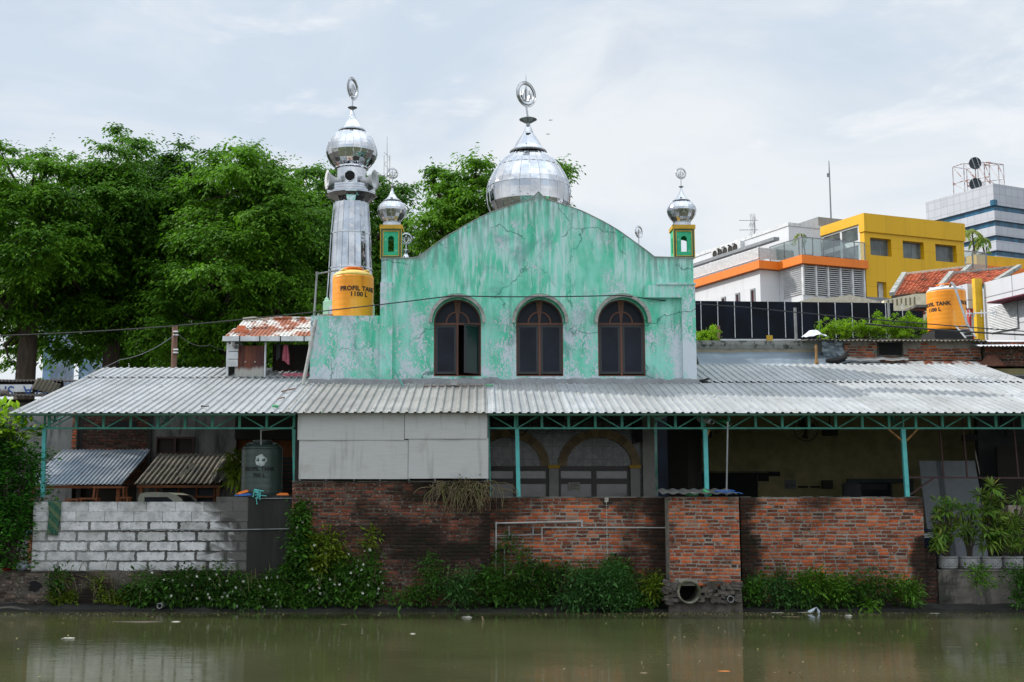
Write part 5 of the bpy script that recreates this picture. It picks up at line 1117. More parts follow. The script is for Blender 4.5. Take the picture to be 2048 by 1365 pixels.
MB().add([(p.x - x, p.y - d, p.z - y) for x, y, d in v], f).build('lettering', simple('blue_print', rgb(30, 74, 140), .7, bump=0), bn_)
b = MB(); a = P(72, 757, LY - .1); b.sheet((a.x - .12, LY - .1, a.z - .28), (.62, .1, -.16), (.12, .1, .30), .1, .03, 'sin', .005); tag(b.build('asbestos_sheet', M['asbestos']), 'broken grey asbestos sheet tilted on the far left shed', 'roof sheet')
b = MB(); a = P(10, 786, LY - .3); b.tube([a + Vector((-.1, 0, 0)), a + Vector((.08, 0, 0))], .09, 12); tag(b.build('rolled_mat', M['concrete']), 'short grey roll lying on the far left shed roof', 'roll')
# ---------------------------------------------------------------- utility pole, cables
b = MB(); a, c = P(349, 760, 40), P(350, 652, 40); b.tube([(a.x, 40, GZ), c], [.11, .09], 8); up = tag(b.build('utility_pole', M['polewood']), 'weathered brown utility pole in front of the left trees', 'pole')
b = MB()
for py in (664, 671, 700, 706): p = P(353, py, 39.9); b.tube([p + Vector((-.1, 0, 0)), p + Vector((.06, -.05, 0))], .03, 6)
b.build('insulator', M['white'], up)
cable('cable', [P(-40, 673, 30), P(352, 652, 29.5), P(905, 592, 28.7), P(1242, 591, 28.6), P(1480, 614, 30), P(2090, 666, 31)], .014, 'black cable sagging across the whole front of the mosque', .03)
cable('cable', [P(352, 668, 39.8), P(240, 720, 39), P(100, 757, 38)], .011, 'thin cable running down left from the utility pole', .15, mat='pvc_grey')
cable('cable', [P(352, 664, 39.8), P(420, 690, 44), P(520, 700, 50)], .010, 'short cable running right from the utility pole into the trees', .2, mat='pvc_grey')
cable('cable', [P(1730, 648, 30.6), P(2090, 672, 29.5)], .022, 'thick black cable in front of the right orange tank', .03)
# lattice radio mast behind the mosque
b = MB(); c = P(773, 400, 60); s_ = .28; z0_, z1_ = GZ, PZ(311, 60)
for dx, dy in ((-.14, 0), (.14, 0), (0, .2)): b.tube([(c.x + dx, 60 + dy, z0_), (c.x + dx, 60 + dy, z1_)], .022, 5)
k = 0; z = PZ(520, 60)
while z < z1_: b.tube([(c.x - .14, 60, z), (c.x + .14, 60, z + .3)], .014, 4); b.tube([(c.x + .14, 60, z + .3), (c.x - .14, 60, z + .6)], .014, 4); z += .6
b.tube([(c.x, 60, z1_), (c.x, 60, PZ(272, 60))], [.03, .012], 5); ms_ = tag(b.build('radio_mast', M['white']), 'thin white lattice radio mast rising between minaret and dome', 'mast')
b = MB(); p = P(766, 357, 60); b.box(p.x - .22, p.x + .1, 59.8, 59.9, p.z - .15, p.z + .1); b.tube([p + Vector((-.1, 0, -.1)), p + Vector((.3, 0, -.1))], .03, 5); b.build('antenna_panel', M['grey_paint'], ms_)
# ---------------------------------------------------------------- the dark yard on the right
IY = 32.4; ix = lambda px: PX(px, 920, IY); iz = lambda py: PZ(py, IY)
hl = thing('hall', 'dim yellow walled hall under the right half of the canopy', 'hall', (ix(1600), IY, GZ))
b = MB(); b.box(ix(1368), ix(2350), IY, IY + .2, GZ, rz(32.0) - .04); b.build('back_wall', M['yellow_in'], hl)
b = MB(); b.box(PX(1957, 900, IY - 1.5), PX(2350, 900, IY - 1.5), IY - 1.5, IY - 1.3, GZ, rz(IY - 1.5) - .1); b.build('grey_wall', M['int_grey'], hl)
b = MB(); b.box(xr - .005, ix(1368), IY - 2.6, IY - 2.4, GZ, rz(IY - 2.5) - .1); b.box(ix(1368) - .1, ix(1368), IY - 2.4, IY, GZ, rz(IY - 2.5)); b.build('side_wall', M['house_dark'], hl)
b = MB(); b.box(ix(1382), ix(1513), IY - .04, IY + .01, GZ, iz(946)); b.box(ix(1513), ix(1536), IY - .03, IY + .01, iz(963), iz(946)); b.box(ix(1536), ix(1559), IY - .03, IY + .01, iz(953), iz(944)); b.build('dark_opening', M['black'], hl)
b = MB(); b.box(ix(1512), ix(1514), IY - .06, IY + .01, iz(976), iz(944)); b.box(ix(1382), ix(1558), IY - .06, IY + .01, iz(945), iz(943.5)); b.build('opening_edge', M['int_grey'], hl)
b = MB(); b.box(ix(1594), ix(1613), IY - .05, IY, iz(976), iz(972.5)); b.box(ix(1618), ix(1637), IY - .05, IY, iz(976), iz(972.5)); b.build('wall_vent', M['black'], hl)
b = MB(); b.box(ix(1641), ix(1661), IY - .15, IY, iz(978), iz(961)); tag(b.build('meter_box', M['house_dark']), 'small dark box on the yellow hall wall', 'box')
b = MB(); b.box(ix(1568), ix(1590), IY - .02, IY - .001, iz(978), iz(960)); pst = tag(b.build('poster', simple('faded_poster', rgb(84, 88, 92), .8)), 'faded grey poster on the yellow hall wall', 'poster')
v, f = text_geo('10.25', .11, .002); p = P(1579, 971, IY - .024); MB().add([(p.x + x, p.y - d, p.z + y) for x, y, d in v], f).build('lettering', M['house_dark'], pst)
b = MB(); b.box(ix(1692), ix(1822), IY - .12, IY, iz(966), iz(958)); b.box(ix(1692), ix(1700), IY - .1, IY, GZ, iz(966)); b.box(ix(1776), ix(1780), IY - .1, IY, GZ, iz(966)); b.box(ix(1816), ix(1822), IY - .1, IY, GZ, iz(966)); wn = b.build('window_frame', simple('dark_green_frame', rgb(24, 44, 42), .6), hl)
b = MB(); b.box(ix(1700), ix(1776), IY - .05, IY - .04, iz(1000), iz(966)); b.build('pane', M['glass'], wn)
b = MB(); b.box(ix(1712), ix(1770), IY - .06, IY - .055, iz(980), iz(969)); b.build('light_panel', M['int_grey'], wn)
def person_shirt():
    b = MB(); vs = []; n = 22
    for j, (z, w, d) in enumerate(((0, .24, .08), (-.05, .36, .1), (-.3, .37, .1), (-.75, .34, .09))):
        for k in range(n): a = 2 * PI * k / n; p = P(1702, 966, 31.2); q = 1 + .12 * math.sin(5 * a + j); vs.append((p.x + w * .62 * math.cos(a) * q, p.y + d * math.sin(a) * q, p.z + z))
    b.add(vs, [(j * n + k, j * n + (k + 1) % n, (j + 1) * n + (k + 1) % n, (j + 1) * n + k) for j in range(3) for k in range(n)] + [tuple(range(n))[::-1]])
    p = P(1702, 963, 31.2); b.tube([p + Vector((-.12, 0, -.03)), p + Vector((0, 0, .06)), p + Vector((.12, 0, -.03))], .012, 5); b.tube([p + Vector((0, 0, .06)), p + Vector((.02, 0, .14))], .01, 5)
    tag(b.build('hanging_shirt', M['int_grey'], smooth=True), 'dark grey shirt on a hanger beside the hall window', 'shirt')
person_shirt()
def fan(px, py, Y, r, label):
    c = P(px, py, Y); t = thing('wall_fan', label, 'fan', (c.x, Y, c.z)); b = MB(); b.tube([(c.x + r * math.cos(a), Y, c.z + r * math.sin(a)) for a in [2 * PI * k / 24 for k in range(25)]], .012, 5, False)
    for k in range(20): a = 2 * PI * k / 20; b.tube([(c.x, Y - .08, c.z), (c.x + r * math.cos(a), Y, c.z + r * math.sin(a))], .004, 4)
    b.build('cage', M['rubber'], t); b = MB()
    for k in range(3):
        a = 2 * PI * k / 3 + .4; b.add([(c.x + q * r * math.cos(a + e), Y + .0 + f_, c.z + q * r * math.sin(a + e)) for q, e, f_ in ((.15, -.2, 0), (.85, -.35, .03), (.85, .3, -.03), (.15, .4, 0))], [(0, 1, 2, 3)])
    b.build('fan_blades', M['house_dark'], t); b = MB(); b.tube([(c.x, Y - .02, c.z), (c.x, Y + .2, c.z), (c.x, Y + .25, rz(Y + .25) - .05)], .05, 8); b.build('mount', M['rubber'], t)
fan(1108, 838, 28.4, .22, 'round black fan under the canopy before the right tiled arch'); fan(1036, 850, 28.2, .24, 'black fan behind the post at the left tiled arch'); fan(1612, 858, 30.5, .3, 'black fan hanging in front of the yellow hall wall'); fan(2012, 858, 30.2, .22, 'black fan hanging at the far right under the canopy')
for px, py, l in ((1408, 870, 'dark speaker box hanging behind the post above the pier'), (1660, 866, 'dark box hanging right of the hall fan'), (1940, 876, 'dark box hanging above the leaning white panels'), (1278, 866, 'narrow black speaker beside the marble column')):
    p = P(px, py, 30.6 if px != 1278 else 28.9); b = MB(); w_ = .17 if px != 1278 else .07; h_ = .07 if px != 1278 else .22; b.box(p.x - w_, p.x + w_, p.y - .1, p.y + .1, p.z - h_, p.z + h_); b.bar((p.x, p.y, p.z + h_), (p.x, p.y, rz(p.y) - .03), .03); tag(b.build('speaker_box', M['rubber']), l, 'speaker')
# leaning white panels, frame of maroon tubes
for (x0, x1, y0, y1, tl, l) in ((1853, 1886, 922, 1010, -.0, 'narrow left one of the white panels leaning in the yard'), (1887, 1955, 922, 1010, .0, 'wide right one of the white panels leaning in the yard')):
    a, c = P(x0, y1, 29.6), P(x1, y0, 29.8); b = MB(); b.slab((a.x, 29.5, GZ), (c.x + .12, 29.5, GZ), (c.x, 30.0, c.z), (a.x, 30.0, c.z), .03); tag(b.build('white_panel', simple('grey_white_board', rgb(120, 126, 132), .7, var=.08)), l, 'panel')
fr_ = thing('tube_frame', 'rust red tube frame standing in the dark yard at the right', 'frame', (PX(1940, 955, 27.2), 27.2, GZ)); b = MB(); b.bar(P(1800, 955, 27.2), P(2120, 957, 27.2), .035)
for px in (1887, 1934, 2036): b.bar((PX(px, 940, 27.2), 27.2, PZ(956, 27.2)), (PX(px, 940, 27.2) - .06, 27.2, rz(27.2) - .1), .03)
b.bar(P(1868, 956, 27.2), P(1812, 995, 27.2), .035); b.build('tube', simple('maroon_tube', rgb(78, 50, 50), .6), fr_)
b = MB(); b.box(PX(2000, 900, 30), PX(2100, 900, 30), 30.2, 30.28, GZ, PZ(892, 30)); b.build('dark_gate', M['house_dark'], hl)
b = MB(); p = P(2030, 1022, 26.9); b.box(p.x - .14, p.x + .4, 26.9, 27.3, p.z - .12, p.z + .12); o = tag(b.build('cardboard_box', simple('pale_cardboard', rgb(150, 138, 124), .8)), 'pale cardboard box behind the rightmost potted palm', 'box'); b = MB(); b.tube([(p.x + .02, 26.899, p.z), (p.x + .02, 26.89, p.z)], .04, 14); b.build('hand_hole', M['black'], o)
# motorbike glimpse and barrel beside the brick end
b = MB(); p = P(1849, 1120, 26.3); b.lathe([(.27, 0), (.29, .02), (.29, .28), (.3, .3), (.29, .32), (.29, .6), (.27, .62), (.0, .62)], (p.x + .18, 26.5, GZ + .03), 26); tag(b.build('barrel', M['dkblue']), 'dark blue plastic barrel behind the first potted palm', 'barrel')
mb = thing('motorbike', 'blue and white motorbike half hidden behind the brick wall end', 'motorbike', (PX(1856, 1070, 27), 27, GZ))
p = P(1858, 1074, 27); b = MB(); b.add([p + Vector(v) for v in ((-.5, -.08, .12), (.0, -.1, .06), (.24, -.06, -.08), (.05, -.1, -.1), (-.5, -.1, -.06), (-.5, .12, .12), (.0, .14, .06), (.24, .1, -.08), (.05, .14, -.1), (-.5, .14, -.06))], [(0, 1, 2, 3, 4), (9, 8, 7, 6, 5), (0, 5, 6, 1), (1, 6, 7, 2), (2, 7, 8, 3), (3, 8, 9, 4), (4, 9, 5, 0)]); b.build('body', M['white'], mb)
b = MB(); b.slab(p + Vector((-.5, -.09, .20)), p + Vector((.1, -.11, .09)), p + Vector((.1, .13, .09)), p + Vector((-.5, .13, .20)), .05); b.build('seat', M['dkblue'], mb)
for dx in (-1.05, .12): b = MB(); b.tube([(p.x + dx + .27 * math.cos(a), 27, GZ + .3 + .27 * math.sin(a)) for a in [2 * PI * k / 24 for k in range(25)]], .05, 7, False); b.tube([(p.x + dx, 26.94, GZ + .3), (p.x + dx, 27.06, GZ + .3)], .06, 10); b.build('wheel', M['rubber'], mb)
b = MB(); b.bar((p.x + .12, 27, GZ + .3), (p.x - .1, 27, p.z), .05); b.bar((p.x - 1.05, 27, GZ + .3), (p.x - .5, 27, p.z), .05); b.build('fork', M['steel'], mb)
# bench, bags at the far left
b = MB(); p = P(24, 1119, 26.0); b.box(p.x - .16, p.x + .16, 25.95, 26.5, p.z - .02, p.z + .04); bn2 = tag(b.build('stone_stand', simple('tan_stone', rgb(132, 116, 92), .9)), 'small tan stone stand at the far left bank', 'stand')
b = MB(); b.prism([(p.x - .08, GZ), (p.x + .09, GZ), (p.x + .07, p.z - .021), (p.x - .07, p.z - .021)], 26.0, 26.25); b.build('pedestal', simple('tan_stone_leg', rgb(120, 104, 82), .9), bn2)
def blob(name, c, r, mat, label, cat, seed=0, sq=.7):
    b = MB(); vs = []; n, m_ = 14, 8
    for j in range(1, m_):
        for i in range(n):
            a, e = 2 * PI * i / n, -PI / 2 + PI * j / m_; q = 1 + .55 * fbm(math.cos(a) * 1.5, math.sin(a) * 1.5 + e, seed); vs.append((c[0] + r * q * math.cos(a) * math.cos(e), c[1] + r * .7 * q * math.sin(a) * math.cos(e), c[2] + r * sq * (1 + q * math.sin(e))))
    k = len(vs); vs += [(c[0], c[1], c[2]), (c[0], c[1], c[2] + 1.9 * r * sq)]
    fs = [(j * n + i, j * n + (i + 1) % n, (j + 1) * n + (i + 1) % n, (j + 1) * n + i) for j in range(m_ - 2) for i in range(n)] + [((i + 1) % n, i, k) for i in range(n)] + [((m_ - 2) * n + i, (m_ - 2) * n + (i + 1) % n, k + 1) for i in range(n)]
    return tag(b.add(vs, fs).build(name, M[mat] if isinstance(mat, str) else mat), label, cat)
blob('plastic_bag', P(45, 1141, 25.95), .13, 'plastic_bag', 'pale crumpled plastic bag on the left bank', 'bag', 2); blob('rag', P(10, 1142, 25.95), .09, 'red', 'red rag lying left of the stone stand', 'rag', 4); 
b = MB(); a = P(30, 1050, 26.6); 
for k in range(9): b.tube([a + Vector((.1 * k - .3, .03 * k, -.3 + .05 * k)), a + Vector((.1 * k + .35, .2, .45 - .1 * k))], .014, 5)
tag(b.build('junk_sticks', M['house_dark']), 'heap of dark sticks and junk left of the block wall', 'junk')
blob('tarpaulin', P(62, 1060, 26.9), .28, 'redcloth', 'dark maroon tarpaulin heap left of the block wall', 'tarpaulin', 7, .8); blob('blue_bag', P(58, 1072, 26.6), .08, 'blue', 'small blue bag below the maroon tarpaulin', 'bag', 8)

def leafmesh(name, C, D, L, W, mat, parent=None, seed=0, fold=.25, label=None, cat=None, origin=None, curl=.25):
    C = np.asarray(C, float).reshape(-1, 3); D = np.asarray(D, float).reshape(-1, 3); n = len(C); L = np.broadcast_to(np.asarray(L, float), (n,)).reshape(n, 1); W = np.broadcast_to(np.asarray(W, float), (n,)).reshape(n, 1)
    D = D / (np.linalg.norm(D, axis=1, keepdims=True) + 1e-9); g = np.random.default_rng(int(seed * 1000) + 5); up = np.array([0, 0, 1.]) + g.normal(0, .45, (n, 3))
    S = np.cross(D, up); S /= (np.linalg.norm(S, axis=1, keepdims=True) + 1e-9); N = np.cross(S, D)
    p0 = C; pm = C + D * L * .45; p3 = C + D * L - np.array([0, 0, 1.]) * L * curl; l = pm + S * W * .5 - N * W * fold; r = pm - S * W * .5 - N * W * fold; m = pm + N * W * .05
    V = np.stack([p0, l, m, r, p3], 1).reshape(-1, 3); o0 = Vector(ORG[parent.name]) if parent is not None else (Vector(origin) if origin is not None else Vector((C[:, 0].mean(), C[:, 1].mean(), C[:, 2].min())))
    me = bpy.data.meshes.new(name); i = np.arange(n)[:, None] * 5
    T = np.concatenate([i + np.array([[0, 1, 2]]), i + np.array([[0, 2, 3]]), i + np.array([[1, 4, 2]]), i + np.array([[2, 4, 3]])], 1).reshape(-1, 3)
    me.vertices.add(len(V)); me.vertices.foreach_set('co', (V - np.array(o0)).ravel()); k = len(T); me.loops.add(k * 3); me.loops.foreach_set('vertex_index', T.ravel().astype(np.int32)); me.polygons.add(k); me.polygons.foreach_set('loop_start', np.arange(0, k * 3, 3, dtype=np.int32)); me.polygons.foreach_set('loop_total', np.full(k, 3, dtype=np.int32)); me.update(calc_edges=True); me.materials.append(mat)
    o = link(bpy.data.objects.new(name, me), parent, o0)
    if label: tag(o, label, cat)
    return o

# ---------------------------------------------------------------- hotel and yellow block (rotated frame)
class Frame:
    def __init__(s, px, py, Y, ang):
        p = P(px, py, Y); s.o = Vector((p.x, p.y, 0)); s.a = Vector((math.cos(ang), math.sin(ang), 0)); s.b = Vector((-math.sin(ang), math.cos(ang), 0)); s.ang = ang
    def loc(s, w): d = Vector((w.x, w.y, 0)) - s.o; return Vector((d.dot(s.a), d.dot(s.b), w.z))
    def F(s, px, py, b=0):  # on a plane parallel to the front at depth b
        return s.loc(HIT(px, py, s.o + s.b * b, s.b))
    def S(s, px, py, a=0):  # on a plane parallel to the side at a
        return s.loc(HIT(px, py, s.o + s.a * a, s.a))
    def thing(s, name, label, cat): return thing(name, label, cat, (s.o.x, s.o.y, 0), s.ang)
fr = Frame(1727, 430, 90, R(22.2)); A = fr.F
ht = fr.thing('hotel', 'white and orange hotel with louvres and a roof terrace behind the black wall', 'hotel')
zT, zB_ = A(1727, 523).z, A(1727, 539).z     # orange band
a3 = A(1606, 525).x; k2 = fr.S(1559, 532, a3); b2 = k2.y; k1 = fr.F(1520.6, 533, b2); a1 = k1.x
zw = zT
bA = 60
def box(name, mat, parent, *q): b = MB(); b.box(*q); return b.build(name, M[mat] if isinstance(mat, str) else mat, parent)
# white lower volume
box('wing', 'white_panel', ht, a3 + .02, 0, .12, bA, 0, zB_ - .02); box('wing', 'white_panel', ht, a1 + .02, a3 + .01, b2 + .1, bA, 0, zB_ - .03)
e = .35
b = MB(); b.box(a3 - e, -.02, -e, 0.1, zB_, zT); b.box(a3 - e, a3, .1, b2 - e + .001, zB_, zT); b.box(a1 - e, a3, b2 - e, b2 + .1, zB_ + .002, zT - .002); b.box(a1 - e, a1, b2 + .1, bA, zB_, zT); b.build('orange_band', M['orange_panel'], ht)
box('terrace_deck', 'grey_paint', ht, a1, 0, b2 + .1, bA, zT - .3, zT - .2); box('terrace_deck', 'grey_paint', ht, a3, 0, .1, b2 + .1, zT - .31, zT - .21)
# louvres on the front
zl0, zl1 = A(1660, 592).z, zB_ - .05; b = MB(); xs_ = [A(px, 570).x for px in (1606.5, 1632, 1656, 1681, 1705, 1728)]
nL = 14
for i in range(5):
    for k in range(nL): z = zl0 + (zl1 - zl0) * (k + .5) / nL; b.obox(((xs_[i] + xs_[i + 1]) / 2, .0, z), xs_[i + 1] - xs_[i] - .12, .09, .05, (.5, 0, 0))
for k in range(nL): z = zl0 + (zl1 - zl0) * (k + .5) / nL; b.obox((a3 - .02, 1.3, z), .09, 2.2, .05, (0, -.5, 0))
b.build('louvre_screen', M['white'], ht); b = MB()
for x in xs_: b.box(x - .06, x + .06, -.1, .11, zl0 - .1, zl1)
b.build('louvre_post', M['white'], ht); box('louvre_void', 'house_dark', ht, a3 + .05, -.05, .105, .115, zl0, zl1)
# windows low on the long side
for px, w in ((1447, 8.5), (1475.5, 8.5), (1506, 9)):
    p, q = fr.S(px - w / 2, 600, a1), fr.S(px + w / 2, 600, a1); zt = fr.S(px, 578 + (1506 - px) * .28, a1).z
    b = MB(); b.prism([(q.y, zt - 3.0), (p.y, zt - 3.0), (p.y, zt), (q.y, zt)], a1 - .04, a1 + .018, [[(q.y + .12, zt - 2.9), (p.y - .12, zt - 2.9), (p.y - .12, zt - .12), (q.y + .12, zt - .12)]], axis='x'); w_ = b.build('window', M['grey_paint'], ht)
    box('pane', 'glass_red', w_, a1 + .005, a1 + .012, q.y + .05, p.y - .05, zt - 2.95, zt - .05)
# upper white block
u0 = fr.F(1577, 452, b2 + 1.0); ua, ub, uz = u0.x, b2 + 1.0, u0.z
box('upper_block', 'white_panel', ht, ua, -1.0, ub, 58, zT - .2, uz); box('upper_parapet', 'white', ht, ua - .06, -1.0, ub - .05, 58.1, uz + .001, uz + .25)
t0 = fr.F(1636, 434, b2 + 3); box('stair_tower', 'grey_paint', ht, t0.x, t0.x + 9, b2 + 3, b2 + 22, uz + .26, t0.z)
# sunshade bar and slat screen along the roof edge of the long side
b = MB(); zq = zT + 3.4
p1, p2 = fr.S(1575, 472, ua - .6), fr.S(1480, 508, ua - .6); b.box(ua - 1.0, ua - .5, ub + .5, ub + 22, p1.z - .12, p1.z + .12); b.build('awning_bar', M['grey_paint'], ht)
b = MB(); xx = a1 + .1
hS = fr.S(1528, 492, a1).z - zT
for k in range(8):
    z = zT + .25 + k * (hS - .3) / 7.5; b.box(a1, a1 + .06, b2 + .2, 57, z, z + .13); b.box(a1 + .1, ua - .3, b2 + .2, b2 + .26, z, z + .13)
for y in np.arange(b2 + .2, 57, 3.2): b.box(a1 + .09, a1 + .2, y + .1, y + .25, zT, zT + hS + .1)
b.box(ua - .35, ua - .2, b2 + .2, b2 + .3, zT, zT + hS); b.build('slat_screen', M['white'], ht)
# air conditioners : things hung on the side wall
for k in range(5):
    p = fr.S(1471 - k * 10.3, 495 + k * 3.3, ua - .8); y = p.y; z = p.z
    t = thing('air_conditioner', ['nearest', 'second', 'middle', 'fourth', 'farthest'][k] + ' air conditioner unit in the row high on the white hotel side', 'air conditioner', (fr.o + fr.a * (ua - .3) + fr.b * y + Vector((0, 0, z)))[:], fr.ang, 'air conditioners on the hotel')
    b = MB(); b.box(-.45, -.02, -.6, .6, -.42, .42); b.build('casing', M['white'], t); b = MB(); b.tube([(-.46, .1 + .27 * math.cos(a), .27 * math.sin(a)) for a in [2 * PI * i / 18 for i in range(19)]], .03, 5, False); b.add([(-.455, .1 + .26 * math.cos(a), .26 * math.sin(a)) for a in [2 * PI * i / 18 for i in range(18)]], [tuple(range(18))]); b.build('fan_grille', M['house_dark'], t); b = MB(); b.box(-.5, .3, -.5, -.44, -.5, -.43); b.box(-.5, .3, .44, .5, -.5, -.43); b.build('bracket', M['steel'], t)
# terrace railing with glass
b = MB(); g = MB(); zr = zT + 1.35
for x in np.linspace(a3 - .1, -.1, 7): b.box(x - .03, x + .03, -.12, -.06, zT, zr)
for y in np.linspace(.3, b2 + 1, 3): b.box(a3 - .12, a3 - .06, y - .03, y + .03, zT, zr)
b.box(a3 - .12, -.1, -.13, -.05, zr - .03, zr + .03); b.box(a3 - .13, a3 - .05, -.05, b2 + 1, zr - .03, zr + .03); b.build('railing', M['steel'], ht)
g.box(a3 - .08, -.1, -.1, -.09, zT + .1, zr - .05); g.box(a3 - .1, a3 - .09, -.05, b2 + 1, zT + .1, zr - .05); g.build('railing_glass', M['rail_glass'], ht)
# ---- yellow block
yb = fr.thing('office_block', 'bright yellow clad block with three square windows beside the hotel', 'office block')
xR = A(1925, 433).x; zTop = A(1727, 427).z; w3 = [(A(a, 500).x, A(c_, 500).x) for a, c_ in ((1741, 1783), (1806, 1848), (1871, 1913))]; wz0, wz1 = A(1740, 510).z, A(1740, 475).z
lw = (A(1754.5, 580).x, A(1773, 580).x, A(1760, 594).z - 1, A(1760, 564).z); zbY = A(1760, 600).z - 14
holes = [[(a, wz0), (c_, wz0), (c_, wz1), (a, wz1)] for a, c_ in w3] + [[(lw[0], lw[2]), (lw[1], lw[2]), (lw[1], lw[3]), (lw[0], lw[3])]]
zSm = A(1800, 474).z + .12
b = MB(); b.prism([(0, 0), (xR, 0), (xR, zSm), (0, zSm)], 0, .5, holes); b.box(xR - .5, xR, .5, 14, 0, zSm); b.build('front_cladding', M['yellow_panel'], yb)
b = MB(); b.box(-.08, xR + .08, -.12, .5, zSm + .002, zTop); b.box(-.08, .5, .501, 9.5, A(1727, 446).z, zTop); b.box(xR - .5, xR + .08, .5, 14, zSm + .002, zTop); b.box(.5, xR - .5, .5, 14, zTop - .6, zTop - .3); b.box(-.05, .5, 8.6, 9.5, zT, A(1727, 446).z); b.build('upper_cladding', M['yellow_panel'], yb)
b = MB()
for a, c_ in w3:
    b.prism([(a - .05, wz0 - .05), (c_ + .05, wz0 - .05), (c_ + .05, wz1 + .05), (a - .05, wz1 + .05)], .40, .46, [[(a + .06, wz0 + .06), ((a + c_) / 2 + .2, wz0 + .06), ((a + c_) / 2 + .2, wz1 - .06), (a + .06, wz1 - .06)], [((a + c_) / 2 + .26, wz0 + .06), (c_ - .06, wz0 + .06), (c_ - .06, wz1 - .06), ((a + c_) / 2 + .26, wz1 - .06)]])
    w_ = b.build('window', M['grey_paint'], yb); b = MB(); box('pane', 'win_int', w_, a, c_, .425, .435, wz0, wz1)
b.prism([(lw[0], lw[2]), (lw[1], lw[2]), (lw[1], lw[3]), (lw[0], lw[3])], .36, .46, [[(lw[0] + .1, lw[2] + .1), ((lw[0] + lw[1]) / 2, lw[2] + .1), ((lw[0] + lw[1]) / 2, lw[3] - .1), (lw[0] + .1, lw[3] - .1)]]); w_ = b.build('window', M['white'], yb); box('pane', 'glass_red', w_, lw[0], lw[1], .47, .48, lw[2], lw[3])
box('base_wall', 'grey_paint', yb, -.1, xR, -.25, 0 - .002, 0, A(1760, 597).z)
# glazed side under the yellow frame
zg0, zg1 = zT, A(1727, 446).z; b = MB()
for y in (.55, 2.6, 4.8, 8.4): b.box(.05, .2, y, y + .22, zg0, zg1)
b.box(.04, .2, .5, 8.6, zg1 - 1.5, zg1 - 1.15); b.box(.04, .2, .5, 8.6, zg1 - .15, zg1 - .001); b.build('glazing_frame', M['white'], yb); box('glazing', 'win_int', yb, .1, .12, .5, 8.6, zg0, zg1)
# lower yellow wing right with railing and orange band
w0 = fr.F(1926, 523, 9); w1 = fr.F(1958, 514, 9)
box('orange_band', 'orange_panel', yb, xR + .001, xR + 22, 8.8, 9.2, fr.F(1950, 545, 9).z, fr.F(1950, 530, 9).z); box('yellow_wing', 'yellow_panel', yb, w1.x, xR + 26, 9.3, 10.5, fr.F(1990, 545, 9.3).z, fr.F(1990, 513, 9.3).z)
b = MB(); 
for px in (1927, 1945, 1972): p = fr.F(px, 530, 8.6); b.box(p.x - .05, p.x + .05, 8.5, 8.6, p.z - .3, fr.F(px, 507, 8.6).z)
p = fr.F(1972, 507, 8.6); b.box(xR, p.x, 8.5, 8.6, p.z - .05, p.z + .05); b.build('railing', M['steel'], yb); g = MB(); g.box(xR, p.x, 8.54, 8.55, p.z - 1.5, p.z - .1); g.build('railing_glass', M['rail_glass'], yb)
def palm(base, h, lean, r, n, label, seed, name='roof_palm', lw_=.09, droop=1.0):
    t = thing(name, label, 'palm', base); r_ = random.Random(seed); b = MB(); bs = Vector(base); top = bs + Vector((lean, 0, h))
    b.tube([bs, bs.lerp(top, .5) + Vector((-lean * .15, 0, 0)), top], [.11 * h / 5 + .02, .07 * h / 5 + .02, .05], 7); b.build('trunk', M['bark'], t)
    C_, D_, N_, L_, W_ = [], [], [], [], []
    for k in range(n):
        a = 2 * PI * k / n + r_.uniform(-.3, .3) + .4; e = r_.uniform(.1, 1.1); q = top.copy(); d = Vector((math.cos(a) * math.cos(e), math.sin(a) * math.cos(e), math.sin(e))); wind = Vector((-.35, 0, 0)) * droop
        seg = 9
        for i in range(seg):
            d = (d + Vector((0, 0, -.26 * droop)) + wind * .2).normalized(); q = q + d * r / seg; s = d.cross(Vector((0, 0, 1)))
            if s.length < .1: continue
            s.normalize()
            for sg in (-1, 1): C_.append(q[:]); D_.append((s * sg * .8 + d * .5 + Vector((0, 0, -.55)))[:]); L_.append(r * .26 * (1 - i / seg * .4)); W_.append(lw_)
    leafmesh('fronds', C_, D_, L_, W_, M['leaf_palm'], t, r_.random()); return t
HOTEL = fr
# ---- silver tower
ft = Frame(1986, 369, 300, R(26.3)); tw = ft.thing('office_tower', 'silver tiled office tower with blue window bands at the far right', 'office tower')
zt = ft.F(1986, 367).z; B_ = ft.S(1851, 405, 0).y; bands = [(ft.F(1990, y0).z, ft.F(1990, y1).z) for y0, y1 in ((410, 421), (440, 451.5), (470, 480), (500, 511), (529, 541), (559, 571))]
cur = zt; b = MB()
for hi, lo in bands: b.box(0, 60, 0, B_, hi, cur); cur = lo
b.box(0, 60, 0, B_, 0, cur); b.build('cladding', M['tower_panel'], tw)
b = MB()
for hi, lo in bands: b.box(.6, 59, .6, B_ - .6, lo - .1, hi + .1)
b.build('window_band', M['tower_glass'], tw); box('roof', 'grey_paint', tw, .5, 59, .5, B_ - .5, zt - 1.2, zt - .8)
b = MB(); b.box(-.08, 1.1, -.08, 1.1, bands[0][0] - .1, bands[0][0] + 1.3); b.build('corner_notch', M['tower_glass'], tw)
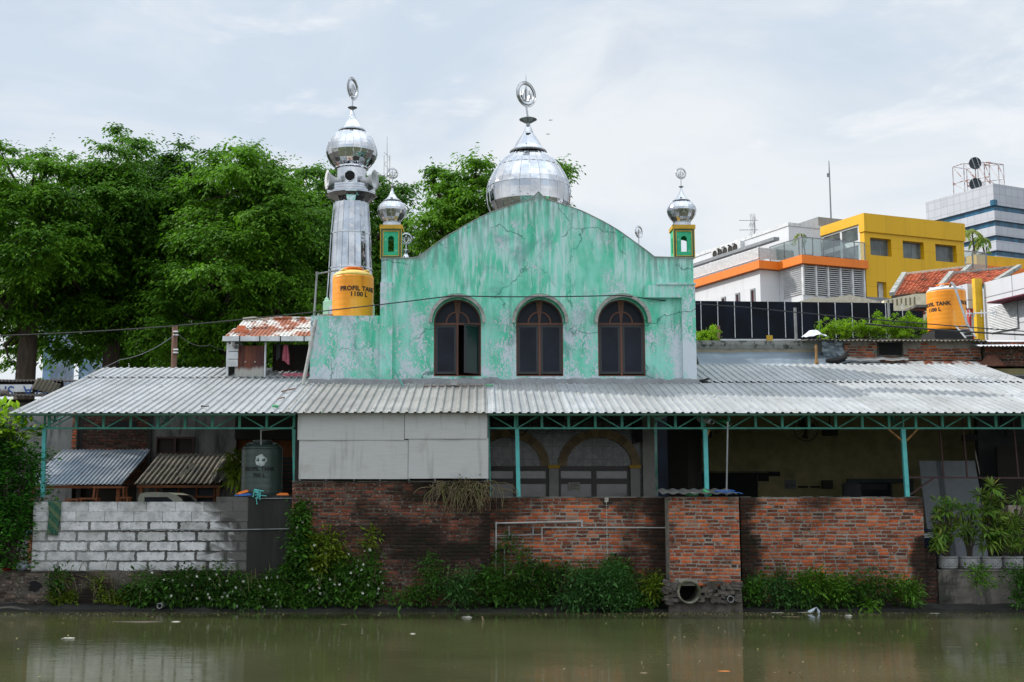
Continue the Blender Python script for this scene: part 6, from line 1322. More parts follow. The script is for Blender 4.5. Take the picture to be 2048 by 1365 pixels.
# dish frame on the tower roof
df = ft.thing('antenna_frame', 'red and white steel antenna frame on the roof of the silver tower', 'antenna frame')
b = MB(); yF = 12; q = lambda px, py: ft.S(px, py, 3)
def qs(px, py): p = q(px, py); return (3, p.y, p.z)
xs = [1905, 1927, 1950, 1968, 1978]; 
zlo = zt - .8
tops = {1905: 334, 1927: 327, 1950: 326, 1968: 325, 1978: 325}
cols = [qs(x, tops[x]) for x in xs]
def V3(p, d=0): return Vector((p[0] + d, p[1], p[2]))
for d in (0, 5):
    for i, c_ in enumerate(cols):
        b.tube([V3(c_, d), Vector((c_[0] + d, c_[1], zlo))], .16, 4)
        if i:
            p0, p1 = V3(cols[i - 1], d), V3(c_, d); 
            for f_ in (0, .5): h0, h1 = p0.z - (p0.z - zlo) * f_, p1.z - (p1.z - zlo) * f_; b.tube([Vector((p0.x, p0.y, h0)), Vector((p1.x, p1.y, h1))], .14, 4); b.tube([Vector((p0.x, p0.y, h0)), Vector((p1.x, p1.y, h1 - (h1 - zlo) * .5))], .12, 4)
for c_ in cols: b.tube([V3(c_), V3(c_, 5)], .12, 4)
b.build('lattice', simple('faded_red_white_steel', rgb(150, 110, 104), .6, var=.3, sc=.4, dirt=rgb(200, 200, 200), dlo=.45, dhi=.5, dsc=.5), df)
for px, py, r, l in ((1950, 327, 1.55, 'upper dark dish on the antenna frame'), (1951, 369, 1.6, 'lower dark dish on the antenna frame')):
    c_ = ft.S(px, py, 1.5); w = ft.o + ft.a * 1.5 + ft.b * c_.y + Vector((0, 0, c_.z)); t = thing('dish_antenna', l, 'dish', w[:], 0, 'dishes on the tower roof')
    b = MB(); rr_ = r; prof = [(0, -.35), (rr_ * .5, -.27), (rr_ * .85, -.08), (rr_, 0), (rr_ * 1.0, .1), (rr_ * .85, .02), (0, -.2)]; bb = MB(); bb.lathe(prof, (0, 0, 0), 28, 0, False); m_ = Matrix.Rotation(PI / 2 + .1, 3, 'X'); b.v = [tuple(w + (m_ @ Vector(v)) * 1.0) for v in bb.v]; b.f = bb.f; b.build('reflector', simple('dark_dish', rgb(44, 54, 62), .6), t)
    b = MB()
    for s_ in (-.35, .45): b.tube([w + Vector((s_ * rr_ - .4, -.35, rr_ * .9)), w + Vector((s_ * rr_ + .4, -.35, -rr_ * .9))], .06, 5)
    b.build('strut', M['white'], t)
# ---- black glass wall
GY = 55; gx = lambda px: PX(px, 640, GY); gz = lambda py: PZ(py, GY); gw = thing('glass_wall', 'long black panelled wall with thin white ribs right of the mosque', 'wall', (gx(1590), GY, GZ))
b = MB(); x0, x1 = gx(1300), gx(1788)
b.prism([(x0, GZ), (x1, GZ), (x1, gz(606.5)), (x0, gz(601))], GY, GY + .4); b.prism([(x1 + .02, GZ), (gx(1856), GZ), (gx(1856), gz(618)), (x1 + .02, gz(618))], GY + .6, GY + 1); b.build('panel', M['blackglass'], gw); b = MB()
for k in range(-2, 13): x = gx(1402 + 33.6 * k); b.box(x - .014, x + .014, GY - .05, GY + .001, gz(676), gz(603 + k * .4))
b.box(gx(1390), gx(1600), GY - .09, GY + .001, gz(681.5), gz(679)); b.box(gx(1400), gx(1560), GY - .3, GY - .25, gz(683.5), gz(682)); b.build('rib', M['white'], gw)
b = MB(); b.box(gx(1527), gx(1539), GY - .5, GY - .4, gz(685), gz(674)); tag(b.build('yellow_board', M['yellow_trim']), 'small yellow board at the foot of the black wall', 'board')
# ---- grey parapet and flashing behind the right canopy
QY = 32.9; qx = lambda px: PX(px, 700, QY); qz = lambda py: PZ(py, QY)
pw = thing('parapet_wall', 'long grey plastered parapet with bluish flashing behind the right canopy', 'wall', (qx(1500), QY, GZ))
b = MB(); b.box(qx(1391.5), qx(1690), QY, QY + .3, GZ, qz(693)); b.build('wall', simple('tan_render', rgb(140, 132, 116), .9, var=.12, dirt=rgb(110, 104, 92), dlo=.5, dhi=.75), pw)
b = MB(); n = 90; x0, x1 = qx(1391.5), qx(1690); vs = []
for i in range(n + 1): x = x0 + (x1 - x0) * i / n; vs += [(x, QY - .012, qz(695) - .05 - .05 * fbm(x * 2.5, 3)), (x, QY - .05, qz(690)), (x, QY - .05, qz(682)), (x, QY + .35, qz(681))]
b.add(vs, [(i * 4 + j, i * 4 + 4 + j, i * 4 + 5 + j, i * 4 + 1 + j) for i in range(n) for j in range(3)]); b.build('capping', simple('mouldy_capping', rgb(132, 132, 126), .9, dirt=rgb(50, 50, 46), dlo=.52, dhi=.62, dsc=5), pw)
b = MB(); vs = []
for i in range(n + 1): x = x0 + (x1 - x0 + .8) * i / n; w_ = .03 * fbm(x * 1.6, 8); vs += [(x, QY - .85, rz(32.0) + .0), (x, QY - .45, rz(32) + .10 + w_), (x, QY - .03, qz(708) + w_), (x, QY - .02, qz(705) + w_)]
b.add(vs, [(i * 4 + j, i * 4 + 4 + j, i * 4 + 5 + j, i * 4 + 1 + j) for i in range(n) for j in range(3)]); b.build('flashing', simple('blue_grey_flashing', rgb(116, 128, 138), .7, var=.15, sc=2, vs=(.5, 1, 3), dirt=rgb(160, 162, 160), dlo=.55, dhi=.7), pw)
b = MB(); a, c = P(1632, 690, 32.3), P(1633, 727, 32.25); b.tube([a, c], .035, 8); b.lathe([(.05, 0), (.06, .04), (.04, .1)], (c.x, c.y, c.z - .02), 8); tag(b.build('rusty_pipe', M['rustpipe']), 'short rusty upright pipe before the grey parapet', 'pipe')
b = MB(); vs = []; 
for j in range(7):
    for i in range(9): p = P(1644 + 44 * i / 8 + (3 if j > 4 else 0), 683 + 31 * j / 6 - 3 * (i / 8), 32.7); vs.append((p.x, 32.72 - .05 * fbm(i * .7, j * .7, 2), p.z))
b.add(vs, [(j * 9 + i, j * 9 + i + 1, (j + 1) * 9 + i + 1, (j + 1) * 9 + i) for j in range(6) for i in range(8)]); o = b.build('metal_patch', simple('crumpled_zinc', rgb(140, 152, 160), .4, .5, var=.2), smooth=False); o.modifiers.new('s', 'SOLIDIFY').thickness = .01; tag(o, 'crumpled grey metal patch at the right end of the parapet', 'sheet')
b = MB(); b.tube([P(1652, 722, 32.2), P(1672, 722, 32.2), P(1688, 716, 32.2), P(1692, 706, 32.2), P(1697, 702, 32.2)], [.05, .09, .09, .05, .03], 8); tag(b.build('rubber_mat', M['rubber']), 'curled black rubber mat beside the crumpled metal patch', 'mat')
for i, (px, py, hh, rr_, l) in enumerate(((1395, 660, .5, .3, 'small bright shrub touching the green wall edge'), (1420, 655, .75, .42, 'larger bright shrub just right of the green wall'))): pass
b = MB(); a, c = P(1438, 684, 40), P(1437, 652, 40); b.tube([(a.x, 40, GZ), c], .05, 6); tag(b.build('brown_post', M['polewood']), 'short brown post right of the bright shrub', 'post')
b = MB(); a, c = P(1593, 682, 50), P(1590, 616, 50); b.tube([(a.x, 50, GZ), c], .06, 6); tag(b.build('grey_pole', M['pvc_grey']), 'thin grey pole in front of the black wall', 'pole')
b = MB(); a, c = P(1779, 682, 50), P(1777, 606, 50); b.tube([(a.x, 50, GZ), c], .05, 6); tag(b.build('grey_pole', M['pvc_grey']), 'thin grey pole before the right end of the black wall', 'pole')
# ---- brick hut with asbestos roof, right
BY = 32.7; bx = lambda px: PX(px, 700, BY); bz = lambda py: PZ(py, BY)
hut = thing('brick_hut', 'small brick hut with a ragged asbestos roof carrying the right orange tank', 'hut', (bx(1830), BY, GZ))
win = (bx(1757), bx(1803), bz(711), bz(686))
b1, m1 = bricks(bx(1689), bx(1962), bz(735), bz(682), BY, bl=.2, bh=.052, seed=50, th=.25, skip=lambda x, z: (win[0] - .05 < x < win[1] + .05 and win[2] - .02 < z < win[3] + .02) or (z > bz(697) and fbm(x * 1.2, z * 3, 7) > -.05))
multi('brick_wall', [(b1, M['brick']), (m1, M['mortar'])], hut, lambda x, y, z: .18 + .4 * fbm(x, z * 2, 3) + (.35 if z < bz(720) else 0))
box('window_opening', 'black', hut, win[0], win[1], BY - .02, BY - .012, win[2], win[3]); b = MB(); b.prism([(win[0] - .04, win[2] - .04), (win[1] + .04, win[2] - .04), (win[1] + .04, win[3] + .04), (win[0] - .04, win[3] + .04)], BY - .03, BY + .001, [[(win[0], win[2]), (win[1], win[2]), (win[1], win[3]), (win[0], win[3])]]); b.build('window_frame', M['concrete'], hut)
b = MB(); b.box(bx(1689), bx(1962), BY + .01, BY + .2, bz(683) + .001, bz(678)); b.box(bx(1689), bx(2200), BY + .26, BY + 3, GZ, bz(682)); b.build('wall_plate', M['concrete'], hut)
b = MB(); a, c = P(1612, 678, BY - .3), P(1975, 681, BY - .3); b.sheet((a.x, BY - .35, a.z - .05), (c.x - a.x, 0, -.03), (0, 3.8, .42), .11, .035, 'sin', .008, 3, .04, 6); b.build('roof_sheet', M['asbestos'], hut)
b = MB(); vs = []
for j in range(5):
    for i in range(7): p = P(1606 + 46 * i / 6, 677 - 4 * math.sin(i / 6 * PI * .9), BY); vs.append((p.x + .04 * fbm(i * 2, j * 2, 1), BY - .25 + .10 * j, p.z + .035 * j * (.5 + math.sin(i / 6 * PI)) + .05 * fbm(i * 1.3, j * 1.3, 3)))
b.add(vs, [(j * 7 + i, j * 7 + i + 1, (j + 1) * 7 + i + 1, (j + 1) * 7 + i) for j in range(4) for i in range(6)]); o = b.build('metal_scrap', M['white']); o.modifiers.new('s', 'SOLIDIFY').thickness = .008; tag(o, 'bent pale metal sheet at the left end of the hut roof', 'sheet')
b1, m1 = bricks(bx(1615), bx(1689) - .01, bz(700), bz(679), BY + .35, seed=52); w = multi('brick_wall', [(b1, M['brick']), (m1, M['mortar'])], None, lambda x, y, z: .05); tag(w, 'bit of brick wall behind the parapet left of the hut', 'brick wall')
b = MB(); b.box(PX(1857, 670, 36), PX(1932, 670, 36), 35.5, 36.6, bz(679), PZ(664, 36) - .02); b.build('tank_bearer', M['rubber'], hut)
b1, m1 = bricks(bx(1962) + .01, bx(2180), bz(735), bz(686), BY - .25, seed=53, th=.2); w = multi('brick_wall', [(b1, M['brick_dk']), (m1, M['mortar_dk'])], None, lambda x, y, z: .2 + .4 * fbm(x, z, 8)); tag(w, 'darker brick wall at the far right edge below the white tin roof', 'brick wall')
b = MB(); a = P(1960, 694, BY - .6); b.sheet((a.x, BY - .7, a.z), (3.2, 0, 0), (0, 3.0, .52), .1, .03, 'sin', .004, 3, .02, 4); tag(b.build('tin_roof', simple('bright_tin', rgb(206, 208, 212), .5, .2)), 'bright corrugated tin roof at the far right edge', 'roof')
b = MB(); a = P(1985, 742, 31.6); b.sheet((12.92, 31.2, rz(31.2) - .25), (3, 0, 0), (0, 1.5, .3), .1, .03, 'sin', .004, 3, .02, 4); b.sheet((12.92, 27.0, rz(27.0) - .3), (3, 0, -.3), (0, 4.1, 1.05), .1, .03, 'sin', .004, 3, .02, 4); tag(b.build('tin_roof', M['roof_c']), 'dull grey tin roof beyond the right end of the canopy', 'roof')
# scrap sheets along the upper roof edge
for i, (xa, xb, ya, yb, mt, l) in enumerate(((1690, 1815, 715, 722, 'roof_c', 'long grey ribbed sheet scrap lying under the hut window'), (1695, 1816, 725, 730, 'roof', 'flat pale sheet scrap along the top edge of the canopy'), (1812, 1972, 722, 733, 'rust_roof', 'buckled rusty flashing below the brick hut'))):
    b = MB(); n = 26; vs = []
    for k in range(n + 1): t_ = k / n; p = P(xa + (xb - xa) * t_, yb, 32.1); q = P(xa + (xb - xa) * t_, ya, 32.35); w_ = .04 * fbm(t_ * 6, i); vs += [(p.x, 32.05 - (.05 if i == 1 else 0), p.z + w_ + .01), (q.x, 32.25, (p.z + q.z) / 2 + w_ * 1.5 + .02), (q.x, 32.42, q.z + w_)]
    b.add(vs, [(k * 3 + j, k * 3 + 3 + j, k * 3 + 4 + j, k * 3 + 1 + j) for k in range(n) for j in range(2)]); o = b.build('sheet_scrap', M[mt]); o.modifiers.new('s', 'SOLIDIFY').thickness = .008; tag(o, l, 'sheet')
b = MB(); p = P(1985, 722, 32.2); b.add([p + Vector(v) for v in ((-.35, 0, -.12), (-.02, -.1, -.15), (.3, 0, -.1), (.12, .1, .18), (-.08, .15, .2), (-.1, -.05, .1))], [(0, 1, 5), (1, 2, 3), (1, 3, 5), (3, 4, 5), (0, 5, 4)]); o = b.build('rusty_ridge_piece', simple('deep_rust', rgb(96, 60, 44), .85)); o.modifiers.new('s', 'SOLIDIFY').thickness = .01; tag(o, 'folded rusty ridge piece at the right corner of the hut', 'sheet')
# ladder, tank pipe, TV aerials
ld = thing('ladder', 'short metal ladder leaning on the hut roof right of the tank', 'ladder', P(1945, 672, 32.6)); b = MB(); l0, l1 = P(1932, 677, 32.4), P(1911, 652, 33.6); r0, r1 = P(1952, 675, 32.4), P(1936, 650, 33.6); b.tube([l0, l1], .025, 6); b.tube([r0, r1], .025, 6)
for k in range(4): b.tube([l0.lerp(l1, .15 + k * .26), r0.lerp(r1, .15 + k * .26)], .018, 5)
b.build('ladder_frame', M['pvc_grey'], ld)
b = MB(); b.tube([P(1900, 573, 35.3), P(1903, 566, 35), P(1909, 572, 34.8), P(1935, 650, 33.6), P(1946, 668, 32.8)], .035, 8); tag(b.build('tank_pipe', M['steel']), 'steel pipe arching from the right orange tank down to the roof', 'pipe')
def yagi(base, h, arms, label, s=1.0):
    t = thing('tv_antenna', label, 'antenna', base); b = MB(); bs = Vector(base); b.tube([bs, bs + Vector((0, 0, h))], .03 * s, 6); b.build('mast', M['steel'], t); b = MB()
    for hh, L, n in arms:
        c_ = bs + Vector((0, 0, hh)); b.tube([c_ + Vector((-L, 0, -.02)), c_ + Vector((L * .25, 0, 0))], .022 * s, 5)
        for k in range(n): x = -L * .2 + L * .4 * k / n; b.tube([c_ + Vector((x - .12 * s, -.25 * s, .42 * s)), c_ + Vector((x, 0, 0)), c_ + Vector((x - .12 * s, .25 * s, -.42 * s))], .014 * s, 4)
    b.build('aerial', M['steel'], t)
p = fr.F(1503, 486, ub); q = fr.S(1503, 478, ua); w = fr.o + fr.a * (ua + .3) + fr.b * q.y + Vector((0, 0, q.z)); yagi(w[:], PZ(434, w.y) - w.z, ((PZ(441, w.y) - w.z, 1.2, 4), (PZ(460, w.y) - w.z, 1.2, 4)), 'double TV aerial on the roof edge of the white hotel', 1.1)
p = P(1952, 640, 34.5); tv = thing('tv_antenna', 'horizontal white TV aerial right of the tank pipe', 'antenna', P(1943, 662, 34.5)); b = MB(); b.tube([P(1946, 664, 34.5), P(1945, 626, 34.5)], .03, 6); b.build('mast', M['pvc_grey'], tv); b = MB(); b.tube([P(1932, 628, 34.5), P(1990, 625, 34.5)], .02, 5)
for px in (1932, 1938, 1948, 1962, 1985, 1991): b.tube([P(px, 620, 34.5), P(px + 2, 627, 34.5), P(px, 634, 34.5)], .014, 5)
b.build('aerial', M['white'], tv)
w = fr.o + fr.a * (t0.x + 3.6) + fr.b * (b2 + 6) ; b = MB(); zt_m = PZ(322, w.y); b.tube([(w.x, w.y, t0.z - 1), (w.x, w.y, PZ(345, w.y)), (w.x, w.y, zt_m)], [.07, .055, .03], 6); lm = tag(b.build('lightning_mast', M['steel']), 'tall thin mast standing on the hotel roof', 'mast'); b = MB(); p = P(1674, 350, w.y); b.box(w.x - .2, w.x - .03, w.y - .05, w.y + .05, p.z - .18, p.z + .12); b.build('arrestor', M['steel'], lm)
# ---- tiled roofs
def tiled(pa, pb, pc, pd, label, ridge='beige'):
    """quad corners eave-left, eave-right, ridge-right, ridge-left"""
    t = thing('tiled_house', label, 'house', (pa.x, pa.y, GZ)); U = pb - pa; V = ((pd - pa) + (pc - pb)) * .5; n = U.cross(pd - pa).normalized(); nu = max(4, int(U.length / .36)); nv = max(4, int((pd - pa).length / .42)); b = MB(); r_ = random.Random(3)
    for j in range(nv):
        for i in range(nu):
            def pt(u, v): return (pa.lerp(pb, u)).lerp(pd.lerp(pc, u), v)
            u0, u1 = i / nu, (i + .96) / nu; v0, v1 = j / nv, (j + 1.12) / nv; a_, b_, c_, d_ = pt(u0, v0), pt(u1, v0), pt(u1, v1), pt(u0, v1); m0, m1_ = pt((u0 + u1) / 2, v0), pt((u0 + u1) / 2, v1); h0 = n * (.07 + r_.uniform(0, .015)); q = n * .045
            b.add([a_ + q, m0 + h0 + q, b_ + q, b_, m1_ * 1 + h0 * .6, d_ * 1, c_ * 1, a_], [(0, 1, 4, 5), (1, 2, 6, 4), (0, 7, 3, 2), (0, 2, 1)])
    b.build('roof_tiles', M['clay'], t); b = MB(); b.slab(pa - n * .15, pb - n * .15, pc - n * .15, pd - n * .15, .1); b.build('roof_deck', M['concrete'], t)
    b = MB(); k = 22
    for i in range(k): a_, c_ = pd.lerp(pc, i / k), pd.lerp(pc, (i + .9) / k); b.bar(a_ + n * .06, c_ + n * .08, .26, .14)
    b.build('ridge_cap', M[ridge], t); b = MB(); b.bar(pa + n * .1, pd + n * .1, .26, .2); b.bar(pb + n * .1, pc + n * .1, .26, .2); b.build('verge', M['coping'], t)
    return t
TY_ = 66
th = tiled(P(1783, 592, TY_), P(1889, 582, TY_ + 3), P(1938, 536, TY_ + 9), P(1808, 551, TY_ + 6), 'clay tiled roof house with cream wall, left of the two tiled roofs')
tiled(P(1878, 578, TY_ + 1), P(1990, 566, TY_ + 4), P(2038, 536, TY_ + 9), P(1903, 549, TY_ + 5), 'clay tiled roof with pale ridge, right of the two tiled roofs', 'coping')
b = MB(); a, c = P(1768, 604, 63), P(1870, 585, 64); b.prism([(a.x, GZ), (P(1875, 600, 63).x, GZ), (P(1875, 600, 63).x, PZ(587, 63)), (P(1830, 590, 63).x, PZ(588, 63)), (a.x, PZ(601, 63))], 63, 63.4); b.build('cream_wall', M['cream'], th)
b = MB()
for k in range(7): px = 1775 + k * 8.8; b.box(PX(px, 600, 63), PX(px + 2.6, 600, 63), 62.97, 62.999, PZ(611, 63), PZ(600 - k * .9, 63))
b.build('slot_vent', simple('shaded_slot', rgb(120, 112, 90), .9), th)
b = MB(); b.box(PX(1824, 615, 61), PX(1862, 615, 61), 60.5, 63, PZ(618, 61), PZ(613, 61)); b.build('porch_slab', M['concrete'], th); b = MB(); p = P(1843, 620, 61); b.lathe([(.25, PZ(618, 61) - .01), (.16, PZ(622, 61)), (.3, PZ(626, 61)), (.14, PZ(630, 61)), (.14, GZ)][::-1], (p.x, 61.2, 0), 12); b.build('porch_column', M['terracotta'], th)
b = MB(); b.prism([(PX(1590, 600, 80), GZ), (PX(1760, 600, 80), GZ), (PX(1760, 600, 80), PZ(603, 80)), (PX(1700, 597, 80), PZ(590, 80)), (PX(1645, 600, 80), PZ(598, 80)), (PX(1630, 600, 80), PZ(594, 80)), (PX(1590, 600, 80), PZ(606, 80))], 80, 84); tag(b.build('beige_house', M['beige']), 'low beige gabled house just above the black wall', 'house')
# ---- white clad building at the right edge
fw = Frame(1967, 566, 52, R(15.6)); S_ = fw.S; wb = fw.thing('clad_building', 'white panelled shop building with yellow and red pillars at the far right', 'shop')
yE = S_(2120, 600).y; zq = S_(1967, 566).z
b = MB(); b.box(0, 9, yE, 0, GZ, zq); b.build('cladding', M['panel_big'], wb)
Fp = lambda px, py, bb: fw.F(px, py, bb)
p0, p1 = Fp(1936, 600, .6), Fp(1951, 600, .6); b = MB(); b.box(p0.x, p1.x, .6, 2.4, Fp(1936, 617, .6).z, Fp(1940, 568, .6).z); b.build('white_pillar', M['panel_big'], wb)
b = MB(); b.box(p0.x + .05, p1.x, .65, 1.4, GZ, Fp(1940, 617.5, .6).z); b.build('red_pillar', simple('red_cladding', rgb(176, 60, 66), .5), wb)
p0, p1 = Fp(1951.5, 600, .1), Fp(1966, 600, .1); b = MB(); b.box(p0.x, p1.x, .1, .3, GZ + 2, Fp(1955, 557, .1).z); b.build('yellow_pillar', simple('yellow_pillar_cladding', rgb(214, 170, 20), .5, dirt=rgb(150, 110, 30), dlo=.62, dhi=.75), wb)
y7 = S_(2007, 607).y; b = MB(); b.box(-.8, -.001, yE, y7, S_(2007, 609).z, S_(2007, 606.5).z); b.build('maroon_canopy', M['redcloth'], wb)
ya, yb_ = S_(2037, 640).y, S_(1981, 640).y; z0_, z1_ = S_(1981, 668).z, S_(1981, 614).z; b = MB()
for k in range(17): z = z0_ + (k + .5) * (z1_ - z0_) / 17; b.obox((-.05, (ya + yb_) / 2, z), .06, abs(yb_ - ya), .055, (0, .5, 0))
b.build('louvre', M['white'], wb); box('louvre_back', 'int_grey', wb, -.012, -.004, ya, yb_, z0_, z1_)
# ---- distant towers glimpsed through the trees
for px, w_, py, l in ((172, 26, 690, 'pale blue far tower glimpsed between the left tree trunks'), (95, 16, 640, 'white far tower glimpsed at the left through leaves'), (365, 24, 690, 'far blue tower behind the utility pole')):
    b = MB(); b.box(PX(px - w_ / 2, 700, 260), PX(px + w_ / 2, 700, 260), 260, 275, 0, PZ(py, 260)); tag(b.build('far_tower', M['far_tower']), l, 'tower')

def crown(lobes, ncl, nl, size, leafL, seed, drop=.5, flat=.45, inner=.35, shell=False):
    """clumps of drooping leaves over ellipsoid lobes -> centres, directions, lengths"""
    g = np.random.default_rng(seed); C, D, L = [], [], []; vol = np.array([l[3] * l[4] * l[5] for l in lobes]) ** .67; vol /= vol.sum(); cl = []
    for lb, f in zip(lobes, vol):
        k = max(4, int(ncl * f)); d = g.normal(0, 1, (k, 3)); d /= np.linalg.norm(d, axis=1, keepdims=True); r = np.where(g.random(k) < inner, g.uniform(.3, .75, k), g.uniform(.78, 1.06, k)); q = np.array(lb[:3]) + d * r[:, None] * np.array(lb[3:6]); q += g.normal(0, .12, q.shape)
        for c, dd in zip(q, d):
            s = size * g.uniform(.5, 1.35); m = int(nl * (s / size) ** 1.6)
            if shell:   # umbrella shaped sprays: sprigs radiating from the clump centre, leaves along each sprig
                ns = max(4, m // 9); a = g.uniform(0, 2 * PI, ns); ll = s * g.uniform(.45, 1.15, ns); tilt = g.normal(.22, .25, ns); dn = g.uniform(.2, .7, ns)
                for i in range(ns):
                    t = np.linspace(.12, 1, 9)[:, None]; dirh = np.array([[math.cos(a[i]), math.sin(a[i]), tilt[i]]]) + dd * .25; pts = c + dirh * t * ll[i] - np.array([[0, 0, 1.]]) * t ** 2 * ll[i] * dn[i] + g.normal(0, .035, (9, 3)); C.append(pts)
                    sd = np.array([[-dirh[0, 1], dirh[0, 0], 0]]) * np.where(np.arange(9) % 2, 1, -1)[:, None]; D.append(dirh * .6 + sd * .8 + np.array([[0, 0, -1.]]) * (.25 + t * dn[i] * .9) + g.normal(0, .22, (9, 3))); L.append(leafL * g.uniform(.65, 1.3, 9))
            else:
                rad = g.normal(0, 1, (m, 3)) * np.array([s * .55, s * .55, s * .55 * flat]); rad[:, 2] -= .35 * (rad[:, 0] ** 2 + rad[:, 1] ** 2) / s; C.append(c + rad)
                o = rad.copy(); o[:, 2] = -abs(g.normal(drop, .35, m)) * s * .6 + .1; o += dd * .25 * s + g.normal(0, .18 * s, o.shape); D.append(o); L.append(leafL * g.uniform(.6, 1.35, m))
            cl.append(c)
    return np.concatenate(C), np.concatenate(D), np.concatenate(L), cl
def tree(label, tx, Y, tr, lobes_px, ncl, nl, size, leafL, seed, mat='leaf_tree', lean=0, fork=None):
    base = (PX(tx, 740, Y), Y, GZ); t = thing('tree', label, 'tree', base, group='trees behind the mosque')
    lobes = [(PX(px, py, Y + dy), Y + dy, PZ(py, Y + dy), rx / F * Y, rd, rz_ / F * Y) for px, py, rx, rz_, rd, dy in lobes_px]
    C, D, L, cl = crown(lobes, ncl, nl, size, leafL, seed, .35, .36, .25, True); leafmesh('crown', C, D, L, L * .5, M[mat], t, seed / 100)
    b = MB(); r_ = random.Random(seed); f0 = P(fork[0] if fork else tx, fork[1] if fork else 640, Y); bs = Vector(base); b.tube([bs, bs.lerp(f0, .5) + Vector((lean * .3, 0, 0)), f0], [tr * 1.25, tr, tr * .8], 9)
    for lb in lobes: c_ = Vector(lb[:3]); mid = f0.lerp(c_, .5) + Vector((r_.uniform(-.4, .4), r_.uniform(-.3, .3), -.3)); b.tube([f0, mid, c_, c_ + Vector((r_.uniform(-.5, .5), 0, lb[5] * .6))], [tr * .55, tr * .34, tr * .2, .03], 6)
    for c_ in cl[::3]:
        lb = min(lobes, key=lambda l: (Vector(l[:3]) - Vector(c_)).length); b.tube([Vector(lb[:3]), Vector(lb[:3]).lerp(Vector(c_), .5) + Vector((0, 0, -.15)), Vector(c_)], [.06, .04, .015], 4)
    b.build('trunk', M['bark'], t); return t
tree('broad green tree at the far left with a thick leaning trunk', 45, 48, .42, [(60, 400, 130, 95, 4, 0), (-40, 480, 120, 110, 4, 1), (110, 500, 110, 105, 4, -1), (0, 600, 90, 55, 3, 0), (150, 560, 90, 80, 3, 1), (10, 690, 26, 45, .8, 0)], 330, 300, .84, .165, 11, fork=(58, 650))
tree('tallest tree of the left row, crown peaking left of the minaret gap', 205, 50, .36, [(265, 360, 95, 82, 3.5, 0), (200, 440, 105, 100, 4, -1), (340, 420, 90, 100, 4, 0), (250, 560, 110, 100, 3.5, 0), (180, 660, 70, 55, 2, 0), (320, 640, 70, 80, 2.5, 1), (390, 360, 50, 60, 2, 1)], 350, 300, .84, .165, 12, 'leaf_tree2', fork=(230, 620))
tree('rounded tree of the left row standing behind the utility pole', 430, 47, .34, [(500, 370, 82, 70, 3.5, 0), (440, 440, 90, 100, 3.5, 1), (560, 450, 80, 95, 3.5, 0), (470, 560, 110, 95, 3.5, -1), (400, 640, 80, 90, 2.5, 0), (560, 600, 70, 70, 3, -1)], 340, 300, .84, .165, 13, fork=(470, 620))
tree('tree of the left row partly hidden by the minaret and annex', 620, 52, .34, [(640, 420, 70, 78, 3.5, 0), (615, 510, 80, 100, 3.5, 0), (700, 520, 80, 130, 3.5, 1), (600, 640, 90, 80, 3, 0), (770, 460, 60, 95, 3, 2), (800, 540, 60, 70, 3, 2)], 280, 300, .88, .165, 14, 'leaf_tree2', fork=(640, 600))
tree('loose crowned tree behind the big silver dome', 960, 44, .3, [(948, 375, 52, 58, 2.2, 0), (890, 400, 46, 45, 1.8, 0), (980, 440, 105, 70, 2.5, 0), (885, 470, 55, 45, 2, 0), (1085, 400, 40, 50, 1.6, 1), (862, 352, 16, 16, .6, 0), (1108, 345, 8, 14, .5, 0)], 140, 220, .62, .15, 15, fork=(960, 500))
# dark green mass farther back so that the row closes
C, D, L, cl = crown([(PX(px, 600, 62), 62, PZ(py, 62), rx / F * 62, 2.5, rz_ / F * 62) for px, py, rx, rz_ in ((100, 520, 150, 130), (300, 520, 150, 150), (480, 540, 140, 130), (640, 560, 120, 130), (300, 680, 240, 50), (560, 690, 110, 50), (760, 560, 80, 70))], 560, 100, .95, .33, 21); tag(leafmesh('far_trees', C, D, L, L * .5, M['leaf_tree2'], None, .2), kind='stuff', label='dark mass of trees closing the gaps behind the left row', cat='trees')
# ---- bush and young tree at the left edge
def bush(name, label, cat, lobes_px, Y, ncl, nl, size, leafL, seed, mat, wr=.4, group=None, flat=.7, drop=.3, stem=True, depth=.35, inner=.35):
    lobes = [(PX(px, py, Y), Y + (dy if len(q) else 0), PZ(py, Y), rx / F * Y, depth, rz_ / F * Y) for px, py, rx, rz_, *q in lobes_px for dy in [q[0] if q else 0]]
    C, D, L, cl = crown(lobes, ncl, nl, size, leafL, seed, drop, flat, inner); C[:, 2] = np.maximum(C[:, 2], .03)
    if stem:
        b0 = Vector((lobes[0][0], Y, min(l[2] - l[5] for l in lobes))); t = thing(name, label, cat, b0, 0, group); leafmesh('leaves', C, D, L, L * wr, M[mat], t, seed / 77); b = MB()
        for c_ in cl[::2]: c_ = Vector(c_); b.tube([b0 + Vector(((c_.x - b0.x) * .35, .0, 0)), b0.lerp(c_, .6) + Vector((0, 0, -.02)), c_], [.016, .011, .006], 4)
        b.build('stem', M['bark'], t); return t
    o = leafmesh(name, C, D, L, L * wr, M[mat], None, seed / 77); return tag(o, label, cat, group)
bush('tree', 'dense dark leafed bush filling the left edge beside the block wall', 'bush', [(15, 950, 45, 70), (40, 1010, 40, 60), (5, 1050, 52, 60), (-30, 980, 60, 120), (48, 925, 22, 30), (10, 1110, 25, 25), (-10, 880, 32, 34)], 25.9, 420, 42, .2, .105, 31, 'leaf_bush', .42, depth=.5)
bl = bush('young_tree', 'young plant with long oval leaves at the left roof corner', 'plant', [(12, 822, 20, 18), (34, 850, 26, 15), (20, 880, 24, 20), (5, 855, 18, 20)], 25.9, 34, 9, .16, .24, 32, 'leaf_bright', .38, drop=.1, depth=.25)
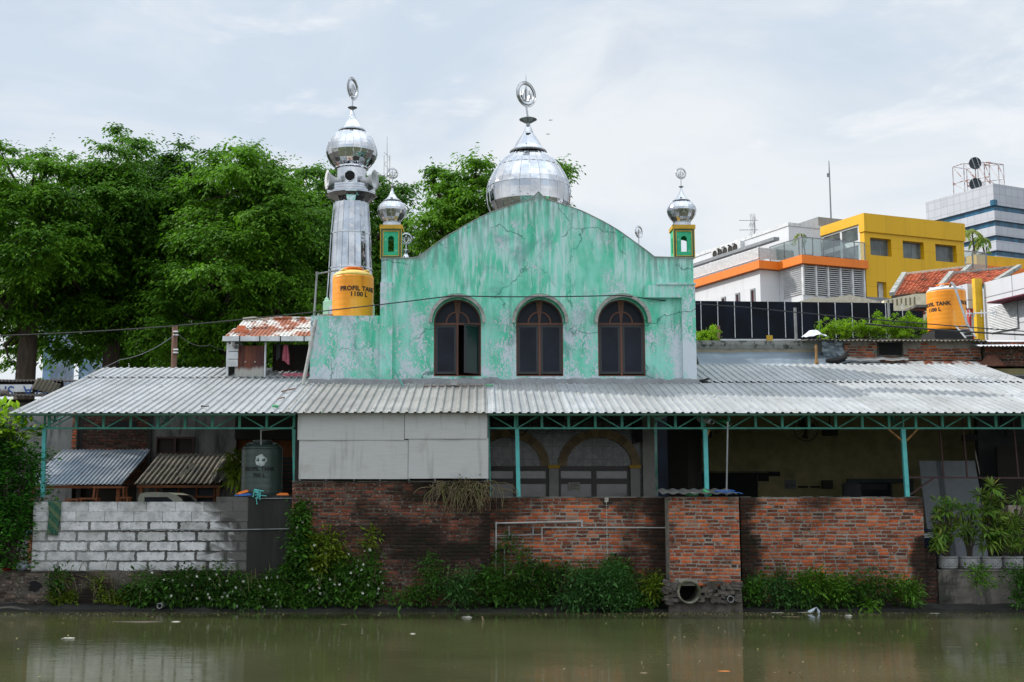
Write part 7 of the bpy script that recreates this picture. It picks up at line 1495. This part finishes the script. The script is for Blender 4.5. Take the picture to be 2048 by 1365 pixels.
# trimmed shrubs over the grey parapet
for i, (px, py, rx, ry, l) in enumerate(((1396, 672, 9, 14, 'sliver of bright shrub touching the edge of the green wall'), (1419, 664, 17, 20, 'bright clipped shrub just right of the green wall'), (1655, 655, 14, 13, 'leftmost small shrub of the row behind the hut'), (1689, 651, 24, 17, 'brightest wide shrub, second in the row behind the hut'), (1733, 655, 14, 12, 'small low shrub in the middle of the row behind the hut'), (1763, 645, 22, 19, 'dark round shrub right of the middle behind the hut'), (1797, 660, 18, 13, 'low shrub in front of the two tallest behind the hut'), (1815, 640, 19, 21, 'tallest shrub of the row behind the hut'), (1845, 648, 24, 22, 'rightmost shrub, half hidden by the orange tank'))):
    bush('clipped_shrub', l, 'shrub', [(px, py + 3, rx * .5, ry * .5), (px - rx * .45, py + ry * .45, rx * .4, ry * .4), (px + rx * .45, py + ry * .35, rx * .4, ry * .42), (px, py + 16, rx * .55, 8)], 39 if px > 1500 else 36, 46, 60, .09, .055, 40 + i, 'leaf_bright', .65, 'clipped shrubs behind the parapet', depth=.2, inner=.1)
# palms on the hotel terrace and behind
def wp(a, b_, z): return (HOTEL.o + HOTEL.a * a + HOTEL.b * b_ + Vector((0, 0, z)))[:]
pt_ = HOTEL.F(1619, 519, .6); zl_ = zT
palm(wp(pt_.x, 1.0, zl_ - .2), 2.1, -.3, 1.1, 5, 'wind bent palm in a grey box on the hotel terrace', 5, droop=2.2); 
for i, (px, s) in enumerate(((1641, .8), (1662, 1.0), (1686, .7), (1705, .6))):
    q = HOTEL.F(px, 522, .5); palm(wp(q.x, .5, zl_ - .15), .3 * s, .05, .55 * s, 7, ['first small palm in a pot along the terrace railing', 'second and widest potted palm along the terrace railing', 'spiky small pot plant, third along the terrace railing', 'last small pot plant by the yellow frame'][i], 60 + i, 'terrace_plant', .04)
    b = MB(); c_ = Vector(wp(q.x, .5, zl_ - .2)); b.lathe([(.18, 0), (.28, .32), (.3, .36), (.2, .34)], c_, 12); tag(b.build('planter', M['grey_paint']), ['first grey planter on the terrace from the left', 'second grey planter on the terrace', 'third grey planter on the terrace', 'fourth grey planter by the yellow frame'][i], 'planter', 'planters on the terrace')
b = MB(); c_ = Vector(wp(pt_.x, 1.0, zl_)); b.box(c_.x - .42, c_.x + .42, c_.y - .3, c_.y + .3, c_.z - .2, c_.z + .3); tag(b.build('planter', M['grey_paint']), 'wide grey planter box of the wind bent palm', 'planter')
q = HOTEL.F(1954, 521, 10); yy_ = wp(q.x, 10, 0)[1]; palm(wp(q.x, 10, zT - 1), PZ(464, yy_) - zT + 1, -.3, 1.9, 9, 'taller roof palm right of the yellow block', 71, droop=1.3, lw_=.16)
q = HOTEL.F(1990, 520, 10); yy_ = wp(q.x, 10, 0)[1]; palm(wp(q.x, 10.6, zT - 1), PZ(474, yy_) - zT + 1, -.6, 1.7, 9, 'shorter drooping roof palm before the silver tower', 72, droop=1.6, lw_=.16)
# ---- bank vegetation
def weeds(name, label, cat, patches, Y, dens, leafL, seed, mat, wr=.35, depth=.14, kind=None, flowers=0, size=.14, drop=.35):
    g = np.random.default_rng(seed); CC, DD, LL = [], [], []; fl = []
    for px, py, rx, ry in patches:
        k = int(dens * rx * ry / 900); a = g.uniform(0, 2 * PI, k); r = np.sqrt(g.uniform(0, 1, k)); r *= 1 + .25 * np.sin(a * 3 + px) + .15 * np.sin(a * 7 + py)
        for aa, rr_ in zip(a, r):
            p = P(px + rx * rr_ * math.cos(aa), py + ry * rr_ * math.sin(aa), Y); bulge = depth * (1.05 - min(1, rr_) ** 2) * g.uniform(.3, 1.3); c = np.array([p.x, Y - bulge, max(p.z, .04)]); s = size * g.uniform(.6, 1.3); m = 22
            rad = g.normal(0, 1, (m, 3)) * np.array([s * .5, s * .28, s * .45]); CC.append(c + rad); o = rad * 1.0; o[:, 2] += g.normal(.1, .25, m) * s; o[:, 1] -= .35 * s; DD.append(o); LL.append(leafL * (g.uniform(.4, 1.25, m) + (g.random(m) < .06) * g.uniform(.6, 1.4, m)))
            if flowers and g.random() < flowers: fl.append(c + np.array([g.normal(0, s * .4), -s * .6, g.normal(0, s * .4)]))
    C = np.concatenate(CC); D = np.concatenate(DD); L = np.concatenate(LL); C[:, 2] = np.maximum(C[:, 2], .08); o = leafmesh(name, C, D, L, L * min(.5, wr * 1.5), M[mat], None, seed / 91, curl=drop * .6, origin=(float(C[:, 0].mean()), Y, max(.05, float(C[:, 2].min()))))
    tag(o, label, cat, kind=kind)
    if fl:
        fc, fd = [], []
        for c in fl:
            for k in range(5): a = 2 * PI * k / 5 + c[0]; fc.append(c); fd.append((math.cos(a), -.35, math.sin(a)))
        leafmesh('flowers', fc, fd, .036, .026, M['flower'], o, .3, curl=.05)
    return o
WB = 25.68
weeds('climbing_plant', 'leafy climber rising along the left edge of the mossy wall', 'climber', [(602, 1030, 16, 20), (604, 1070, 22, 30), (604, 1110, 30, 34), (596, 1150, 34, 32), (598, 1190, 34, 22)], WB - .1, 52, .09, 101, 'leaf_weed', .42, .16, flowers=.04)
weeds('yellow_creeper', 'yellow green creeper patch on the lower mossy wall', 'creeper', [(645, 1085, 34, 18), (665, 1110, 34, 22), (640, 1125, 24, 20), (740, 1080, 18, 14)], 25.5, 30, .09, 102, 'leaf_lime', .3, .1, flowers=.08)
weeds('flowering_creepers', 'green creepers dotted with white flowers along the left bank', 'creepers', [(315, 1165, 34, 22), (370, 1165, 40, 24), (345, 1190, 50, 14), (420, 1165, 36, 30), (470, 1175, 42, 28), (520, 1185, 44, 28), (560, 1180, 30, 30), (440, 1195, 60, 14), (505, 1205, 36, 12), (640, 1165, 30, 30), (690, 1150, 40, 36), (735, 1140, 30, 44), (620, 1195, 40, 14), (700, 1190, 40, 14), (735, 1190, 30, 16), (660, 1185, 26, 16)], 25.55, 48, .075, 103, 'leaf_weed', .28, .2, 'stuff', flowers=.15)
weeds('moss_creeper', 'low moss and creeper patches at the far left retaining wall', 'creeper', [(125, 1175, 24, 30), (112, 1190, 14, 24), (140, 1195, 20, 18), (190, 1165, 10, 14), (215, 1192, 26, 20), (240, 1200, 40, 10), (270, 1190, 26, 20), (210, 1150, 9, 8)], 25.7, 34, .055, 104, 'leaf_lime', .4, .07, 'stuff', size=.1)
weeds('fern_creeper', 'darker green creeper hanging at the left between moss patches', 'creeper', [(112, 1165, 9, 24), (125, 1150, 16, 9), (270, 1170, 18, 26), (285, 1195, 24, 16)], 25.62, 40, .08, 105, 'leaf_weed', .3, .1)
weeds('bank_weeds', 'mixed green weeds along the foot of the brick walls', 'weeds', [(800, 1190, 26, 18), (850, 1185, 34, 26), (870, 1150, 22, 26), (862, 1120, 9, 16), (960, 1180, 40, 30), (985, 1155, 30, 22), (1010, 1180, 26, 30), (1040, 1150, 36, 26), (1075, 1165, 40, 34), (1060, 1195, 50, 14), (1110, 1145, 30, 22), (1250, 1175, 28, 28), (1300, 1180, 26, 26), (1275, 1200, 36, 12), (1500, 1185, 30, 22), (1520, 1165, 26, 16), (1700, 1175, 60, 26), (1760, 1178, 40, 24), (1640, 1195, 120, 12), (1820, 1190, 20, 16)], 25.55, 48, .07, 106, 'leaf_weed', .26, .22, 'stuff')
for i, (l, pt, m, L_) in enumerate((('dense rounded broad leafed shrub right of the dark gap on the bank', [(915, 1170, 34, 24), (930, 1150, 22, 14), (918, 1190, 30, 18)], 'leaf_blue', .075), ('large feathery bluish bush hanging over the water at centre right', [(1155, 1195, 38, 24), (1180, 1170, 36, 30), (1225, 1150, 28, 26), (1230, 1190, 44, 26), (1160, 1150, 20, 20)], 'leaf_blue', .085), ('tall weed bush against the brick wall left of the pier', [(1225, 1135, 14, 18), (1245, 1155, 26, 20), (1200, 1160, 26, 16)], 'leaf_weed', .09), ('yellow green fern clump beside the pier base', [(1302, 1175, 22, 20), (1315, 1160, 12, 10)], 'leaf_lime', .09), ('grey green bush under the right brick wall', [(1560, 1180, 40, 24), (1545, 1160, 26, 12), (1600, 1190, 24, 18)], 'leaf_blue', .08), ('bright fern row under the middle of the right brick wall', [(1620, 1165, 44, 20), (1665, 1175, 36, 22), (1600, 1160, 14, 10)], 'leaf_fern', .09), ('light green shrub at the right end of the orange brick wall', [(1815, 1180, 20, 20), (1800, 1165, 18, 14)], 'leaf_fern', .08), ('ivy hanging over the quay wall below the potted palms', [(1950, 1148, 18, 14), (1962, 1162, 20, 12), (1945, 1138, 12, 8)], 'leaf_fern', .075), ('bushy creeper over the quay wall at the right edge', [(2035, 1150, 26, 24), (2045, 1175, 18, 22), (2040, 1195, 26, 12)], 'leaf_weed', .08), ('small grass tuft at the water edge near the litter', [(1735, 1212, 14, 7), (1722, 1210, 8, 5)], 'leaf_fern', .1), ('weed tuft growing from the brick wall beside the thick white pipe', [(1018, 1085, 14, 12), (1032, 1098, 10, 8)], 'leaf_weed', .08), ('weed clump low behind the L shaped pipe', [(1000, 1120, 9, 14), (1055, 1105, 9, 9)], 'leaf_weed', .08))):
    weeds('bank_shrub', l, 'shrub', pt, 25.25 if i in (1, 9) else 25.45 if i < 10 and i != 2 else 25.66, 66, L_ * .82, 120 + i, m, .26, .2 if i < 10 else .06)
# dead stems and grass blades sticking out of the weeds
g_ = random.Random(31); b = MB()
for k in range(170):
    px = g_.choice((g_.uniform(90, 330), g_.uniform(330, 770), g_.uniform(790, 1330), g_.uniform(1480, 1850))); p = P(px, g_.uniform(1140, 1205), 25.5 - g_.uniform(0, .25)); h = g_.uniform(.12, .42); dx = g_.gauss(0, .14)
    b.tube([p, p + Vector((dx * .4, -.04, h * .6)), p + Vector((dx, -.10, h * g_.uniform(.6, 1)))], [.007, .005, .002], 4)
tag(b.build('dead_stems', M['dry']), 'thin dead stems sticking out of the weeds along the bank', 'stems', kind='stuff')
# scum and leaf bits floating near the bank
C_, D_ = [], []
for k in range(1900):
    x = g_.choice((g_.gauss(6.6, 1.6), g_.uniform(-10, 13), g_.gauss(-7, .9), g_.gauss(3.6, 1.2))); y = 25.05 - abs(g_.gauss(0, .35)) if g_.random() < .75 else g_.uniform(15.5, 25); C_.append((x, y, .056 + g_.uniform(0, .006))); a = g_.uniform(0, 6.3); D_.append((math.cos(a), math.sin(a), .01))
leafmesh('floating_scum', C_, D_, [g_.uniform(.015, .06) for _ in C_], [g_.uniform(.012, .04) for _ in C_], M['dry'], None, .4, curl=.0, fold=.02, label='specks of leaf litter and scum floating on the canal', cat='scum', origin=(0, 24, .05))['kind'] = 'stuff'
# dry hanging roots on the mossy wall
b = MB(); r_ = random.Random(5)
for k in range(150):
    x = r_.gauss(925, 30); p = P(x, r_.uniform(962, 985), 25.5); q = [p]; d = Vector((r_.gauss(0, .05) + (x - 925) * .0012, -.07, .02)); L_ = r_.randint(5, 10)
    for i in range(L_): d = d * .7 + Vector((r_.gauss(0, .016), -.004, -.014 - .002 * i)); nx_ = q[-1] + d; nx_.y = min(nx_.y, 25.57); q.append(nx_)
    b.tube(q, [.009 * (1 - i / len(q) * .7) for i in range(len(q))], 4)
tag(b.build('hanging_roots', M['dry']), 'tangle of dry hanging roots on top of the mossy wall', 'dry plant')
weeds('dry_foliage', 'brownish green tuft among the dry hanging roots', 'plant', [(940, 975, 34, 12), (900, 985, 20, 10), (955, 1000, 16, 14)], 25.45, 22, .09, 140, 'dry', .2, .1)
# ---- potted palms on the quay wall
def potted(px, w, label, seed, heads, wide=1.0, pot_label=''):
    Y = 25.98; c = P(px, 1120, Y); r = w / 2 / F * Y; z0 = PZ(1143, Y) + .03; hgt = PZ(1113, Y) - z0; t = thing('potted_palm', label, 'potted plant', (c.x, Y, z0)); b = MB()
    b.lathe([(r * .62, 0), (r * .72, hgt * .06), (r * .9, hgt * .35), (r * .97, hgt * .62), (r * .93, hgt * .82), (r * .98, hgt * .88), (r * 1.04, hgt * .93), (r * 1.04, hgt), (r * .92, hgt), (r * .88, hgt * .85)], (c.x, Y, z0), 30); 
    for row in range(5):
        zz_ = hgt * (.2 + .13 * row); rr_ = r * (.80 + .17 * math.sin(min(1, (.2 + .13 * row) / .62) * PI / 2))
        for k in range(16):
            a = 2 * PI * (k + .5 * (row % 2)) / 16; b.obox((c.x + rr_ * math.cos(a), Y + rr_ * math.sin(a), z0 + zz_), .018, r * .33, hgt * .095, (0, 0, a))
    b.build('pot', M['pot'], t); b = MB(); b.lathe([(r * .9, 0), (0, .02)], (c.x, Y, z0 + hgt * .86), 20, 0, False); b.build('soil', M['soil'], t)
    g = random.Random(seed); C_, D_, L_, W_ = [], [], [], []; st = MB()
    for hx_, hy_, n, ll in heads:
        h = P(hx_, hy_, Y + g.uniform(-.25, .1)); st.tube([(c.x + g.uniform(-.05, .05), Y, z0 + hgt * .85), ((c.x + h.x) / 2, (Y + h.y) / 2, (z0 + hgt + h.z) / 2), h], [.014, .012, .008], 5)
        ax = Vector((g.uniform(-.5, .5), -.5, g.uniform(.1, .6))).normalized(); up_ = Vector((0, 0, 1)); s_ = ax.cross(up_).normalized(); u_ = s_.cross(ax)
        for k in range(n):
            a = 2 * PI * k / n + g.uniform(-.15, .15); d = s_ * math.cos(a) + u_ * math.sin(a) + ax * g.uniform(.2, .6); C_.append((h + d * .02)[:]); D_.append(d[:]); L_.append(ll * g.uniform(.75, 1.15)); W_.append(.050 * wide)
    leafmesh('fronds', C_, D_, L_, W_, M['leaf_palm'], t, seed / 50, curl=.22); st.build('stalk', M['bark'], t); return t
r_ = random.Random(12)
def hd(x0, x1, y0, y1, n, ln=11, ll=.24): return [(r_.uniform(x0, x1), r_.uniform(y0, y1), ln, ll * r_.uniform(.75, 1.2)) for _ in range(n)]
potted(1895, 38, 'leftmost potted palm, dense with drooping broad fingers', 201, hd(1870, 1910, 1002, 1100, 30, 10, .22), 1.3)
potted(1939, 40, 'second potted palm with a yellowish stem', 202, hd(1922, 1954, 1000, 1085, 15, 16, .24), .8)
potted(1982, 40, 'tallest potted palm, third from the left', 203, hd(1960, 2005, 1000, 1095, 26, 11, .24) + [(1984, 975, 18, .3), (2000, 1035, 16, .3), (1960, 990, 15, .25), (1975, 1000, 15, .26)], 1.3)
potted(2024, 40, 'rightmost potted palm in a net patterned pot', 204, hd(2014, 2044, 1035, 1100, 18, 15, .22) + hd(2030, 2060, 985, 1030, 6, 9, .2), .9)
b = MB(); a = P(1966, 1113, 25.9); b.tube([a, P(1962, 1080, 25.85), P(1966, 1050, 25.85)], .014, 6); 
potted_plant2 = None
tag(b.build('yellow_stalk', M['leaf_lime']), 'bare yellow palm stalk between the second and third pots', 'stalk')
weeds('corner_plant', 'spiky plant growing behind the dark green tank', 'plant', [(474, 945, 10, 28), (478, 925, 8, 14)], 27.0, 60, .22, 150, 'leaf_lime', .1, .1)
# ---- litter on the water and along the bank
def litter(px, py, s, mat, label, cat='litter', sq=.25, long=1.0):
    if py < 1232: py += 5
    u = (px - CX) / F; v = (CY - py) / F; d = Vector((u, CP - v * SP, SP + v * CP)); t = -(H - .06) / d.z; c = Vector((0, 0, H)) + d * t
    o = blob('litter', (c.x, c.y, .04), s * .8, mat, label, cat, px % 17, sq); o.scale.x = long; o['group'] = 'litter floating along the bank'
for a in ((1231, 1217, .05, 'litter_w', 'small white scrap at the tip of the feathery bush'), (1298, 1213, .04, 'litter_w', 'white scrap floating left of the round drain'), (1503, 1216, .06, 'blue', 'blue scrap by the twig right of the small drain', 'litter', .15, 1.6), (1555, 1220, .09, 'litter_w', 'whitish litter patch right of the blue scrap', 'litter', .12, 1.8), (1580, 1228, .13, 'litter_b', 'brown floating litter below the whitish patch', 'litter', .06, 2.2), (1612, 1219, .11, 'litter_w', 'long pale litter strip near the upright twig', 'litter', .08, 2.2), (1697, 1227, .07, 'litter_w', 'round whitish clump left of the grass tuft', 'litter', .35, 1.3), (1722, 1217, .1, 'plastic_bag', 'grey plastic bag beside the grass tuft', 'litter', .2, 1.6), (1935, 1247, .13, 'litter_b', 'yellowish leaf litter floating at the right', 'litter', .04, 2), (1450, 1341, .07, 'orange', 'orange scrap floating at the bottom of the picture', 'litter', .1, 2), (1127, 1337, .08, 'litter_w', 'white scrap floating near the bottom centre', 'litter', .08, 1.6), (1288, 1345, .05, 'litter_b', 'dark bent scrap floating low right of centre', 'litter', .2, 1.3), (867, 1337, .05, 'litter_w', 'thin white scrap floating below the mossy wall', 'litter', .08, 2), (826, 1267, .05, 'litter_w', 'white speck with ripples left of centre', 'litter', .3, 1.3), (935, 1230, .08, 'litter_w', 'cluster of pale litter left of the upright stump', 'litter', .3, 1.6), (688, 1248, .05, 'litter_b', 'small brown litter under the flowering creepers', 'litter', .15, 2), (275, 1243, .2, 'bark', 'long raft of dark litter at the left', 'litter', .05, 3.2), (352, 1243, .07, 'litter_w', 'pale ring of litter at the right end of the raft', 'litter', .2, 1.3), (137, 1277, .08, 'litter_w', 'pale crumpled litter at the far left water', 'litter', .25, 1.6), (1040, 1218, .1, 'litter_w', 'flat pale litter on the bank toe at the centre', 'litter', .06, 3), (1868, 1221, .08, 'litter_w', 'white scraps near the quay wall foot', 'litter', .1, 1.6)): litter(*a)
b = MB(); p = P(967, 1234, 23.4); p.z = 0; b.tube([p + Vector((.04, 0, -.05)), p + Vector((.0, 0, .05)), p + Vector((-.03, 0, .13))], [.04, .022, .012], 6); tag(b.build('stump', M['litter_b']), 'pale wooden stump sticking out of the water at the centre', 'stump')
b = MB(); p = P(1635, 1218, 25.0); p.z = 0; b.tube([p + Vector((.03, 0, -.05)), p + Vector((.0, 0, .12)), p + Vector((-.02, 0, .17))], .01, 5); b.add([p + Vector(v) for v in ((-.02, 0, .17), (-.08, -.03, .10), (-.15, -.02, .06), (-.2, 0, .09), (-.07, .02, .15), (.0, -.02, .15), (.05, 0, .09), (.03, -.01, .03), (.01, 0, .05))], [(0, 1, 4), (1, 2, 3, 4), (5, 6, 7, 8)]); tag(b.build('rag_on_stick', M['plastic_bag']), 'grey rag caught on an upright stick at the bank', 'rag')
# two birds
for px, py, l in ((1101, 241, 'tiny bird flying right of the dome saucer'), (1096, 269, 'tiny bird flying lower beside the dome spire')):
    p = P(px, py, 70); b = MB(); b.add([p + Vector(v) for v in ((-.06, 0, .01), (.06, 0, 0), (.01, .06, .04), (.0, -.07, .03), (.08, 0, .02))], [(0, 1, 2), (0, 3, 1), (0, 1, 4)]); b.tube([p + Vector((-.12, 0, 0)), p, p + Vector((.14, 0, .02))], [.008, .016, .01], 6); o = b.build('bird', M['house_dark']); tag(o, l, 'bird', 'birds in the sky')
